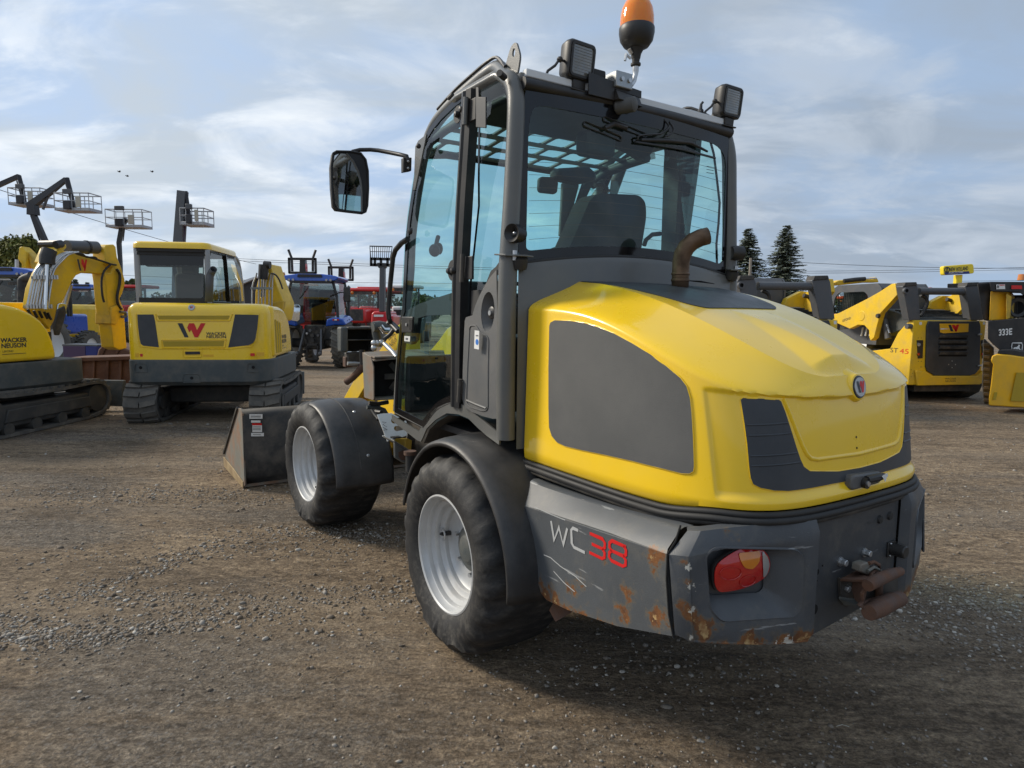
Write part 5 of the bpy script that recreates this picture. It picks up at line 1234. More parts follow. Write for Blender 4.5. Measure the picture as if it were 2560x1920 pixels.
MB().lathe([(0, .0), (.03, 0), (.032, -.02)], (1.40, .38, 1.03), (-1, 0, 0), 18).build('fan_hub', 'chassis', loader)
for k in range(7):
    t = k*2*pi/7; MB().bar((1.41, .38+.03*cos(t), 1.03+.03*sin(t)), (1.42, .38+.105*cos(t), 1.03+.105*sin(t)), .035, .003, (1, 0, 0)).build('fan_blade', 'chassis', loader)
# headlamp carrier
hl = MB(); hl.box(1.90, 1.985, .545, .597, 1.155, 1.325); hl.build('headlamp_carrier', 'cwgrey', loader, bevel=.012)
hl = MB(); hl.box(1.90, 2.0, .36, .545, 1.308, 1.325); hl.box(1.90, 2.0, .36, .545, 1.232, 1.240); hl.box(1.90, 2.0, .36, .375, 1.150, 1.320); hl.build('headlamp_shelf', 'chassis', loader, bevel=.004)
MB().box(1.99, 2.02, .37, .545, 1.155, 1.31).build('headlamp', 'hole', loader)
MB().box(1.93, 2.0, .42, .545, 1.07, 1.15).build('lamp_support', 'chassis', loader, bevel=.01)
MB().box(1.94, 2.0, .47, .555, 1.05, 1.12).build('rusty_bracket', 'hitchrust', loader, bevel=.005)
def pt(crop, a, b, x): return LF.bp(crop[0]+crop[2]*a, crop[1]+crop[2]*b, 'x', x)
def hose(pts, r, mat, name='hydraulic_hose', n=10): MB().tube(pts, r, n).build(name, mat, loader, smooth=60)
hose([pt(cP,110,640,2.0), pt(cP,170,600,1.95), pt(cP,230,540,1.9), pt(cP,300,460,1.85)], [.026,.024,.024,.03], 'hitchrust', 'hydraulic_coupling')
hose([pt(cP,120,450,1.9), pt(cP,190,455,1.9), pt(cP,250,455,1.9)], [.014,.018,.014], 'zinc', 'hydraulic_coupling')
hose([pt(cP,270,310,1.8), pt(cP,270,380,1.8), pt(cP,280,460,1.8)], .02, 'black')
hose([pt(cP,410,75,1.8), pt(cP,415,140,1.8), pt(cP,430,200,1.8)], .028, 'cwgrey', 'valve_block')
hose([pt(cP,455,60,1.7), pt(cP,490,110,1.7), pt(cP,550,110,1.7)], [.02,.024,.022], 'chrome', 'lift_cylinder_rod')
hose([pt(cP,380,70,1.75), pt(cP,450,60,1.75), pt(cP,540,75,1.75)], .034, 'cwgrey', 'lift_cylinder')
for a, b in ((395,240),(430,240),(395,290),(470,235)): MB().ball(pt(cP,a,b,1.7), (.02,.022,.022), 8, 6).build('hose_fitting', 'zinc', loader)
hose([pt(cP,500,245,1.5), pt(cP,545,290,1.45), pt(cP,590,335,1.4), pt(cP,625,385,1.35)], [.013,.015,.013,.011], 'zinc', 'hydraulic_coupling')
hose([pt(cP,540,10,1.6), pt(cP,600,60,1.6), pt(cP,650,110,1.55)], .02, 'black'); hose([pt(cP,500,200,1.6), pt(cP,560,150,1.6), pt(cP,630,60,1.55)], .014, 'black')
hose([pt(cP,320,905,1.5), pt(cP,430,905,1.5), pt(cP,500,930,1.5), pt(cP,535,990,1.5)], .012, 'cwgrey'); hose([pt(cP,340,860,1.5), pt(cP,430,870,1.5), pt(cP,540,850,1.5)], .014, 'chassis')
hose([pt(cP,350,900,1.6), pt(cP,400,980,1.55), pt(cP,440,1030,1.5)], .012, 'black'); hose([pt(cP,380,950,1.7), pt(cP,470,960,1.6)], .015, 'black')
hose([pt(cP,600,800,1.3), pt(cP,610,850,1.3), pt(cP,600,890,1.3)], .006, 'black')
# perforated step plate
sp = [(q.y, q.z) for q in P(cP, [(470,1000),(520,990),(620,985),(752,1060),(742,1190),(600,1225),(508,1250)], 'x', 1.10)]
hol = []
for a0, b0, a1, b1 in ((620,1060,720,1045), (630,1132,730,1112)):
    p, q = LF.bp(840+.2412*a0, 800+.2412*b0, 'x', 1.10), LF.bp(840+.2412*a1, 800+.2412*b1, 'x', 1.10); c_, d_ = Vector((p.y, p.z)), Vector((q.y, q.z)); r_ = .0135; dd = (d_-c_).normalized(); nn_ = Vector((-dd.y, dd.x))
    hol.append([tuple(c_-dd*r_*cos(t)+nn_*r_*sin(t)) for t in np.linspace(-pi/2, pi/2, 7)]+[tuple(d_+dd*r_*cos(t)-nn_*r_*sin(t)) for t in np.linspace(-pi/2, pi/2, 7)])
sheet(sp, lambda a, b: (Vector((1.10+(b-.74)*.7, a, b)), Vector((-.82, 0, .57))), .05, holes=hol, thick=.004).build('step_plate', 'white', loader, smooth=20)
MB().tube([Vector((1.095, q.y, q.z)) for q in P(cP, [(480,1200),(600,1190),(735,1160)], 'x', 1.10)], .004, 6).build('step_bead', 'white', loader)
MB().tube([Vector((1.092, q.y, q.z)) for q in P(cP, [(475,1055),(515,1060),(480,1080),(520,1105),(480,1110),(525,1135),(485,1140)], 'x', 1.10)], .002, 5).build('tie_wire', 'black', loader)
st1 = P(cP, [(605,1262),(640,1250),(740,1240),(800,1268),(755,1360),(620,1300)], 'z', .50)
stc = Vector((.95, .50, .55))
mbs = MB(); q = P(cP, [(605,1270),(760,1360),(745,1500),(690,1480),(610,1430)], 'x', .86); mbs.prism([tuple(a) for a in q], (.02, 0, 0)); mbs.build('step_bracket', 'cabgrey', loader, bevel=.006)
q = P(cP, [(645,1370),(700,1345),(725,1400),(720,1455),(680,1450),(650,1420)], 'x', .858); MB().prism([tuple(a) for a in q], (-.002, 0, 0)).build('step_opening', 'hitchrust', loader)
a, b = LF.bp(840+.2412*605, 800+.2412*1268, 'x', .86), LF.bp(840+.2412*755, 800+.2412*1360, 'x', .86)
MB().prism([a, b, b+Vector((.12, -.0, .0)), a+Vector((.16, .0, .0))], (0, 0, .010)).build('step_tread', 'cabgrey', loader, bevel=.002)
MB().box(.93, .97, (a.y+b.y)/2-.03, (a.y+b.y)/2+.02, a.z+.004, a.z+.012).build('step_slot', 'hole', loader)
MB().prism([tuple(q) for q in P(cP, [(760,1110),(835,1150),(815,1260),(735,1225)], 'x', .80)], (.01, 0, 0)).build('step_hanger', 'chassis', loader)
q = LF.bp(840+.2412*768, 800+.2412*1395, 'x', .80); MB().cyl(q, q+Vector((0, 0, -.09)), .025, n=14).build('rubber_mount', 'rubber', loader); MB().lathe([(0,.0),(.034,0),(.034,.02),(0,.02)], q, (0,0,1), 16).build('mount_cap', 'hitchrust', loader)
# bucket
bk = Frame(0, 0, 0)
BX, BZ = 3.05, .035
prof = [(BX, BZ+.01), (BX+.0, BZ+.56), (BX+.06, BZ+.63), (BX+.14, BZ+.60), (BX+.10, BZ+.50), (BX+.12, BZ+.25), (BX+.22, BZ+.05), (BX+.72, BZ+.0), (BX+.76, BZ-.015), (BX+.1, BZ-.02)]
yb = 1.025
MB().prism([(BX, yb, BZ), (BX, yb, BZ+.595), (BX+.025, yb, BZ+.61), (BX+.30, yb, BZ+.56), (BX+.80, yb, BZ+.04), (BX+.80, yb, BZ-.015), (BX+.05, yb, BZ-.02)], (0, -2*yb, 0))
sh = MB(); n_ = len(prof); 
shell = [(BX+.06, BZ-.015), (BX+.01, BZ+.06), (BX, BZ+.20), (BX, BZ+.56), (BX+.03, BZ+.61), (BX+.10, BZ+.60)]
sh.loft([[(x, yb-.004, z) for x, z in shell], [(x, -yb+.004, z) for x, z in shell]], closed=False, cap=False)
bko = sh.build('bucket_back', 'chassis', loader, smooth=30); bko.modifiers.new('t', 'SOLIDIFY').thickness = .02
MB().box(BX+.04, BX+.84, -yb+.004, yb-.004, BZ-.03, BZ-.008).build('bucket_floor', 'rustplate', loader)
MB().box(BX+.80, BX+.90, -yb, yb, BZ-.034, BZ-.004).build('cutting_edge', 'tan_edge', loader, bevel=.004)
for sg in (1, -1):
    MB().prism([(BX, sg*yb, BZ-.005), (BX, sg*yb, BZ+.575), (BX+.05, sg*yb, BZ+.615), (BX+.16, sg*yb, BZ+.60), (BX+.86, sg*yb, BZ+.10), (BX+.86, sg*yb, BZ-.03), (BX+.05, sg*yb, BZ-.03)], (0, -sg*.014, 0)).build('bucket_cheek', 'rustplate', loader, bevel=.003)
    MB().prism([(BX+.40, sg*(yb+.001), BZ+.045), (BX+.90, sg*(yb+.001), BZ+.055), (BX+.90, sg*(yb+.001), BZ-.034), (BX+.03, sg*(yb+.001), BZ-.034), (BX+.03, sg*(yb+.001), BZ+.02)], (0, sg*.008, 0)).build('cheek_wear_strip', 'tan_edge', loader, bevel=.003)
    MB().bar((BX+.15, sg*yb, BZ+.605), (BX+.88, sg*yb, BZ+.09), .03, .018).build('cheek_edge_bar', 'chassis', loader)
for (a0, b0, a1, b1, mt) in ((1055,1460,1155,1495,'label'), (1068,1508,1140,1525,'label'), (1075,1530,1150,1545,'redmark'), (1078,1546,1152,1598,'label'), (1068,1604,1166,1630,'label')):
    q = [LF.bp(280+.3256*a, 560+.3256*b, 'x', BX-.011) for a, b in ((a0, b0), (a1, b0), (a1, b1), (a0, b1))]
    MB().prism([tuple(k) for k in q], (-.001, 0, 0)).build('warning_sticker', mt, loader, smooth=0)
for k, b in enumerate((1472, 1480, 1555, 1566, 1577, 1615)):
    q = [LF.bp(280+.3256*a, 560+.3256*bb, 'x', BX-.0125) for a, bb in ((1082 if k > 1 else 1065, b), (1142, b), (1142, b+4), (1082 if k > 1 else 1065, b+4))]
    MB().prism([tuple(kk) for kk in q], (-.0004, 0, 0)).build('sticker_print', 'labelink', loader, smooth=0)
MB().prism([(BX-.02, .62, .10), (BX-.02, .30, .10), (BX-.02, .30, .60), (BX-.02, .62, .60)], (-.05, 0, 0)).build('quick_hitch_plate', 'chassis', loader, bevel=.01)
for yy in (.58, -.58): MB().bar((2.3, yy*.45, .95), (2.98, yy*.6, .35), .07, .14).build('loader_arm', 'yellow_old', loader, bevel=.005)
# ------------------------------------------------------------------ tracked excavators
def track_belt(root, y0, y1, yaw, xr=-1.10, xf=1.10, h=.50):
    """rubber track: belt, grouser pads, idlers and frame, turned by yaw against the house"""
    rot = (0, 0, yaw); R = h/2; out = []
    def put(mb, name, mat, parent, **k):
        o = mb.build(name, mat, parent, **k)
        if parent is root: o.rotation_euler = rot
        return o
    path = []
    for k in range(9): t = pi/2+pi*k/8; path.append((xr+R+(R)*cos(t), R+R*sin(t)*1.0))
    n = 10
    for k in range(1, n): path.append((xr+R+(xf-R-.08-xr-R)*k/n, 0.0))
    for k in range(9): t = -pi/2+pi*k/8; path.append((xf-R-.08+(R-.03)*cos(t)+.05, R+(R-.03)*sin(t)+.0))
    for k in range(1, n): path.append((xf-R+(xr+R-xf+R)*k/n, h-.02-.02*sin(pi*k/n)))
    rings = []; m = len(path); th = .035
    for i, (x, z) in enumerate(path):
        a, b = Vector(path[i-1]), Vector(path[(i+1) % m]); d = (b-a).normalized(); nn = Vector((d.y, -d.x))
        p = Vector((x, z)); q = p-nn*th
        rings.append([(p.x, y0, p.y), (p.x, y1, p.y), (q.x, y1, q.y), (q.x, y0, q.y)])
    mb = MB(); rr = rings+[rings[0]]; mb.loft(rr, cap=False); mb.v = [(x, y, max(z, .002)) for x, y, z in mb.v]
    tr = put(mb, 'track', 'trackrub', root, smooth=40)
    # pads: evenly spaced along the path, shared mesh
    pad = MB(); w = (y1-y0)
    for s_ in (0, 1):
        yy0 = y0+w*(.02+.5*s_); yy1 = yy0+w*.46; c_ = .02*(1 if s_ else -1)
        pad.prism([(-.035+c_, yy0-(y0+y1)/2, 0), (.03+c_, yy0-(y0+y1)/2, 0), (.045-c_*.3, yy1-(y0+y1)/2, 0), (-.02-c_*.3, yy1-(y0+y1)/2, 0)], (0, 0, .028))
    first = None; L = [0]
    for i in range(m): L.append(L[-1]+math.dist(path[i], path[(i+1) % m]))
    N = 38
    for k in range(N):
        s_ = L[-1]*k/N; i = max(j for j in range(m) if L[j] <= s_); t = (s_-L[i])/(L[i+1]-L[i]); a, b = Vector(path[i]), Vector(path[(i+1) % m]); p = a.lerp(b, t); d = (b-a).normalized(); nn = Vector((d.y, -d.x))
        if p.y < .02 and nn.y < -.9 and 0: continue
        if first is None: first = pad.build('track_pad', 'trackrub', tr, smooth=0, bevel=0); o = first
        else: o = first.copy(); COL.objects.link(o)
        o.parent = tr
        zz = max(p.y, .004 if nn.y > -.5 else .03)
        o.matrix_local = Matrix(((d.x, 0, nn.x, p.x), (0, 1, 0, (y0+y1)/2), (d.y, 0, nn.y, zz), (0, 0, 0, 1)))
    yc = (y0+y1)/2; sg = 1 if yc > 0 else -1
    put(MB().cyl((xr+R, y0+.03, R), (xr+R, y1-.03, R), R-.06, n=24), 'sprocket', 'trackdark', root)
    put(MB().cyl((xf-R-.04, y0+.03, R), (xf-R-.04, y1-.03, R), R-.075, n=24), 'idler', 'trackdark', root)
    fr = MB().prism([(xr+.22, y0+.04, .10), (xf-.30, y0+.04, .10), (xf-.18, y0+.04, .20), (xf-.25, y0+.04, .33), (xr+.35, y0+.04, .36), (xr+.22, y0+.04, .28)], (0, y1-y0-.08, 0))
    f = put(fr, 'track_frame', 'trackdark', root, bevel=.02)
    for k in range(4):
        x = xr+.45+k*.40; put(MB().cyl((x, y0+.01, .085), (x, y1-.01, .085), .075, n=14), 'track_roller', 'trackdark', root)
    put(MB().prism([(xr+.40, (y0+.01 if sg < 0 else y1-.01), .16), (xf-.42, (y0+.01 if sg < 0 else y1-.01), .16), (xf-.46, (y0+.01 if sg < 0 else y1-.01), .29), (xr+.46, (y0+.01 if sg < 0 else y1-.01), .30)], (0, -sg*.03, 0)), 'track_guard', 'trackdark', root, bevel=.008)
    put(MB().cyl((xr+R, y0-.0, R), (xr+R, y1+.0, R), .09, n=16), 'drive_motor', 'trackdark', root)
def rbox(x0, x1, y0, y1, z0, z1, rr, rt=.0, n=6, lip=0):
    """box with rounded plan corners and a rounded top edge"""
    def ring(d, z):
        P = []
        for cx, cy, a0, r in ((x1, y1, 0, rr[0]), (x0, y1, pi/2, rr[1]), (x0, y0, pi, rr[2]), (x1, y0, 1.5*pi, rr[3])):
            r = max(r, .01); ex = cx-(r if cx == x1 else -r); ey = cy-(r if cy == y1 else -r); q = max(r-d, .004)
            for k in range(n+1): t = a0+pi/2*k/n; P.append((ex+q*cos(t), ey+q*sin(t), z))
        return P
    rings = [ring(lip, z0), ring(0, z0+lip)]
    if rt:
        for k in range(7): t = pi/2*k/6; rings.append(ring(rt*(1-cos(t)), z1-rt+rt*sin(t)))
    else: rings.append(ring(0, z1))
    return MB().loft(rings)
def excavator(fr, tyaw, label, group=None):
    r = fr.root('tracked_excavator', label=label, category='excavator')
    XR = -1.05; P_ = lambda pts, x=XR: fr.poly(cB, pts, 'x', x)
    # undercarriage
    track_belt(r, .54, .92, tyaw); track_belt(r, -.92, -.54, tyaw)
    u = MB().box(-.45, .45, -.6, .6, .18, .40).build('undercarriage_frame', 'trackdark', r, bevel=.03); u.rotation_euler = (0, 0, tyaw)
    MB().cyl((0, 0, .38), (0, 0, .50), .36, n=28).build('slew_ring', 'trackdark', r)
    b = MB().prism([(1.36, -.90, .06), (1.40, -.90, .42), (1.34, -.90, .42), (1.28, -.90, .24), (1.30, -.90, .06)], (0, 1.80, 0)).build('dozer_blade', 'cwgrey', r, bevel=.01); b.rotation_euler = (0, 0, tyaw)
    for sy in (.35, -.35): q = MB().bar((.3, sy, .28), (1.32, sy, .22), .09, .12).build('blade_arm', 'trackdark', r); q.rotation_euler = (0, 0, tyaw)
    # counterweight
    rbox(XR-.015, .70, -.86, .85, .475, .80, (.08, .16, .30, .10), .02, lip=.05).build('counterweight', 'cwgrey', r, smooth=40)
    for a, b_ in ((220, 1103), (1085, 1100), (612, 1183)):
        c = fr.bp(cB[0]+cB[2]*a, cB[1]+cB[2]*b_, 'x', XR-.016); MB().lathe([(0, .001), (.020, .001)], c, (-1, 0, 0), 14).build('lug_hole', 'hole', r)
        w_ = .11 if a == 612 else .08; pl = rnd([(c.y-w_, c.z-.055), (c.y+w_, c.z-.055), (c.y+w_*.8, c.z+.05), (c.y-w_*.8, c.z+.05)], .02, 3)
        MB().tube([(XR-.016, y, z) for y, z in pl]+[(XR-.016, *pl[0])], .005, 5, cap=False).build('lug_pocket_edge', 'cwgrey', r, smooth=60)
    # house
    h = rbox(XR, -.42, -.84, .83, .80, 1.50, (.05, .12, .30, .20), .12).build('engine_hood', 'yellow', r, smooth=50)
    rbox(-.60, .95, -.05, .83, .80, 1.485, (.06, .05, .05, .06), .02).build('cab_base', 'yellow', r, smooth=50); MB().box(-.5, .6, -.45, -.06, .8, 1.12).build('boom_foot_well', 'chassis', r)
    # side pod with falling top line
    pod = MB(); prof = [(-.80, 1.475), (-.45, 1.468), (-.25, 1.45), (-.10, 1.415), (.04, 1.355), (.15, 1.275), (.23, 1.17), (.285, 1.03), (.31, .90), (.315, .81), (-.80, .81)]
    pod.prism([(x, -.862, z) for x, z in prof], (0, .42, 0)); pod.build('side_pod', 'yellow', r, bevel=.045, seg=4, smooth=40)
    for k in range(3):
        x = -.68+.115*k; zt = 1.30-.02*k; sl = [(x, .86), (x+.062, .86), (x+.045, 1.08), (x+.01, zt), (x-.045, zt), (x-.02, 1.08)]
        MB().prism([(a, -.8625, b) for a, b in sl], (0, -.003, 0)).build('side_grille_slot', 'sunbleach', r, smooth=0)
        MB().tube([(x+.075, -.862, .86), (x+.06, -.862, 1.1), (x+.02, -.862, 1.30-.02*k)], .009, 6).build('side_rib', 'yellow', r, smooth=60)
    f = plane_fn((0, -.8655, 0), (1, 0, 0), (0, 0, 1))
    for t_, z in (('WACKER', 1.035), ('NEUSON', .975)): text_on(t_, .070, (-.335, -.8635, z), (1, 0, 0), (0, 0, 1), 'side_lettering', 'darkmark', r, off=.001, bold=.002)
    text_on('LEFOND', .032, (-.325, -.8635, .925), (1, 0, 0), (0, 0, 1), 'side_lettering', 'darkmark', r, off=.001)
    MB().box(-.33, -.06, -.866, -.8635, .902, .907).build('side_underline', 'darkmark', r, smooth=0)
    # rear face details
    def face(name, mat, pts, d=.003, off=.0, bev=0, parent=r):
        q = P_(pts, XR-off); return MB().prism([tuple(a) for a in q], (-d, 0, 0)).build(name, mat, parent, smooth=0, bevel=bev)
    face('light_cover', 'panelgrey', [(195,695),(318,694),(330,740),(360,946),(240,934),(222,920),(212,880),(200,780)], .004)
    face('light_cover', 'panelgrey', [(945,694),(1126,698),(1116,800),(1100,885),(1085,912),(1050,930),(893,948),(915,850)], .004)
    face('upper_grille', 'sunbleach', [(348,703),(905,703),(893,734),(362,734)], .002); face('lower_grille', 'sunbleach', [(390,900),(862,898),(855,940),(398,942)], .002)
    def bead(pts, rad=.008, name='hood_bead'): MB().tube([tuple(a) for a in P_(pts, XR-.002)], rad, 6).build(name, 'yellow', h, smooth=60)
    bead([(335,690),(345,742),(905,742),(925,690)]); bead([(380,890),(386,950),(868,948),(878,888),(380,890)], .007); bead([(185,690),(195,850),(215,940),(360,958),(890,960),(1065,942),(1112,900),(1135,690)], .006)
    bead([(545,960),(548,1012),(562,1024),(678,1024),(688,1012),(688,955),(545,960)], .006)
    face('hood_handle', 'black', [(562,980),(675,978),(678,1000),(566,1002)], .012, bev=.003)
    face('reflector', 'redmark', [(216,996),(236,996),(236,1018),(216,1018)]); face('reflector', 'redmark', [(1063,992),(1096,992),(1096,1014),(1063,1014)])
    face('safety_label', 'deep_yellow', [(180,992),(206,992),(206,1020),(180,1020)]); face('safety_label', 'deep_yellow', [(1108,985),(1168,985),(1168,1014),(1108,1014)]); face('safety_label', 'deep_yellow', [(702,1002),(780,1002),(780,1018),(702,1018)])
    c = fr.bp(cB[0]+cB[2]*608, cB[1]+cB[2]*643, 'x', XR); c.x = XR+.025
    MB().lathe([(0, .022), (.036, .022), (.04, .015), (.04, -.03)], c, (-1, 0, .25), 24).build('emblem', 'silver', r); ef = plane_fn(c+Vector((-1, 0, .25)).normalized()*.0235, (0, -1, 0), (.25, 0, 1)); W_mark(ef, 0, 0, .038, .026, .0, r)
    fn = lambda a, b: (fr.bp(cB[0]+cB[2]*a, cB[1]+cB[2]*b, 'x', XR-.003), Vector((-1, 0, 0)))
    bp = lambda *q: [[(a, b) for a, b in q]]
    quads_on([[(503,762),(540,762),(588,870),(557,870)]], fn, 0, 'badge_bar', 'darkmark', r)
    quads_on([[(592,762),(630,762),(653,815),(682,762),(718,762),(660,870),(634,870),(608,812),(593,832),(577,795)]], fn, .001, 'badge_zigzag', 'redmark', r)
    for t_, b0 in (('WACKER', 852), ('NEUSON', 876)):
        a = fr.bp(cB[0]+cB[2]*724, cB[1]+cB[2]*b0, 'x', XR-.003); b = fr.bp(cB[0]+cB[2]*876, cB[1]+cB[2]*b0, 'x', XR-.003)
        text_on(t_, .050, a, (0, -1, 0), (0, 0, 1), 'rear_lettering', 'darkmark', r, off=.001, bold=.001, fitw=(b-a).length)
    # cab
    X0, X1, YL, YR = -.60, .95, .86, -.05
    cabp = [(X0, 1.50), (X0-.0, 2.10), (X0+.10, 2.20), (X1-.42, 2.20), (X1-.12, 2.02), (X1, 1.50)]
    for y in (YL-.03, YR+.03):
        for i in range(len(cabp)-1): pass
        MB().tube([(x, y, z) for x, z in smooth_path([Vector((a, b, 0)) for a, b in cabp], 4) and [(p.x, p.y) for p in smooth_path([Vector((a, b, 0)) for a, b in cabp], 3)]], .038, 8).build('cab_post', 'lightpost', r, smooth=60)
    MB().bar((X0, YL-.03, 1.53), (X0, YR+.03, 1.53), .07, .07).build('cab_cross_rail', 'interior', r); MB().bar((X0, YL-.03, 2.13), (X0, YR+.03, 2.13), .07, .05).build('cab_cross_rail', 'interior', r)
    rf_ = rbox(X0-.08, X1-.35, YR-.02, YL+.02, 2.19, 2.275, (.10, .12, .12, .10), .05); rf_.build('cab_roof', 'yellow', r, smooth=50)
    rbox(X0-.06, X1-.37, YR, YL, 2.15, 2.20, (.08, .10, .10, .08)).build('roof_lining', 'interior', r, smooth=40)
    q = P_([(190,315),(705,320),(700,560),(670,582),(230,578),(205,560)], X0-.01)
    MB().add([tuple(a) for a in q], [tuple(range(len(q)))]).build('rear_window', 'pane_far', r, smooth=0)
    fo = [(q_.y, q_.z) for q_ in P_([(180,215),(706,220),(706,600),(184,602)], X0)]; fi = rnd([(q_.y, q_.z) for q_ in P_([(190,318),(700,322),(692,580),(202,576)], X0)], .04, 4)
    sheet(fo, lambda a, b: (Vector((X0, a, b)), Vector((-1, 0, 0))), .1, holes=[fi], thick=.008).build('window_surround', 'frit', r, smooth=0)
    MB().add([(X0, YR, 1.55), (X1, YR, 1.55), (X1-.12, YR, 2.02), (X1-.42, YR, 2.18), (X0+.08, YR, 2.18), (X0, YR, 2.08)], [tuple(range(6))]).build('side_window', 'pane_dark', r, smooth=0)
    MB().add([(X0, YL, 1.55), (X1, YL, 1.55), (X1-.12, YL, 2.02), (X1-.42, YL, 2.18), (X0+.08, YL, 2.18), (X0, YL, 2.08)], [tuple(range(6))]).build('side_window', 'pane_dark', r, smooth=0)
    MB().bar((.12, YR-.004, 1.53), (.02, YR-.004, 2.17), .05, .02).build('window_divider', 'frit', r)
    MB().add([(X1, YL, 1.5), (X1, YR, 1.5), (X1-.14, YR, 2.05), (X1-.14, YL, 2.05)], [(0, 1, 2, 3)]).build('windscreen', 'pane_far', r, smooth=0)
    MB().box(.0, .14, .22, .62, 1.45, 1.92).build('seat_back', 'greyseat', r, bevel=.06, seg=3); MB().box(.02, .12, .31, .53, 1.90, 2.05).build('headrest', 'greyseat', r, bevel=.04, seg=3)
    MB().box(X0+.05, X1-.05, YR+.05, YL-.05, 1.48, 1.52).build('cab_floor', 'interior', r)
    MB().box(X0+.02, X0+.10, YR+.1, YL-.1, 1.96, 2.16).build('rear_visor', 'interior', r, bevel=.03)
    q = P_([(208,574),(270,574),(270,602),(208,602)], X0-.012); MB().prism([tuple(a) for a in q], (-.001, 0, 0)).build('window_label', 'label', r, smooth=0)
    ex = [fr.bp(cB[0]+cB[2]*a, cB[1]+cB[2]*b, 'x', X0-.12) for a, b in ((745,598),(748,450),(752,400),(765,372),(780,360))]
    MB().tube([ex[0], ex[1], ex[2], ex[3], ex[4]+Vector((-.06, -.02, .02))], [.050,.050,.048,.045,.043], 14, cap=False).build('exhaust_pipe', 'boomgrey', r, smooth=60).modifiers.new('t', 'SOLIDIFY').thickness = .004
    return r
M['lightpost'] = paint('light_grey_post', (.30, .31, .32), .4)
F2 = Frame(-4.05, 9.12, .13)
ex2 = excavator(F2, .05, 'yellow tracked excavator seen from behind with big two-tone badge on its hood')
# its boom, reaching up beyond the hood on the right
def world_tree(fr, Y): return lambda crop, pts: [fr.loc(at(crop[0]+crop[2]*a, crop[1]+crop[2]*b, Y)) for a, b in pts]
def away(fr, d): return fr.loc(fr.o+Vector((0, d, 0)))
g2 = world_tree(F2, 10.3)
MB().prism(g2(cB, [(1095,700),(1100,520),(1120,430),(1150,330),(1160,306),(1215,308),(1222,335),(1270,480),(1318,600),(1318,660),(1300,740),(1240,760)]), away(F2, .5)).build('boom', 'yellow_old', ex2, bevel=.015)
MB().prism(world_tree(F2, 10.25)(cB, [(1225,600),(1318,590),(1300,720),(1235,700)]), away(F2, .1)).build('boom_bracket', 'yellow_dirty', ex2, bevel=.01)
pt2 = lambda a, b, Y=10.2: F2.loc(at(cB[0]+cB[2]*a, cB[1]+cB[2]*b, Y))
MB().tube([pt2(1160,425), pt2(1165,312)], .075, 12).build('lift_cylinder', 'black', ex2); MB().tube([pt2(1155,560), pt2(1160,425)], .028, 10).build('cylinder_rod', 'chrome', ex2)
MB().tube([pt2(1168,312), pt2(1215,316)], .06, 12).build('boom_knuckle', 'black', ex2)
for k, (xa, xb) in enumerate(((1075,1100),(1125,1130),(1150,1165),(1175,1190),(1205,1215),(1228,1232))):
    MB().tube(smooth_path([pt2(xa, 640), pt2(xa+3, 480), pt2(xb+2, 410), pt2(xb+12, 375)], 3), .012, 6).build('hydraulic_pipe', 'zinc', ex2, smooth=60)
MB().bar(pt2(1065, 494, 10.17), pt2(1230, 494, 10.17), .03, .035).build('pipe_clamp', 'zinc', ex2)
MB().tube(smooth_path([pt2(1222,380), pt2(1255,390), pt2(1285,430), pt2(1310,500)], 3), .014, 6).build('hydraulic_hose', 'black', ex2, smooth=60)

# the excavator on the left edge: same kind, its house slewed to the right
F1 = Frame(-6.40, 7.75, -.27)
ex1 = copy_tree(ex2); ex1.location = F1.o; ex1.rotation_euler = (0, 0, F1.yaw+pi/2)
ex1['label'] = 'yellow tracked excavator cut by the left picture edge, arched boom beside it'
drop = ('boom', 'boom_bracket', 'lift_cylinder', 'cylinder_rod', 'boom_knuckle', 'hydraulic_pipe', 'pipe_clamp', 'hydraulic_hose')
for o in list(bpy.data.objects):
    if o.parent == ex1:
        nm = o.name.split('.')[0]
        if nm in drop: bpy.data.objects.remove(o)
        elif nm.startswith(('cab_', 'rear_window', 'window_', 'side_window', 'windscreen', 'seat', 'headrest', 'roof_', 'rear_visor', 'exhaust')) and nm not in ('cab_base',): o.location = (-.55, .55, 0)
        elif nm in ('track', 'sprocket', 'idler', 'track_frame', 'track_roller', 'track_guard', 'drive_motor', 'undercarriage_frame', 'dozer_blade', 'blade_arm'): o.rotation_euler = (0, 0, .22)
def b1(pts, y): return F1.poly(cA, pts, 'y', y)
YB = -.34
def slab(pts, name, mat, y=YB, th=.13, bev=.012): return MB().prism(b1(pts, y-th/2), (0, th, 0)).build(name, mat, ex1, bevel=bev)
slab([(172,850),(190,740),(225,655),(262,590),(300,545),(345,520),(400,530),(470,545),(560,575),(650,605),(690,625),(692,645),(640,662),(560,655),(475,650),(440,665),(415,700),(390,760),(350,840),(325,900),(300,950),(285,975),(250,935),(200,880)], 'boom', 'yellow_old')
slab([(300,590),(318,545),(335,505),(358,482),(382,485),(385,505),(350,545),(330,600)], 'cylinder_bracket', 'yellow_old', th=.30)
slab([(605,505),(612,490),(655,486),(668,500),(676,560),(700,620),(720,690),(720,720),(706,770),(690,800),(715,860),(732,1085),(690,1095),(655,1080),(640,950),(620,840),(608,700),(600,650),(640,650),(650,615),(608,600)], 'dipper_arm', 'yellow_old', th=.22)
slab([(640,850),(690,830),(700,900),(670,950),(640,945)], 'arm_bracket', 'yellow_dirty', th=.28)
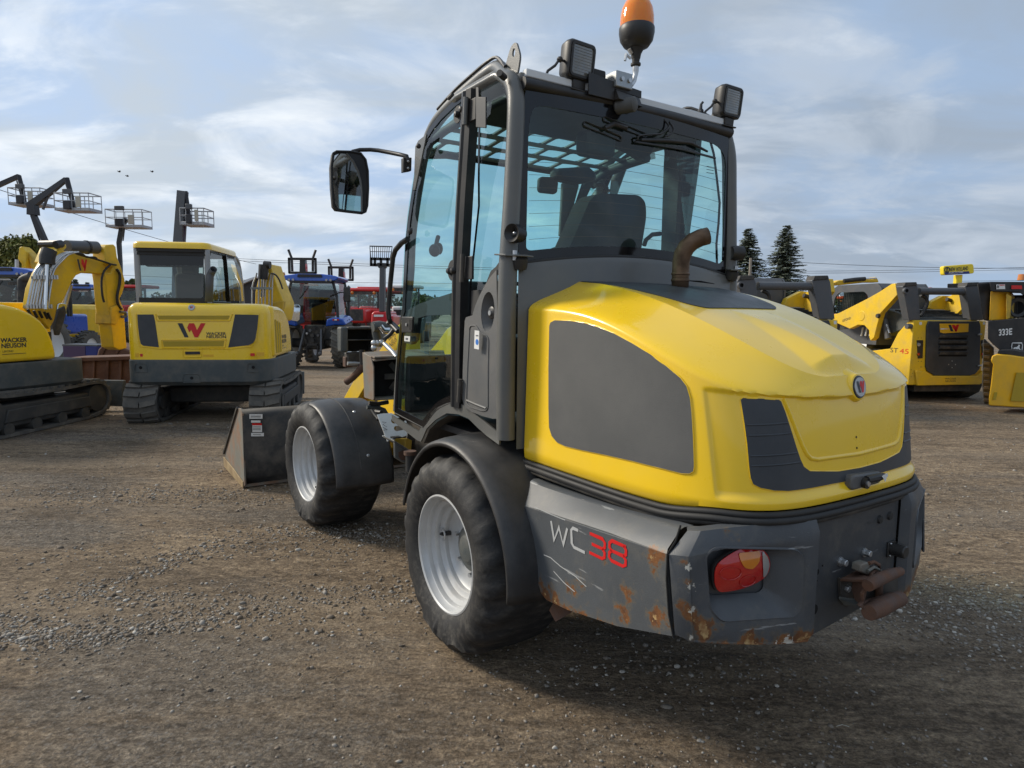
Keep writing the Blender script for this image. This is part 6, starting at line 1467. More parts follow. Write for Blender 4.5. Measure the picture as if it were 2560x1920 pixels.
q = b1([(385,500),(556,505),(640,500)], YB); MB().cyl(q[0], q[1], .085, n=18).build('arm_cylinder', 'boomgrey', ex1); MB().cyl(q[1], q[2], .032, n=12).build('cylinder_rod', 'chrome', ex1); MB().cyl(q[0]+(q[1]-q[0])*.62, q[0]+(q[1]-q[0])*.68, .093, n=18).build('cylinder_band', 'black', ex1)
q = b1([(320,490),(350,484)], YB-.16); MB().tube([q[0], q[1], q[1]+Vector((0, .32, 0))], .05, 10).build('boom_knuckle', 'black', ex1)
q = b1([(285,520),(272,560),(272,600)], YB-.20); MB().tube(q, .085, 12).build('lift_cylinder', 'black', ex1); q = b1([(272,600),(262,860)], YB-.20); MB().tube(q, .03, 10).build('cylinder_rod', 'chrome', ex1)
for k in range(8):
    dx = k*17; q = b1([(155+dx, 850), (190+dx*.92, 680), (215+dx*.85, 625), (262+dx*.8, 580), (300+dx*.8, 548-dx*.03), (345+dx*.9, 532-dx*.02)], YB-.15-.012*(k % 3)); MB().tube(smooth_path(q[:4+(k > 2)*2], 3), .013, 6).build('hydraulic_pipe', 'zinc', ex1, smooth=60)
for (a, b, c_) in ((185, 328, 678), (140, 295, 846)):
    q = b1([(a, c_), (b, c_)], YB-.18); MB().bar(q[0], q[1], .035, .035).build('pipe_clamp', 'zinc', ex1)
    for k in range(9): q2 = q[0]+(q[1]-q[0])*(k+.5)/9; MB().cyl(q2+Vector((0, -.02, -.02)), q2+Vector((0, -.02, .03)), .018, n=6).build('pipe_nut', 'zinc', ex1)
for pts, rr in (([(430,535),(470,550),(520,562),(580,580),(640,600),(670,605)], .013), ([(450,535),(480,545),(500,560),(545,560),(560,570)], .012), ([(672,630),(690,660),(688,720),(675,780),(680,830),(700,860)], .02), ([(640,600),(600,640),(585,700),(590,780),(600,820)], .014)):
    MB().tube(smooth_path(b1(pts, YB-.14), 3), rr, 6).build('hydraulic_hose', 'black', ex1, smooth=60)
for k, (a, b) in enumerate(((160,860),(195,868),(225,870),(255,875),(275,880))): q = b1([(a,b),(a+8,b+18),(a+20,b+40)], YB-.16); MB().tube(q, .016, 6).build('hydraulic_hose', 'black', ex1)
fw = lambda a, b: (F1.bp(cA[0]+cA[2]*a, cA[1]+cA[2]*b, 'y', YB-.124), Vector((0, -1, 0)))
quads_on([[(443,572),(454,572),(469,638),(460,638)]], fw, 0, 'badge_bar', 'darkmark', ex1); quads_on([[(468,572),(480,572),(494,618),(489,638),(470,600)], [(484,640),(492,640),(503,574),(492,572),(484,610)]], fw, 0, 'badge_zigzag', 'redmark', ex1)
q = b1([(692,875),(722,880),(725,900),(700,905)], YB-.16); MB().tube(q, .02, 6).build('arm_coupling', 'boomgrey', ex1)
# linkage of the bucket cylinder in front of the boom foot
q = b1([(350,890),(395,720)], YB+.18); MB().cyl(q[0], q[1], .05, n=12).build('lift_cylinder', 'zinc', ex1)
q = b1([(310,960),(335,860),(375,840),(385,880),(345,1010),(320,1010)], YB-.4); MB().prism(q, (0, .03, 0)).build('boom_foot_guard', 'chassis', ex1, bevel=.01)
# mirror on the boom side of the cab
q = b1([(335,830),(350,824),(385,828),(386,845),(375,915),(350,930),(332,915),(328,870)], -.55); MB().prism(q, (0, .03, 0)).build('mirror', 'mirror', ex1, bevel=.008)
# rusty buckets standing on the ground behind the boom's reach
def rust_bucket():
    fb = Frame(*[at(245, 940, 10.6).x, 10.6], 0); r = fb.root('rusty_bucket', label='wide rusty brown ribbed bucket lying between the two yellow excavators', category='excavator bucket')
    g = world_tree(fb, 10.6); d = Vector((.7, 0, 0))
    MB().prism([(0, *((p.y, p.z))) for p in g(cA, [(375,1140),(790,1128),(800,1165),(800,1340),(740,1345),(600,1290),(372,1290)])], (.55, 0, 0)).build('bucket_shell', 'rust', r, bevel=.02)
    for a in (385, 463, 540, 620, 695, 760):
        p = g(cA, [(a,1150),(a+14,1150),(a+10,1285),(a-2,1285)]); MB().prism([(-.001, k.y, k.z) for k in p], (-.035, 0, 0)).build('bucket_rib', 'rust', r, bevel=.006)
    p = g(cA, [(370,1140),(795,1128),(795,1150),(370,1162)]); MB().prism([(-.0, k.y, k.z) for k in p], (-.06, 0, 0)).build('bucket_lip', 'rust', r, bevel=.01)
    return r
rust_bucket()
fb = Frame(at(290, 880, 12.0).x, 12.0, 0); r = fb.root('rusty_bucket', label='curved rusty bucket resting behind the wide ribbed rusty bucket', category='excavator bucket'); g = world_tree(fb, 12.0)
MB().prism(g(cA, [(555,1130),(565,1090),(590,1065),(620,1060),(700,1080),(775,1110),(790,1300),(560,1300)]), (.6, 0, 0)).build('bucket_shell', 'rust', r, bevel=.03)
for a in (610, 690): MB().prism([(k.x-.002, k.y, k.z) for k in g(cA, [(a,1064+(a-610)*.16),(a+12,1066+(a-610)*.16),(a-20,1128),(a-34,1128)])], (-.02, 0, 0)).build('bucket_rib', 'rust', r)
# skip box, blue and plum, behind
fb = Frame(at(200, 860, 13.5).x, 13.5, 0); r = fb.root('blue_steel_tray', label='low blue and dark purple steel tray standing behind the wide rusty bucket', category='steel tray'); g = world_tree(fb, 13.5)
M['plum'] = paint('plum_paint', (.06, .03, .08), .5)
MB().prism(g(cA, [(360,1070),(490,1068),(492,1230),(372,1230)]), (.5, 0, 0)).build('tray_panel', 'plum', r, bevel=.01); MB().prism(g(cA, [(492,1068),(555,1072),(556,1128),(540,1230),(494,1230)]), (.5, 0, 0)).build('tray_panel', 'navy', r, bevel=.01)
MB().prism(g(cA, [(358,1062),(557,1066),(557,1074),(358,1072)]), (.5, 0, 0)).build('tray_rim', 'boomgrey', r)
# small dark blade attachment at the left excavator's track end
fb = Frame(at(272, 1000, 9.6).x, 9.6, 0); r = fb.root('dark_blade', label='dark grey dozer blade standing at the far end of the left track', category='blade attachment'); g = world_tree(fb, 9.6)
MB().prism(g(cA, [(560,1285),(665,1285),(678,1420),(590,1425),(560,1380)]), (.10, 0, 0)).build('blade_plate', 'cwgrey', r, bevel=.015); MB().prism([(k.x-.01, k.y, k.z) for k in g(cA, [(640,1285),(668,1285),(680,1420),(655,1422)])], (-.06, 0, 0)).build('blade_cheek', 'cwgrey', r, bevel=.01)
# ------------------------------------------------------------------ skid steers on the right
def skid(fr, label, group=None):
    r = fr.root('skid_steer_loader', label=label, category='skid steer'); XR = -1.25; HW = .70
    P_ = lambda pts, x=XR: fr.poly(cD, pts, 'x', x)
    def face(name, mat, pts, d=.01, off=0, bev=0, sm=0): q = P_(pts, XR-off); return MB().prism([tuple(a) for a in q], (-d, 0, 0)).build(name, mat, r, smooth=sm, bevel=bev)
    lt, rt = fr.bp(cD[0]+cD[2]*1430, cD[1]+cD[2]*740, 'x', XR), fr.bp(cD[0]+cD[2]*1945, cD[1]+cD[2]*740, 'x', XR); yl, yr = lt.y, rt.y; zt = lt.z; zb = fr.bp(cD[0]+cD[2]*1430, cD[1]+cD[2]*1198, 'x', XR).z
    # body with sloping side plate
    MB().prism([(XR, yl, zb), (XR, yl, zt), (XR+.10, yl, zt+.005), (XR+.34, yl, zt-.22), (XR+.50, yl, zt-.50), (.9, yl, .62), (1.05, yl, .42), (.9, yl, zb)], (0, yr-yl, 0)).build('body', 'yellow_old', r, bevel=.012)
    zt2 = zt+.10; MB().prism([(XR+.05, yl-.12, zt-.05), (XR+.05, yl-.12, zt+.02), (XR+.8, yl-.12, zt+.20), (XR+.8, yl-.12, zt-.3)], (0, yr-yl+.24, 0)).build('engine_cover', 'cwgrey', r, bevel=.02)
    for k in range(6): MB().bar((XR+.12+.10*k, yl-.16, zt+.035+.027*k), (XR+.12+.10*k, yr+.16, zt+.035+.027*k), .05, .02).build('cover_louvre', 'chassis', r)
    face('tail_door', 'panelgrey', [(1528,745),(1885,745),(1895,780),(1890,1080),(1855,1120),(1820,1130),(1570,1130),(1520,1100),(1508,1070),(1515,780)], .03, bev=.008)
    face('badge_panel', 'deep_yellow', [(1612,763),(1818,763),(1815,822),(1640,832),(1616,825)], .008, .03, .002)
    fn = lambda a, b: (fr.bp(cD[0]+cD[2]*a, cD[1]+cD[2]*b, 'x', XR-.039), Vector((-1, 0, 0)))
    quads_on([[(1676,772),(1695,772),(1712,818),(1692,818)]], fn, 0, 'badge_bar', 'darkmark', r); quads_on([[(1702,772),(1722,772),(1738,800),(1728,820),(1706,790)], [(1722,820),(1736,820),(1753,770),(1735,770),(1722,800)]], fn, 0, 'badge_zigzag', 'redmark', r)
    face('badge_scrape', 'label', [(1620,795),(1690,800),(1620,806)], .001, .0385)
    for k in range(4):
        b = 842+k*40; q = P_([(1612,b),(1812,b),(1806,b+20),(1606,b+20)], XR-.031); q2 = P_([(1610,b+22),(1808,b+22),(1804,b+34),(1604,b+34)], XR-.031)
        MB().prism([tuple(a) for a in q2], (-.002, 0, 0)).build('louvre_gap', 'hole', r, smooth=0); MB().prism([tuple(a) for a in q], (-.025, 0, 0)).build('louvre', 'chassis', r, bevel=.004)
    for a, b in ((1678,1053),(1726,1053),(1702,1028),(1702,1075)): c = fr.bp(cD[0]+cD[2]*a, cD[1]+cD[2]*b, 'x', XR-.031); MB().lathe([(0, .002), (.009, .001)], c, (-1, 0, 0), 8).build('door_screw', 'zinc', r)
    face('bumper', 'yellow_old', [(1432,1095),(1500,1100),(1545,1132),(1870,1132),(1910,1095),(1945,1090),(1938,1170),(1880,1192),(1440,1200)], .05, bev=.01)
    for t_, b in (('WACKER', 1160), ('NEUSON', 1177)): a = fr.bp(cD[0]+cD[2]*1652, cD[1]+cD[2]*b, 'x', XR-.051); text_on(t_, .044, a, (0, -1, 0), (0, 0, 1), 'rear_lettering', 'darkmark', r, off=.001, xs=1.15)
    for a0 in (1450, 1905):
        w = 45 if a0 == 1450 else 30
        face('lamp_housing', 'black', [(a0,880),(a0+w,880),(a0+w-4,1008),(a0+8,1010)], .012, bev=.003)
        c = fr.bp(cD[0]+cD[2]*(a0+16), cD[1]+cD[2]*912, 'x', XR-.012); MB().lathe([(0, .012), (.028, .010), (.032, 0)], c, (-1, 0, 0), 16).build('reversing_lamp', 'clearlens', r)
        c = fr.bp(cD[0]+cD[2]*(a0+14), cD[1]+cD[2]*980, 'x', XR-.012); MB().lathe([(0, .012), (.022, .010), (.026, 0)], c, (-1, 0, 0), 16).build('tail_lamp', 'redlens', r)
    face('warning_label', 'label', [(1470,752),(1488,752),(1488,772),(1470,772)], .001); face('warning_label', 'label', [(1920,750),(1936,750),(1936,770),(1920,770)], .001)
    for a, b in ((1885,842),(1885,1063)): q = P_([(a,b),(a+26,b-4)], XR-.04); MB().cyl(q[0], q[1], .014, n=8).build('door_hinge', 'zinc', r)
    for a, b in ((1462,865),(1484,865),(1463,1030),(1485,1030),(1478,1070),(1486,1070),(1412,1090),(1420,1115),(1412,1140),(1900,860),(1925,860)): c = fr.bp(cD[0]+cD[2]*a, cD[1]+cD[2]*b, 'x', XR); MB().lathe([(0, .002), (.007, .001)], c, (-1, 0, 0), 8).build('rivet', 'chassis', r)
    c = fr.bp(cD[0]+cD[2]*1405, cD[1]+cD[2]*782, 'x', XR+.04); MB().tube([Vector((c.x, yl+.01, c.z)), Vector((c.x, yl+.09, c.z))], .045, 10).build('pivot_pin', 'boomgrey', r)
    # number on the side
    nl = lambda u, v: fr.bp(cD[0]+cD[2]*u, cD[1]+cD[2]*v, 'y', yl)
    a, b = nl(1262, 965), nl(1400, 968)
    text_on('ST', .115, (a.x, yl, a.z), (-1, 0, 0), (0, 0, 1), 'side_number', 'darkmark', r, off=.002, fitw=abs(a.x-b.x)*.42); text_on('45', .12, (a.x-(a.x-b.x)*.5, yl, a.z-.005), (-1, 0, 0), (0, 0, 1), 'side_number', 'redmark', r, off=.002, fitw=abs(a.x-b.x)*.46)
    # towers with cross tube
    for (u0, u1, ub0, ub1, sgn) in ((1352,1462,1400,1478,1), (1795,1905,1835,1925,-1)):
        q = P_([(u0,500),(u0+25,478),(u1-12,480),(u1,510),(ub1,738),(ub0,740)], XR+.02); MB().prism([tuple(a) for a in q], (.16, 0, 0)).build('tower', 'boomgrey', r, bevel=.01)
        q = P_([(u0+10,500),(u0+20,470),(u1-10,468),(u1-4,492)], XR+.0); MB().prism([tuple(a) for a in q], (.20, 0, 0)).build('tower_cap', 'chassis', r, bevel=.01)
        if sgn > 0:
            c = fr.bp(cD[0]+cD[2]*1373, cD[1]+cD[2]*530, 'x', XR+.0); MB().lathe([(.030, -.02), (.052, -.02), (.052, .03), (.030, .03)], c, (-1, 0, 0), 18).build('pin_boss', 'boomgrey', r); MB().lathe([(0, .0), (.030, .0)], c, (-1, 0, 0), 14).build('pin_hole', 'hole', r)
    q = P_([(1465,533),(1800,535)], XR+.09); MB().cyl(q[0], q[1], fr.bp(0, 0, 'x', 0) and .060, n=18).build('cross_tube', 'boomgrey', r)
    # lift arms: from the tower head down to the front
    for yy, pts in ((yl+.02, [(1335,478),(1350,560),(1230,690),(1205,780),(1185,862),(1160,885),(1150,860),(1148,810),(1115,775),(1070,772),(1010,800),(920,760),(860,705),(930,690),(1060,625),(1130,590),(1220,540),(1310,482)]),):
        q = fr.poly(cD, pts, 'y', yy); arm = MB().prism([tuple(a) for a in q], (0, .10, 0)).build('lift_arm', 'yellow_old', r, bevel=.008)
        MB().prism([(a.x, yr-.12, a.z) for a in q], (0, .10, 0)).build('lift_arm', 'yellow_old', r, bevel=.008)
        c = fr.bp(cD[0]+cD[2]*1060, cD[1]+cD[2]*708, 'y', yy+.10); MB().lathe([(0, .008), (.085, .008), (.095, 0)], c, (0, 1, 0), 22).build('arm_boss', 'yellow_old', r)
        c = fr.bp(cD[0]+cD[2]*1183, cD[1]+cD[2]*708, 'y', yy+.10); MB().lathe([(0, .04), (.035, .04), (.045, 0)], c, (0, 1, 0), 12).build('pivot_pin', 'chassis', r)
        a = fr.bp(cD[0]+cD[2]*925, cD[1]+cD[2]*752, 'y', yy+.101); b = fr.bp(cD[0]+cD[2]*1000, cD[1]+cD[2]*725, 'y', yy+.101); text_on('LEFOND', .065, a, (b-a), (b-a).cross(Vector((0, -1, 0))), 'arm_lettering', 'darkmark', r, off=.002)
    q = fr.poly(cD, [(1225,735),(1250,870)], 'y', yl-.06); MB().cyl(q[0], q[1], .055, n=12).build('lift_cylinder', 'boomgrey', r); q2 = fr.poly(cD, [(1240,770),(1260,830)], 'y', yl-.0); MB().cyl(q2[0], q2[1], .02, n=8).build('cylinder_rod', 'chrome', r)
    for a in (1070, 1100, 1130): q = fr.poly(cD, [(a,790),(a-12,850)], 'y', yl-.05); MB().cyl(q[0], q[1], .015, n=6).build('hose', 'label', r)
    # rear ends of the arms seen between the towers
    for (pts, x) in (([(1640,565),(1770,570),(1740,640),(1690,685),(1600,672),(1535,655),(1555,610)], XR+.9),): q = fr.poly(cD, pts, 'x', x); MB().prism([tuple(a) for a in q], (.12, 0, 0)).build('arm_link', 'yellow_old', r, bevel=.01)
    q = fr.poly(cD, [(1665,590),(1700,600),(1740,575)], 'x', XR+.8); MB().tube(q, .035, 8).build('arm_pin', 'chassis', r)
    for dx in (0, 22, 40): q = fr.poly(cD, [(1785+dx,560),(1800+dx,600),(1810+dx,660),(1800+dx,730)], 'x', XR+.25); MB().tube(smooth_path(q, 3), .014, 6).build('hydraulic_hose', 'black', r, smooth=60)
    q = fr.poly(cD, [(1480,560),(1515,580),(1525,620),(1500,680),(1480,710)], 'x', XR+.15); MB().tube(smooth_path(q, 3), .030, 8).build('hydraulic_hose', 'black', r, smooth=60)
    # cab: behind the left tower
    cx0, cx1 = XR+1.05, XR+2.55; zc = fr.bp(cD[0]+cD[2]*1000, cD[1]+cD[2]*480, 'x', cx0+.4).z
    side = [(cx0, .9), (cx0-.04, zc-.10), (cx0+.06, zc), (cx1-.30, zc), (cx1-.12, zc-.08), (cx1, .9)]
    win = [(cx0+.32, 1.25), (cx0+.30, zc-.22), (cx0+.42, zc-.14), (cx1-.34, zc-.14), (cx1-.22, zc-.24), (cx1-.10, 1.18), (cx1-.2, 1.1)]
    cw_ = .46
    for s_ in (1, -1): sheet(side, lambda a, b: (Vector((a, s_*cw_, b)), Vector((0, s_, 0))), .2, holes=[rnd(win, .05, 3)], thick=.03).build('cab_side', 'boomgrey', r, smooth=30, bevel=.0)
    MB().add([(a, cw_-.0, b) for a, b in win], [tuple(range(len(win)))]).build('cab_window', 'pane_dark', r, smooth=0)
    MB().prism([(x, cw_, z) for x, z in [(cx0-.04, zc-.10), (cx0+.06, zc), (cx1-.30, zc), (cx1-.12, zc-.08), (cx1-.30, zc-.05), (cx0+.06, zc-.05)]], (0, -2*cw_, 0)).build('cab_roof', 'boomgrey', r, bevel=.03)
    MB().box(cx0-.01, cx0+.02, -cw_, cw_, .9, zc-.1).build('cab_rear', 'boomgrey', r)
    MB().box(cx0+.4, cx0+.6, -.25, .25, .8, 1.5).build('seat', 'interior', r, bevel=.05)
    k = 0
    for t in np.arange(cx0+.36, cx1-.14, .055): MB().cyl((t, cw_-.02, 1.2), (t, cw_-.02, zc-.16), .005, n=4).build('window_guard_bar', 'black', r, smooth=0)
    for t in np.arange(1.25, zc-.16, .055): MB().cyl((cx0+.32, cw_-.022, t), (cx1-.16, cw_-.022, t), .005, n=4).build('window_guard_bar', 'black', r, smooth=0)
    # tracks
    for (y0, y1) in ((yl-.12, yl+.20), (yr-.20, yr+.12)):
        mb = MB(); mb.prism([(-1.05, y0, .12), (-1.12, y0, .28), (-.95, y0, .42), (.7, y0, .50), (1.15, y0, .36), (1.2, y0, .16), (1.0, y0, .0), (-.85, y0, .0)], (0, y1-y0, 0)); tt = mb.build('track', 'trackdark', r, bevel=.03)
    MB().box(-1.2, 1.0, yr+.15, yl-.15, .16, .5).build('belly', 'chassis', r)
    return r
S2 = Frame(7.13, 12.24, .15)
sk2 = skid(S2, 'yellow skid steer with red and black number on its side, beside the black loader')
S1o = Vector((at(1981, 790, 9.6).x, 9.6, 0))+Vector((-sin(.15)*1.25, cos(.15)*1.25, 0))
sk1 = copy_tree(sk2); sk1.location = S1o; sk1['label'] = 'yellow skid steer mostly hidden behind the big loader bonnet, only arms and roof showing'

# black and yellow skid steer on the right edge
D3 = Frame(at(2600, 900, 10.2).x, 10.2, 0); dr = D3.root('skid_steer_loader', label='black and yellow skid steer with white number, cut by the right picture edge', category='skid steer')
def dd(pts, Y, th, name, mat, bev=.01, par=dr):
    q = [D3.loc(at(cD[0]+cD[2]*a, cD[1]+cD[2]*b, Y)) for a, b in pts]; return MB().prism(q, (th, -th*.95, 0)).build(name, mat, par, bevel=bev)
dd([(1955,745),(2212,720),(2420,700),(2420,985),(2300,960),(2120,985),(2050,960),(1990,910),(1955,870)], 10.0, .5, 'rear_arm_cover', 'boomblack2' if 0 else 'black')
dd([(1668,480),(1980,466),(1980,530),(1960,745),(1930,740),(1925,520),(1668,510)], 11.6, .3, 'rollbar', 'black'); dd([(1880,480),(1975,470),(1960,740),(1925,740)], 10.3, .3, 'rear_post', 'black')
dd([(1968,466),(2420,466),(2420,560),(2200,560),(2180,540),(1975,535)], 10.1, .5, 'cab_roof', 'black')
dd([(1975,535),(2105,540),(2125,570),(2108,600),(2085,735),(1965,740)], 10.25, .3, 'rear_arm', 'deep_yellow'); dd([(2085,545),(2122,570),(2112,725),(2085,735)], 10.15, .3, 'arm_edge', 'yellow_dirty')
dd([(2112,560),(2212,560),(2420,560),(2420,715),(2212,720),(2110,725)], 10.5, .2, 'cab_side', 'hole')
q = D3.loc(at(cD[0]+cD[2]*2170, cD[1]+cD[2]*650, 10.2)); MB().lathe([(.10, .0), (.14, .02), (.16, .0), (.14, -.02)], q, (-1, 0, 0), 20, closed=True).build('muffler_ring', 'chassis', dr)
for t in range(5): a = D3.loc(at(cD[0]+cD[2]*(2118+t*11), cD[1]+cD[2]*590, 10.45)); b = D3.loc(at(cD[0]+cD[2]*(2118+t*11), cD[1]+cD[2]*715, 10.45)); MB().cyl(a, b, .006, n=4).build('guard_bar', 'chassis', dr)
dd([(1988,492),(2010,492),(2012,512),(1990,514)], 10.02, -.0, 'roof_bolt', 'chassis', 0) if 0 else None
def dt(pts, Y, name, mat): q = [D3.loc(at(cD[0]+cD[2]*a, cD[1]+cD[2]*b, Y)) for a, b in pts]; MB().prism(q, (-.004, 0, 0)).build(name, mat, dr, smooth=0)
dt([(2015,486),(2076,484),(2077,518),(2016,519)], 10.09, 'warning_label', 'label'); dt([(2040,488),(2074,487),(2074,492),(2040,493)], 10.085, 'label_stripe', 'redmark'); dt([(2022,492),(2036,492),(2032,512),(2022,508)], 10.085, 'label_print', 'labelink')
dt([(2122,492),(2195,492),(2198,518),(2122,518)], 10.09, 'red_strip', 'redmark')
a = D3.loc(at(cD[0]+cD[2]*2033, cD[1]+cD[2]*805, 9.985)); b = D3.loc(at(cD[0]+cD[2]*2153, cD[1]+cD[2]*795, 9.985)); text_on('333E', .135, a, (b-a), Vector((-1, 0, 0)).cross(b-a)*-1, 'white_number', 'label', dr, off=.004, bold=.004, xs=(b-a).length/.335)
fn = lambda a, b: (D3.loc(at(cD[0]+cD[2]*a, cD[1]+cD[2]*b, 9.99)), Vector((-1, 0, 0)))
quads_on(stroke([(2128,900),(2195,900),(2201,915),(2196,962),(2160,968),(2128,955),(2124,925),(2128,900)], 5), fn, .003, 'emblem_outline', 'label', dr)
deer = [(2133,938),(2140,932),(2150,930),(2160,928),(2170,920),(2174,910),(2180,914),(2184,922),(2178,926),(2180,936),(2190,950),(2184,952),(2172,942),(2160,944),(2150,940),(2142,950),(2134,956),(2140,942)]
quads_on([deer], fn, .003, 'emblem_stag', 'label', dr)
c = D3.loc(at(cD[0]+cD[2]*2195, cD[1]+cD[2]*455, 10.2)); MB().lathe([(0, .10), (.05, .09), (.06, .0)], c, (0, 0, 1), 16).build('warning_lamp', 'amberlens', dr)
dd([(1985,990),(2020,978),(2110,985),(2212,1000),(2420,1000),(2420,1368),(2212,1362),(1962,1345),(1962,1290),(1978,1180),(1992,1050),(1975,1030)], 9.7, .55, 'tail_guard', 'deep_yellow', .02)
dd([(2030,950),(2120,948),(2212,962),(2420,980),(2420,1010),(2212,1003),(2110,985),(2022,978)], 9.72, .5, 'tail_top', 'black')
dd([(2160,1110),(2420,1112),(2420,1320),(2118,1312)], 9.69, -.012, 'tail_mesh', 'sunbleach', 0); dt([(2002,1250),(2022,1250),(2012,1302),(1990,1300)], 9.69, 'tail_slot', 'sunbleach')
q = [(-.10, 0, 0)]
mb = MB(); 
for k in range(14):
    zz = .08+.055*k; mb.box(-.02, .0, 0, .0, 0, 0) if 0 else None
tr = dd([(1922,868),(1992,935),(1992,1045),(1976,1180),(1972,1338),(1928,1338),(1912,1200)], 10.45, .10, 'rubber_track', 'trackdark', .02)
for k in range(10): dd([(1926,900+44*k),(1968,902+44*k),(1966,924+44*k),(1922,920+44*k)], 10.42, .03, 'track_bar', 'trackrub', .004, dr)

# low yellow boom and blue roof showing over the skid steer cab
fb = Frame(at(2180, 700, 16).x, 16, 0); r = fb.root('lowered_crane_boom', label='yellow machine arm with black cylinder lying above the grey skid steer cab', category='machine arm'); g = world_tree(fb, 16)
MB().prism(g(cD, [(870,470),(900,455),(1000,450),(1140,448),(1148,436),(1165,430),(1178,450),(1185,470),(1100,470),(900,492)]), (.3, 0, 0)).build('arm', 'yellow_old', r, bevel=.02); q = g(cD, [(920,462),(1000,452),(1070,447)]); MB().tube([k+Vector((-.1, 0, 0)) for k in q], .05, 8).build('cylinder', 'black', r); q = g(cD, [(1070,447),(1150,442)]); MB().tube([k+Vector((-.1, 0, 0)) for k in q], .02, 8).build('cylinder_rod', 'chrome', r)
MB().prism(g(cD, [(1000,520),(1150,520),(1150,900),(1000,900)]), (.5, 0, 0)).build('machine_body', 'chassis', r, bevel=.05)
# ------------------------------------------------------------------ blue tractors
def tractor(ox, oy, label, paint_='blue', group=None, yaw=0.0):
    """rear view of a cab tractor; local x away from us, y to the left"""
    fr = Frame(ox, oy, yaw); r = fr.root('tractor', label=label, category='tractor')
    if group: r['group'] = group
    def wheel_(x, y0, y1, R, nm):
        c = Vector((x, (y0+y1)/2, R)); w = abs(y1-y0)
        mb = MB().lathe([(R*.55, -w/2+.01), (R*.62, -w/2), (R*.88, -w/2), (R*.94, -w/2+.03), (R*.955, 0), (R*.94, w/2-.03), (R*.88, w/2), (R*.62, w/2), (R*.55, w/2-.01)], c, (0, 1, 0), 36)
        ty = mb.build(nm, 'dustytyre', r, smooth=40)
        lg = MB()
        for k in range(22):
            for s_ in (0, 1):
                t = 2*pi*(k+.5*s_)/22; t2 = t+.16; ya, yb = (-w/2-.005, .01) if s_ else (w/2+.005, -.01)
                p0 = c+Vector((R*.965*cos(t), ya, R*.965*sin(t))); p1 = c+Vector((R*.965*cos(t2), yb, R*.965*sin(t2))); lg.bar(p0, p1, .045*R/.55, .05, up=(cos(t), 0, sin(t)))
        lg.v = [(a, b, max(cz, .004)) for a, b, cz in lg.v]
        lg.build('tread_lugs', 'dustytyre', ty, smooth=0)
        MB().lathe([(0, -.06), (R*.3, -.06), (R*.5, -w*.3), (R*.56, -w/2+.02), (R*.56, w/2-.02), (R*.5, w*.3), (R*.3, .06), (0, .06)], c, (0, 1, 0), 20).build('wheel_disc', 'label' if R > .5 else 'label', ty)
    for s_ in (1, -1):
        wheel_(.25, s_*.50, s_*.82, .60, 'rear_wheel'); wheel_(1.75, s_*.48, s_*.70, .42, 'front_wheel')
        f = [(-.10, .98), (-.22, 1.10), (-.18, 1.22), (-.05, 1.30), (.25, 1.34), (.55, 1.28), (.62, 1.24), (.25, 1.29), (-.05, 1.25), (-.15, 1.17)]
        MB().loft([[(-.22, s_*.36, 1.02), (-.25, s_*.40, 1.20), (-.24, s_*.60, 1.24), (-.24, s_*.78, 1.21), (-.22, s_*.84, 1.10), (-.20, s_*.84, 1.05), (-.20, s_*.60, 1.06)], [(.55, s_*.36, 1.10), (.5, s_*.40, 1.28), (.5, s_*.60, 1.31), (.5, s_*.78, 1.28), (.55, s_*.84, 1.20), (.55, s_*.84, 1.15), (.55, s_*.60, 1.18)]]).build('rear_fender', paint_, r, bevel=.03)
        MB().box(-.262, -.24, s_*.62-.08, s_*.62+.08, 1.17, 1.21).build('fender_lamp', 'redlens', r, bevel=.004); MB().box(-.264, -.262, s_*.62-.03, s_*.62+.03, 1.175, 1.205).build('lamp_strip', 'label', r)
        MB().prism([(-.25, s_*.37, .98), (-.25, s_*.85, 1.04), (-.25, s_*.84, 1.07), (-.25, s_*.37, 1.02)], (.6, 0, 0)).build('fender_trim', 'chassis', r)
    # cab
    X0, X1 = -.05, 1.05
    for x in (X0, X1):
        for s_ in (1, -1): MB().tube([(x, s_*.62, 1.20), (x+.0, s_*.60, 1.75), (x+.04, s_*.50, 2.12)], .035, 6).build('cab_post', 'black', r)
    MB().add([(X0-.02, .38, 1.06), (X0-.03, .56, 1.24), (X0-.03, .57, 1.70), (X0-.01, .50, 2.05), (X0-.01, -.50, 2.05), (X0-.03, -.57, 1.70), (X0-.03, -.56, 1.24), (X0-.02, -.38, 1.06)], [tuple(range(8))]).build('rear_window', 'pane_dusk', r, smooth=0)
    MB().add([(X1+.02, .55, 1.1), (X1+.02, .50, 2.05), (X1+.02, -.50, 2.05), (X1+.02, -.55, 1.1)], [(0, 1, 2, 3)]).build('windscreen', 'pane_far', r, smooth=0)
    for s_ in (1, -1): MB().add([(X0, s_*.60, 1.2), (X1, s_*.60, 1.2), (X1, s_*.52, 2.08), (X0, s_*.52, 2.08)], [(0, 1, 2, 3)]).build('side_window', 'pane_far', r, smooth=0)
    MB().box(.35, .5, -.18, .18, 1.0, 1.6).build('seat', 'interior', r, bevel=.05); MB().lathe([(.15, 0), (.165, .012), (.15, .024)], (.75, 0, 1.5), (-.5, 0, .86), 18, closed=True).build('steering_wheel', 'interior', r)
    rp = [(-.16, -.60, 2.16), (-.16, .60, 2.16), (-.14, .52, 2.24), (-.14, .25, 2.29), (-.14, -.25, 2.29), (-.14, -.52, 2.24)]
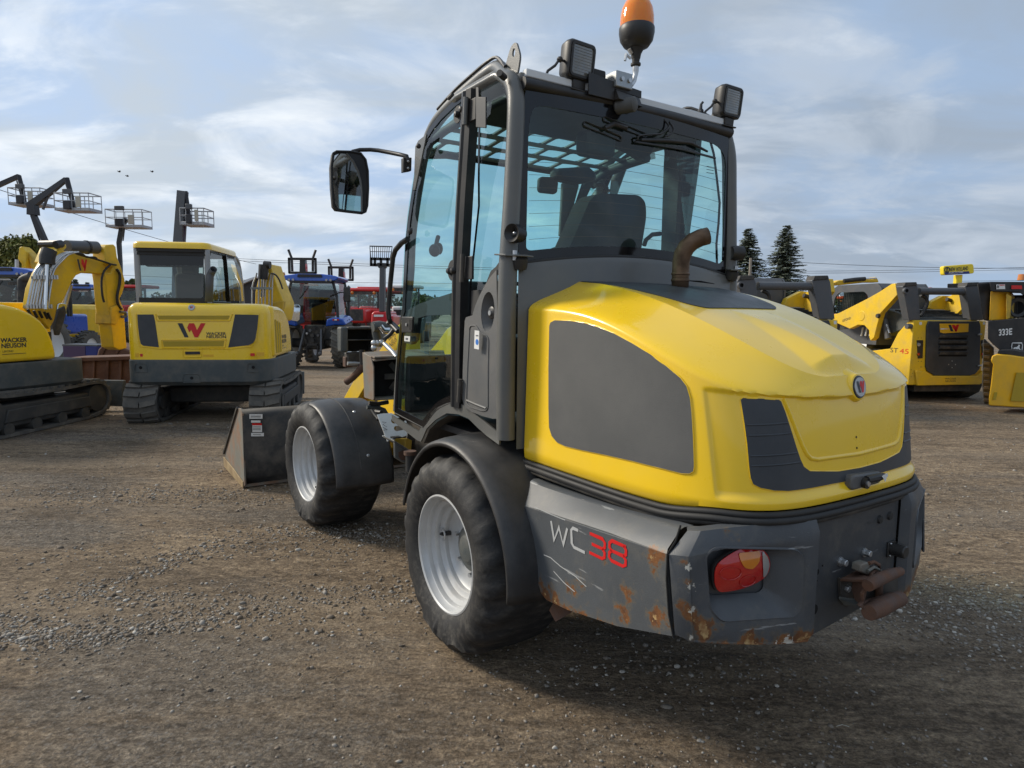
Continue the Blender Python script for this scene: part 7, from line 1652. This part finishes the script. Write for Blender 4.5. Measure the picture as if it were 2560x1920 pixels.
    MB().loft([[(-.20, .70, 2.20), (-.20, .62, 2.13), (-.16, .40, 2.10), (-.16, -.40, 2.10), (-.20, -.62, 2.13), (-.20, -.70, 2.20), (-.18, -.60, 2.24), (-.16, -.30, 2.28), (-.16, .30, 2.28), (-.18, .60, 2.24)],
               [(1.2, .60, 2.20), (1.2, .55, 2.14), (1.2, .40, 2.10), (1.2, -.40, 2.10), (1.2, -.55, 2.14), (1.2, -.60, 2.20), (1.2, -.52, 2.25), (1.2, -.30, 2.29), (1.2, .30, 2.29), (1.2, .52, 2.25)]]).build('cab_roof', paint_, r, bevel=.02)
    MB().prism([(-.215, .30, 2.20), (-.215, .28, 2.27), (-.215, -.28, 2.27), (-.215, -.30, 2.20)], (.03, 0, 0)).build('roof_grille', 'boomblack', r)
    MB().prism([(-.19, .56, 2.12), (-.19, .45, 2.06), (-.19, -.45, 2.06), (-.19, -.56, 2.12)], (.3, 0, 0)).build('roof_lower', 'boomblack', r)
    for y in (.50, .40, -.40, -.50): MB().lathe([(0, .012), (.028, .012), (.032, 0)], (-.20, y, 2.135), (-1, 0, 0), 12).build('roof_lamp', 'clearlens', r)
    MB().prism([(-.10, .18, 2.00), (-.10, .16, 2.035), (-.10, -.16, 2.035), (-.10, -.18, 2.00)], (.01, 0, 0)).build('number_plate', 'label', r)
    MB().tube([(-.10, .05, 2.0), (-.10, .30, 1.68)], .008, 5).build('wiper', 'black', r)
    # rear end
    MB().box(.0, 1.6, -.24, .24, .45, 1.05).build('transmission', 'chassis', r, bevel=.04); MB().cyl((.25, -.6, .60), (.25, .6, .60), .12, n=12).build('rear_axle', 'chassis', r)
    MB().box(1.4, 2.3, -.28, .28, .75, 1.25).build('engine_bonnet', paint_, r, bevel=.06)
    MB().tube([(1.3, -.5, 1.2), (1.3, -.52, 1.8), (1.3, -.52, 1.98), (1.3, -.58, 2.04)], .045, 8).build('exhaust_pipe', 'chassis', r)
    for s_ in (1, -1):
        MB().bar((-.05, s_*.20, .95), (-.30, s_*.26, .42), .035, .045).build('lift_rod', 'boomgrey', r); MB().bar((.05, s_*.16, .42), (-.45, s_*.28, .38), .05, .07).build('lower_link', 'chassis', r)
        MB().ball((-.45, s_*.28, .38), .05, 10, 6).build('link_ball', 'boomgrey', r); MB().bar((-.02, s_*.17, .62), (-.02, s_*.30, 1.02), .05, .05).build('lift_arm', 'chassis', r)
    for (y, z, q, mt) in ((.05, .92, .035, 'boomgrey'), (-.06, .98, .03, 'black'), (.0, .80, .045, 'chassis'), (.13, .85, .025, 'zinc'), (-.14, .80, .03, 'boomgrey'), (.0, .68, .05, 'black')): MB().cyl((-.06, y, z), (-.12, y, z), q, n=10).build('coupling', mt, r)
    hb = MB(); hb.box(-.16, -.12, -.15, -.12, .22, .62); hb.box(-.16, -.12, .12, .15, .22, .62); hb.box(-.16, -.12, -.15, .15, .20, .24); hb.box(-.16, -.12, -.15, .15, .55, .60); hb.build('hitch_frame', 'black', r, bevel=.004)
    MB().tube([(-.1, -.45, 1.75), (-.1, -.70, 1.85), (-.1, -.86, 1.85)], .015, 6).build('mirror_arm', 'black', r); MB().box(-.13, -.05, -.94, -.78, 1.62, 1.98).build('mirror', 'black', r, bevel=.03)
    MB().lathe([(0, .10), (.03, .095), (.045, .05), (.045, 0)], (-.05, .68, 2.22), (0, 0, 1), 12).build('beacon', 'amberlens', r); MB().tube([(-.05, .64, 2.0), (-.05, .68, 2.08), (-.05, .68, 2.22)], .015, 6).build('beacon_stalk', 'chassis', r)
    return r
M['dustytyre'] = paint('dusty_tractor_tyre', (.10, .095, .083), .85, dirt=(.22, .20, .17), dirt_amt=.6, dirt_scale=4)
tA = tractor(at(783, 800, 16.0).x, 16.0, 'blue cab tractor seen from behind, between the yellow excavator and the loader mirror')
mq = world_tree(Frame(at(783, 800, 16.0).x, 16.0, 0), 15.7)
q = mq(cC, [(112,500),(120,492),(165,492),(172,505),(168,585),(155,595),(118,590),(110,560)]); MB().prism(q, (.03, 0, 0)).build('big_mirror', 'mirror', tA, bevel=.01)
tractor(at(217, 800, 25.0).x, 25.0, 'blue cab tractor farther back, seen through the arched yellow boom')
tractor(-11.25, 14.6, 'blue tractor at the left picture edge, only its roof and window post visible')
tractor(at(1380, 700, 34).x, 34, 'blue tractor hidden behind the loader, barely seen through its cab glass') if 0 else None
t4 = tractor(at(2240, 690, 21).x, 21.0, 'blue roofed tractor behind the grey skid steer cab, red lamp at its roof end')
c = Vector((-.2, -1.0, 2.25)); MB().lathe([(0, .09), (.05, .08), (.055, 0)], c, (0, 0, 1), 12).build('beacon', 'redlens', t4)

# ------------------------------------------------------------------ red machines in the middle distance
def telehandler(u, v_top, Y, label, lean, w=1.0):
    ox = at(u, 700, Y).x; fr = Frame(ox, Y, 0); r = fr.root('telehandler', label=label, category='telehandler'); zt = at(u, v_top, Y).z
    MB().prism([(0, -.16, 1.2), (0, .16, 1.2), (0, -lean+.12, zt-.3), (0, -lean-.12, zt-.3)], (.3, 0, 0)).build('telescopic_boom', 'red', r, bevel=.02)
    MB().prism([(-.03, -lean-.14, zt-.9), (-.03, -lean+.14, zt-.9), (-.03, -lean+.10, zt-.1), (-.03, -lean-.10, zt-.1)], (.3, 0, 0)).build('boom_head', 'boomblack', r, bevel=.02)
    for s_ in (1, -1): MB().tube([(0, -lean+s_*.42, zt-.62), (0, -lean+s_*.43, zt-.1), (0, -lean+s_*.56, zt+.25)], .05, 6).build('fork', 'black', r)
    for z in (-.68, -.12): MB().box(-.05, .05, -lean-.56, -lean+.56, zt+z-.05, zt+z+.05).build('carriage_bar', 'black', r)
    for s_ in (1, -1): MB().box(-.05, .05, -lean+s_*.54-.04, -lean+s_*.54+.04, zt-.7, zt-.08).build('carriage_post', 'black', r)
    MB().box(-1.6, 1.6, -.9, .9, .6, 1.3).build('chassis', 'red', r, bevel=.08); MB().box(-.7, .6, .25, .95, 1.3, 2.3).build('cab', 'boomblack', r, bevel=.06)
    MB().add([(-.71, .3, 1.4), (-.71, .9, 1.4), (-.71, .9, 2.2), (-.71, .3, 2.2)], [(0, 1, 2, 3)]).build('cab_window', 'pane_far', r, smooth=0)
    for x in (-1.1, 1.1):
        for y in (-.95, .95): MB().cyl((x, y-.18, .5), (x, y+.18, .5), .5, n=20).build('wheel', 'dustytyre', r)
    return r
telehandler(757, 640, 27, 'red telehandler with raised boom and fork carriage, farther left of the two', .0)
telehandler(858, 662, 30, 'red telehandler with raised boom behind the blue tractor mirror', -.1)
def forklift():
    Y = 22; ox = at(950, 700, Y).x; fr = Frame(ox, Y, 0); r = fr.root('mast_forklift', label='red rough terrain forklift with tall grey mast and wire load guard raised', category='forklift'); g = world_tree(fr, Y)
    MB().prism(g(cC, [(655,265),(685,262),(684,535),(652,535)]), (.3, 0, 0)).build('mast', 'boomgrey', r, bevel=.02)
    MB().prism(g(cC, [(640,235),(700,238),(690,268),(648,268)]), (.3, 0, 0)).build('mast_head', 'boomgrey', r, bevel=.02)
    for b in (212, 248): q = g(cC, [(602,b),(720,b+3)]); MB().bar(q[0], q[1], .07, .09).build('carriage_bar', 'black', r)
    for a in (605, 628, 665, 705): q = g(cC, [(a,205),(a,256)]); MB().bar(q[0], q[1], .07, .08).build('carriage_post', 'black', r)
    fr_ = g(cC, [(602,212),(597,135),(733,138),(722,212)]); MB().tube([fr_[0], fr_[1], fr_[2], fr_[3]], .025, 6).build('load_guard_frame', 'boomgrey', r)
    for k in range(9): q = g(cC, [(612+k*13,137),(614+k*12,210)]); MB().cyl(q[0], q[1], .012, n=5).build('load_guard_bar', 'boomgrey', r)
    q = g(cC, [(600,168),(728,170)]); MB().cyl(q[0], q[1], .012, n=5).build('load_guard_bar', 'boomgrey', r)
    MB().prism(g(cC, [(603,600),(606,545),(625,532),(700,534),(702,560),(740,560),(740,625),(603,625)]), (1.8, 0, 0)).build('body', 'red', r, bevel=.05)
    MB().prism([Vector((k.x-.02, k.y, k.z)) for k in g(cC, [(622,553),(680,553),(680,566),(622,566)])], (-.01, 0, 0)).build('name_strip', 'label', r)
    for a, b in ((572, 603), (718, 603)):
        c = g(cC, [(a, b)])[0]; c.z = .45; MB().cyl(c+Vector((0, -.16, 0)), c+Vector((0, .16, 0)), .45, n=20).build('wheel', 'dustytyre', r)
    return r
forklift()
def redtractor(u, Y, label, sc=1.0, mat='red'):
    fr = Frame(at(u, 700, Y).x, Y, 0); r = fr.root('parked_tractor', label=label, category='tractor')
    MB().box(.0, 1.2, -.75*sc, .75*sc, 2.42*sc, 2.58*sc).build('cab_roof', mat, r, bevel=.06); MB().box(-.01, .3, -.55*sc, .55*sc, 2.30*sc, 2.42*sc).build('lamp_bar', 'chassis', r)
    for y in (-.5, .5): MB().ball((-.04, y*sc, 2.36*sc), .07, 8, 5).build('roof_lamp', 'amberlens', r)
    for y in (-.66, .66): MB().bar((.05, y*sc, 1.5), (.05, y*sc, 2.42*sc), .07, .07).build('cab_post', 'black', r)
    MB().add([(.02, -.62*sc, 1.5), (.02, .62*sc, 1.5), (.02, .62*sc, 2.4*sc), (.02, -.62*sc, 2.4*sc)], [(0, 1, 2, 3)]).build('cab_window', 'pane_far', r, smooth=0)
    MB().box(-1.2, .0, -.35, .35, .9, 1.6*sc).build('bonnet', mat, r, bevel=.08); MB().box(-1.22, -1.2, -.25, .25, 1.0, 1.45).build('radiator_grille', 'chassis', r)
    MB().box(.0, 1.4, -.9*sc, .9*sc, 1.0, 1.5).build('fenders', mat, r, bevel=.08)
    for y in (-.85, .85): MB().cyl((.7, y*sc-.22, .72), (.7, y*sc+.22, .72), .72, n=20).build('rear_wheel', 'dustytyre', r); MB().cyl((-.9, y*sc-.15, .5), (-.9, y*sc+.15, .5), .5, n=18).build('front_wheel', 'dustytyre', r)
    return r
redtractor(928, 33, 'small red tractor with amber roof lamps left of the grey forklift mast')
redtractor(893, 38, 'farther red tractor behind the blue tractor mirror, partly hidden')
redtractor(984, 36, 'red tractor just right of the grey forklift mast')
redtractor(1010, 30, 'white and black tractor beside the handrail of the loader cab', mat='white')
redtractor(872, 46, 'green tractor far back in the row of red machines', mat='greenpaint')
redtractor(908, 27, 'dark red tractor close beside the blue tractor rear wheel', sc=.9)
redtractor(955, 48, 'grey roofed tractor far behind the forklift mast', mat='cwgrey')
redtractor(325, 30, 'red tractor behind the yellow boom arm, left of the middle excavator', sc=.95)
redtractor(150, 33, 'red tractor far back between two blue tractors on the left', sc=.9)
redtractor(2125, 44, 'green tractor seen through the skid steer cab window', mat='greenpaint'); redtractor(2140, 40, 'orange tractor seen through the skid steer cab window', mat='orange')
fb = Frame(at(612, 900, 19).x, 19, 0); r = fb.root('yellow_machine_body', label='yellow machine with grey seat far behind the middle excavator hood', category='excavator')

bpy.data.objects.remove(r)

# ------------------------------------------------------------------ boom lifts against the sky
def lift(Y, label, sections, basket, base_u, jib=None):
    fr = Frame(at(base_u, 800, Y).x, Y, 0); r = fr.root('boom_lift', label=label, category='boom lift'); g = world_tree(fr, Y)
    for pts, wd, mat, nm in sections:
        q = g(cQ, pts); MB().tube(q, [w*Y/1627*.2532/2 for w in wd], 4 if nm == 'boom' else 8).build(nm, mat, r, smooth=0 if nm == 'boom' else 40)
    x0, x1, z0, z1 = basket; P1 = g(cQ, [(x0, z1), (x1, z1), (x1, z0), (x0, z0)]); dpt = .9
    yl, yr = P1[0].y, P1[1].y; zb, zt = P1[0].z, P1[3].z
    MB().box(-dpt/2, dpt/2, yr, yl, zb, zb+.14).build('basket_floor', 'zincpale', r, bevel=.02)
    for z, rr in ((zt, .028), ((zt+zb)/2+.05, .022)):
        MB().tube([(-dpt/2, yl, z), (-dpt/2, yr, z), (dpt/2, yr, z), (dpt/2, yl, z), (-dpt/2, yl, z)], rr, 5, cap=False).build('basket_rail', 'zincpale', r, smooth=40)
    n = 5
    for k in range(n):
        y = yl+(yr-yl)*k/(n-1)
        for x in (-dpt/2, dpt/2): MB().cyl((x, y, zb), (x, y, zt), .02, n=5).build('basket_post', 'zincpale', r, smooth=0)
    MB().box(-dpt/2-.1, -dpt/2+.05, yl+(yr-yl)*.28, yl+(yr-yl)*.52, zt-.05, zt+.16).build('control_box', 'boomgrey', r, bevel=.02)
    MB().box(-dpt/2-.15, -dpt/2, yl+(yr-yl)*.30, yl+(yr-yl)*.50, zb+.05, zb+.42).build('basket_pivot', 'boomblack', r, bevel=.02)
    MB().box(-dpt/2-.05, -dpt/2, yl+(yr-yl)*.62, yl+(yr-yl)*.78, zb+.15, zb+.62).build('manual_case', 'sand', r, bevel=.02)
    MB().box(-1.2, 1.2, -.9, .9, .5, 1.0).build('chassis', 'boomblack', r, bevel=.06); MB().box(-1.0, 1.0, -.7, .7, 1.05, 1.75).build('turntable', 'boomgrey', r, bevel=.08)
    for x in (-.9, .9):
        for y in (-.95, .95): MB().cyl((x, y-.15, .45), (x, y+.15, .45), .45, n=18).build('wheel', 'dustytyre', r)
    return r
M['zincpale'] = paint('pale_zinc_rail', (.38, .39, .40), .45, metal=.3); M['sand'] = paint('sand_plastic', (.42, .40, .33), .6)
lift(31, 'black boom lift whose jib and basket hang at the far left of the sky', [([(-420,300),(-60,150),(190,40)], [60,55,50], 'boomblack', 'boom'), ([(185,35),(215,140),(245,300)], [42,38,36], 'boomblack', 'jib'), ([(165,85),(225,300)], [12,12], 'boomgrey', 'levelling_rod')], (160,472,172,340), -300)
lift(30, 'black articulated boom lift with folded knuckle and basket behind the arched yellow boom', [([(520,1150),(480,760),(335,430),(325,350)], [70,62,60,80], 'boomblack', 'boom'), ([(440,800),(380,640),(305,430)], [14,16,16], 'boomblack', 'strut'), ([(270,330),(350,300),(500,190),(655,70)], [50,85,70,50], 'boomgrey2', 'boom'), ([(655,60),(690,180),(735,375)], [52,46,40], 'boomblack', 'jib'), ([(425,370),(470,250)], [24,24], 'boomgrey', 'strut'), ([(325,330),(330,425)], [100,110], 'boomblack', 'boom')], (612,946,222,395), 520) if 'boomgrey2' in M or M.setdefault('boomgrey2', paint('boom_slate_paint', (.028, .03, .036), .4)) else None
lift(34, 'small black boom lift with basket straight behind the yellow arm cylinder', [([(1195,1250),(1190,900),(1175,700),(1208,500)], [40,40,48,44], 'boomblack', 'boom'), ([(1215,680),(1232,540)], [12,12], 'boomgrey', 'strut'), ([(1205,520),(1250,460)], [60,60], 'boomblack', 'boom')], (1100,1456,380,555), 1195*.2532)
lift(28, 'telescopic boom lift with thick grey mast above the yellow excavator cab roof', [([(1760,1400),(1770,705),(1805,190)], [130,118,108], 'boomgrey3', 'boom'), ([(1808,720),(1832,470)], [10,10], 'plum', 'hose_guide'), ([(1835,190),(1855,380),(1880,515)], [34,48,44], 'boomblack', 'jib')], (1835,2066,372,535), 1770*.2532) if M.setdefault('boomgrey3', paint('boom_mid_grey', (.085, .09, .098), .5)) else None

# ------------------------------------------------------------------ another yellow arm far left
fb = Frame(at(75, 800, 19).x, 19, 0); r = fb.root('far_excavator', label='distant yellow excavator arm folded in front of the trees at left', category='excavator'); g = world_tree(fb, 19)
MB().prism(g(cA, [(102,570),(112,502),(128,498),(150,530),(148,590),(145,672),(120,672),(125,600),(104,572)]), (.3, 0, 0)).build('dipper_arm', 'yellow_old', r, bevel=.02); MB().prism([k+Vector((.1, 0, 0)) for k in g(cA, [(122,502),(150,530),(222,625),(215,700),(160,610),(148,560)])], (.3, 0, 0)).build('boom', 'yellow_dirty', r, bevel=.02)
q = g(cA, [(113,575),(112,665)]); MB().cyl(q[0]+Vector((-.1,0,0)), q[1]+Vector((-.1,0,0)), .05, n=8).build('cylinder', 'zinc', r)
MB().box(-.5, 1.8, -1.0, .9, .5, 1.5).build('house', 'yellow_old', r, bevel=.15); MB().box(-.9, 1.6, -1.0, 1.0, .0, .55).build('tracks', 'trackdark', r, bevel=.1)
fb = Frame(at(60, 800, 13.6).x, 13.6, 0); r = fb.root('exhaust_stack', label='black tractor exhaust silencer standing left of the yellow hoses', category='exhaust'); g = world_tree(fb, 13.6)
q = g(cA, [(128,860),(130,720),(135,690),(180,672)]); MB().tube(smooth_path(q, 3), [.09]*9+[.10], 12).build('silencer', 'chassis', r, smooth=60); q = g(cA, [(50,712),(180,706)]); MB().bar(q[0], q[1], .05, .06).build('support_bar', 'chassis', r); MB().cyl((0, 0, .0), (0, 0, 1.3), .05, n=8).build('stand_pipe', 'chassis', r)

# ------------------------------------------------------------------ barn, trees, poles, wires, sign, birds
fb = Frame(at(612, 800, 40).x, 40, 0); r = fb.root('barn', label='dark barn with white sloping roof behind the yellow excavator boom', category='barn'); g = world_tree(fb, 40)
q = g(cB, [(800,520),(1010,432),(1110,400),(1330,470),(1330,480),(1108,412),(960,478),(800,535)]); MB().prism(q, (14, 0, 0)).build('roof', 'roofwhite', r)
q = g(cB, [(815,535),(1108,415),(1318,478),(1318,640),(815,640)]); q = [Vector((p.x+.3, p.y, p.z if i < 3 else 0)) for i, p in enumerate(q)]; MB().prism(q, (13.5, 0, 0)).build('wall', 'barnwall', r)
def foliage_mat(name, a, b, c=None):
    m, nt, p = new_mat(name); g = _n(nt, 'ShaderNodeNewGeometry'); cr = _n(nt, 'ShaderNodeValToRGB'); nt.links.new(g.outputs['Random Per Island'], cr.inputs[0]); e = cr.color_ramp.elements; e[0].color = (*a, 1); e[1].color = (*b, 1)
    if c: q = e.new(.85); q.color = (*c, 1)
    nt.links.new(cr.outputs[0], p.inputs['Base Color']); p.inputs['Roughness'].default_value = .8; p.inputs['Specular IOR Level'].default_value = .2; return m
M['leaf'] = foliage_mat('autumn_green_leaves', (.045, .058, .018), (.26, .235, .05), (.15, .155, .035)); M['leafdark'] = foliage_mat('dark_green_leaves', (.028, .044, .014), (.12, .135, .042)); M['needle'] = foliage_mat('blue_green_needles', (.10, .12, .09), (.36, .40, .33))
def leaf_cloud(rng, cen, rad, n, size, squash=1.0):
    """n small leaf faces filling lumpy clumps"""
    K = []; 
    for _ in range(26):
        t = rng.random()*2*pi; f = rng.random()**.5; K.append((cen[0]+rad[0]*f*cos(t)*.8, cen[1]+rad[1]*f*sin(t)*.8, cen[2]+rad[2]*(rng.random()*2-1)*.85*(1-f*.45), rng.uniform(.22, .42)))
    K = np.array(K); i = rng.integers(0, len(K), n); d = rng.normal(0, 1, (n, 3)); d /= np.linalg.norm(d, axis=1)[:, None]; rr = rng.random(n)**.33
    R = K[i, 3][:, None]*np.array(rad)[None]*rr[:, None]; P = K[i, :3]+d*R
    a = rng.normal(0, 1, (n, 3)); a /= np.linalg.norm(a, axis=1)[:, None]; b = np.cross(a, d); b /= np.linalg.norm(b, axis=1)[:, None]+1e-9
    s = size*rng.uniform(.6, 1.4, (n, 1)); V = np.stack([P-a*s, P+b*s*.6, P+a*s, P-b*s*.6], 1).reshape(-1, 3)
    return V
def from_np(name, V, F, mat, parent, kind=None):
    me = bpy.data.meshes.new(name); me.vertices.add(len(V)); me.vertices.foreach_set('co', V.ravel()); k = F.shape[1]
    me.loops.add(F.size); me.loops.foreach_set('vertex_index', F.ravel().astype(np.int32)); me.polygons.add(len(F)); me.polygons.foreach_set('loop_start', np.arange(0, F.size, k, dtype=np.int32)); me.update()
    me.materials.append(M[mat]); o = bpy.data.objects.new(name, me); COL.objects.link(o); o.parent = parent
    if kind: o['kind'] = kind
    return o
def broadleaf(u, v_top, Y, wpx, label, mat, seed):
    rng = np.random.default_rng(seed); p = at(u, v_top, Y); H = p.z; w = wpx*Y/1627/2; r = Frame(p.x, Y, 0).root('broadleaf_tree', label=label, category='tree'); r['group'] = 'autumn trees behind the machines'
    n = 9000; V = leaf_cloud(rng, (0, 0, H*.58), (w*.9, w, H*.42), n, .17); from_np('crown', V, np.arange(n*4).reshape(-1, 4), mat, r)
    mb = MB().tube([(0, 0, 0), (0, .1, H*.3), (.1, 0, H*.6)], [w*.09, w*.07, w*.03], 8)
    for k in range(6): t = k*1.05; mb.tube([(0, .05, H*(.25+.05*k)), (w*.5*cos(t), w*.5*sin(t), H*(.55+.04*k))], [w*.04, w*.015], 5)
    mb.build('trunk', 'bark', r)
broadleaf(10, 566, 62, 170, 'tall green and yellow leafy tree at the far left picture edge', 'leaf', 1); broadleaf(70, 585, 60, 120, 'yellow green leafy tree just right of the far left tree', 'leaf', 2)
broadleaf(-60, 560, 66, 150, 'dark leafy tree cut by the left picture edge', 'leafdark', 3); broadleaf(110, 640, 70, 90, 'lower dark leafy tree behind the yellow hoses', 'leafdark', 4)
broadleaf(318, 690, 75, 60, 'small green tree seen left of the middle excavator cab', 'leafdark', 5); broadleaf(1040, 725, 80, 60, 'small leafy tree seen beside the loader handrail', 'leaf', 6); broadleaf(1560, 590, 70, 110, 'leafy tree seen through the loader rear window', 'leafdark', 7) if 0 else None
broadleaf(1625, 640, 60, 90, 'leafy tree seen low through the loader rear window', 'leafdark', 8); broadleaf(1070, 735, 60, 70, 'leafy tree seen through the loader door glass', 'leaf', 9)
def spruce(u, v_top, Y, wpx, label, seed):
    rng = np.random.default_rng(seed); p = at(u, v_top, Y); H = p.z; w = wpx*Y/1627/2; r = Frame(p.x, Y, 0).root('spruce_tree', label=label, category='tree')
    MB().tube([(0, 0, 0), (0, 0, H*.97)], [w*.07, .02], 7).build('trunk', 'bark', r)
    V = []; nb = 0; z = H*.03
    while z < H*.985:
        f = 1-z/H; L = w*(f**.78)*1.12+.14; n = max(5, int(13*f+6))
        for k in range(n):
            t = rng.random()*2*pi; l = L*rng.uniform(.72, 1.18); dx, dy = cos(t), sin(t); dz0 = rng.uniform(-.10, .18)
            m = max(4, int(l/.11))
            for j in range(m):
                s = (j+.3)/m; c = np.array([dx*l*s, dy*l*s, z+l*(dz0*s-.34*s*s+.24*s**3)]); ww = .27*(1-s*.5)*(.7+.5*min(1, l))
                for side_ in (-1, 1, 0):
                    a = np.array([-dy*side_+dx*.6, dx*side_+dy*.6, rng.uniform(-.35, .15)]); a /= np.linalg.norm(a); b = np.cross(a, [rng.uniform(-.4, .4), rng.uniform(-.4, .4), 1]); b /= np.linalg.norm(b)
                    V += [c, c+a*ww*.6+b*.075, c+a*ww*1.35, c+a*ww*.6-b*.075]
        z += H*.0165*(.6+.8*f)
    V = np.array(V); from_np('needles', V, np.arange(len(V)).reshape(-1, 4), 'needle', r)
spruce(1872, 566, 62, 158, 'shorter spruce close to the loader cab with a bare pole before it', 11); spruce(1968, 558, 60, 152, 'taller pointed spruce right of the shorter spruce', 12)
spruce(188, 696, 90, 30, 'tiny distant spruce seen left through the arched boom', 13); spruce(218, 704, 95, 22, 'tinier distant spruce right of the other one under the arched boom', 14)
def hedge():
    rng = np.random.default_rng(9); r = Frame(0, 150, 0).root('far_treeline', label='low dark green line of trees along the horizon', category='treeline'); V = []
    for x in np.arange(-190, 190, 5.5): h = 4.5+2.5*noise.noise(Vector((x*.05, 0, 0)))+rng.uniform(-.8, .8); V.append(leaf_cloud(rng, (rng.uniform(-3, 3), -x, h*.5), (3, 4, h*.55), 420, .42))
    V = np.concatenate(V); from_np('foliage', V, np.arange(len(V)).reshape(-1, 4), 'leafdark', r); r['kind'] = 'stuff'
hedge()
def pole(u, v_top, Y, label, rad=.10, arm=0):
    p = at(u, v_top, Y); r = Frame(p.x, Y, 0).root('utility_pole', label=label, category='utility pole'); MB().tube([(0, 0, 0), (0, 0, p.z)], [rad*1.3, rad], 8).build('post', 'wood', r)
    if arm: MB().bar((0, -arm, p.z-.4), (0, arm, p.z-.4), .08, .1).build('crossarm', 'wood', r)
pole(1877, 645, 48, 'bare grey wooden pole in front of the shorter spruce'); pole(3200, 520, 60, 'utility pole carrying the wires off to the right', arm=.8) if 0 else None
def wire(a, b, sag, label, r=.016, ends=1):
    pa, pb = at(*a), at(*b); w = bpy.data.objects.new('overhead_wire', None)
    pts = [pa.lerp(pb, t/24)-Vector((0, 0, sag*4*(t/24)*(1-t/24))) for t in range(25)]; bpy.data.objects.remove(w)
    o = MB().tube(pts, r, 5, cap=False).build('overhead_wire', 'chassis', None); tag(o, label, 'power line', 'overhead wires')
wire((-60, 455, 34), (640, 660, 60), .25, 'thin overhead wire slanting down across the left sky', .018)
for v0, v1, Y, nn_ in ((645, 650, 62, 'higher'), (650, 655, 62, 'lower')): wire((560, v0, Y), (2700, v1+14, Y+10), .9, nn_+' wire of the upper close pair crossing behind the loader', .018)
for v0, v1, Y, nn_ in ((704, 708, 70, 'first'), (722, 726, 70, 'lowest')): wire((260, v0-18, Y), (1300, v1, Y), .3, nn_+' of the low thin wires just above the red machines', .018)
for v0, v1, Y in ((654, 664, 60),): wire((1900, v0-4, Y), (2700, v1+5, Y), .3, 'thin overhead wire crossing the sky right of the spruces', .02)
wire((2400, 703, 60), (2700, 700, 60), .0, 'short low overhead wire behind the yellow pylon sign', .018)
def pylon():
    Y = 46; fr = Frame(at(2391, 700, Y).x, Y, 0); r = fr.root('dealer_sign', label='yellow rounded pylon sign with dark lettering and blue base stripe', category='sign'); g = world_tree(fr, Y)
    o = rnd([(k.y, k.z) for k in g(cD, [(1626,356),(1840,340),(1846,408),(1628,421)])], .16, 5); MB().loft([[(-.2, a, b) for a, b in o], [(.2, a, b) for a, b in o]]).build('sign_panel', 'signyellow', r, bevel=.04, smooth=30)
    s = [(k.y, k.z) for k in g(cD, [(1632,402),(1808,393),(1812,411),(1640,419)])]; MB().prism([(-.205, a, b) for a, b in s], (-.01, 0, 0)).build('sign_stripe', 'navy', r)
    a, b = g(cD, [(1668, 388), (1802, 379)]); a.x = b.x = -.21; text_on('NEW HOLLAND', .36, a-Vector((0, 0, .05)), b-a, Vector((-1, 0, 0)).cross(b-a), 'sign_lettering', 'darkmark', r, off=.01, bold=.008, fitw=(b-a).length)
    a, b = g(cD, [(1662, 412), (1765, 405)]); a.x = b.x = -.225; text_on('AGRICULTURE', .20, a, b-a, Vector((-1, 0, 0)).cross(b-a), 'sign_lettering', 'label', r, off=.01, fitw=(b-a).length)
    c = g(cD, [(1652, 382)])[0]; c.x = -.21; MB().lathe([(.14, 0), (.2, 0), (.2, .02), (.14, .02)], c, (-1, 0, 0), 14).build('sign_emblem', 'darkmark', r); MB().box(c.x-.02, c.x, c.y-.04, c.y+.04, c.z-.13, c.z+.13).build('sign_emblem', 'darkmark', r)
    q = g(cD, [(1736,418),(1778,416),(1776,480),(1734,482)]); q[2].z = q[3].z = 0; MB().prism([(0, k.y, k.z) for k in q], (.35, 0, 0)).build('sign_post', 'signyellow', r, bevel=.02)
M['signyellow'] = paint('sign_yellow', (.80, .62, .03), .4); pylon()
for i, (u, v, a) in enumerate(((298, 429, .2), (318, 440, -.1), (380, 429, .1))):
    Y = 45; p = at(u, v, Y); w = .14; mb = MB(); mb.add([(p.x-w, Y, p.z+.02), (p.x-w*.4, Y-.05, p.z+.07), (p.x, Y-.08, p.z), (p.x, Y+.10, p.z), (p.x+w*.4, Y-.05, p.z+.07), (p.x+w, Y, p.z+a*.2)], [(0, 1, 2, 3), (2, 4, 5, 3)]); mb.ball((p.x, Y, p.z-.01), (.05, .14, .04), 8, 5)
    o = mb.build('flying_bird', 'bird', None); o['category'] = 'bird'; o['group'] = 'birds in the sky'; o['label'] = ['dark bird flying leftmost above the boom lifts', 'dark bird flying lowest of the three', 'dark bird flying rightmost, above the grey mast'][i]
# a pale straw lying on the ground
p = ray(2106, 1822); t = -CAM_H/p.z; c = Vector((p.x*t, p.y*t, .010)); o = MB().tube([c+Vector((-.022, -.001, 0)), c+Vector((0, .003, .004)), c+Vector((.022, -.003, 0))], .0012, 5).build('straw', 'sand', None); tag(o, 'short pale straw lying on the bare ground at lower right', 'straw')
loader['label'] = 'large yellow and grey wheel loader with cab in the foreground, rear towards us'
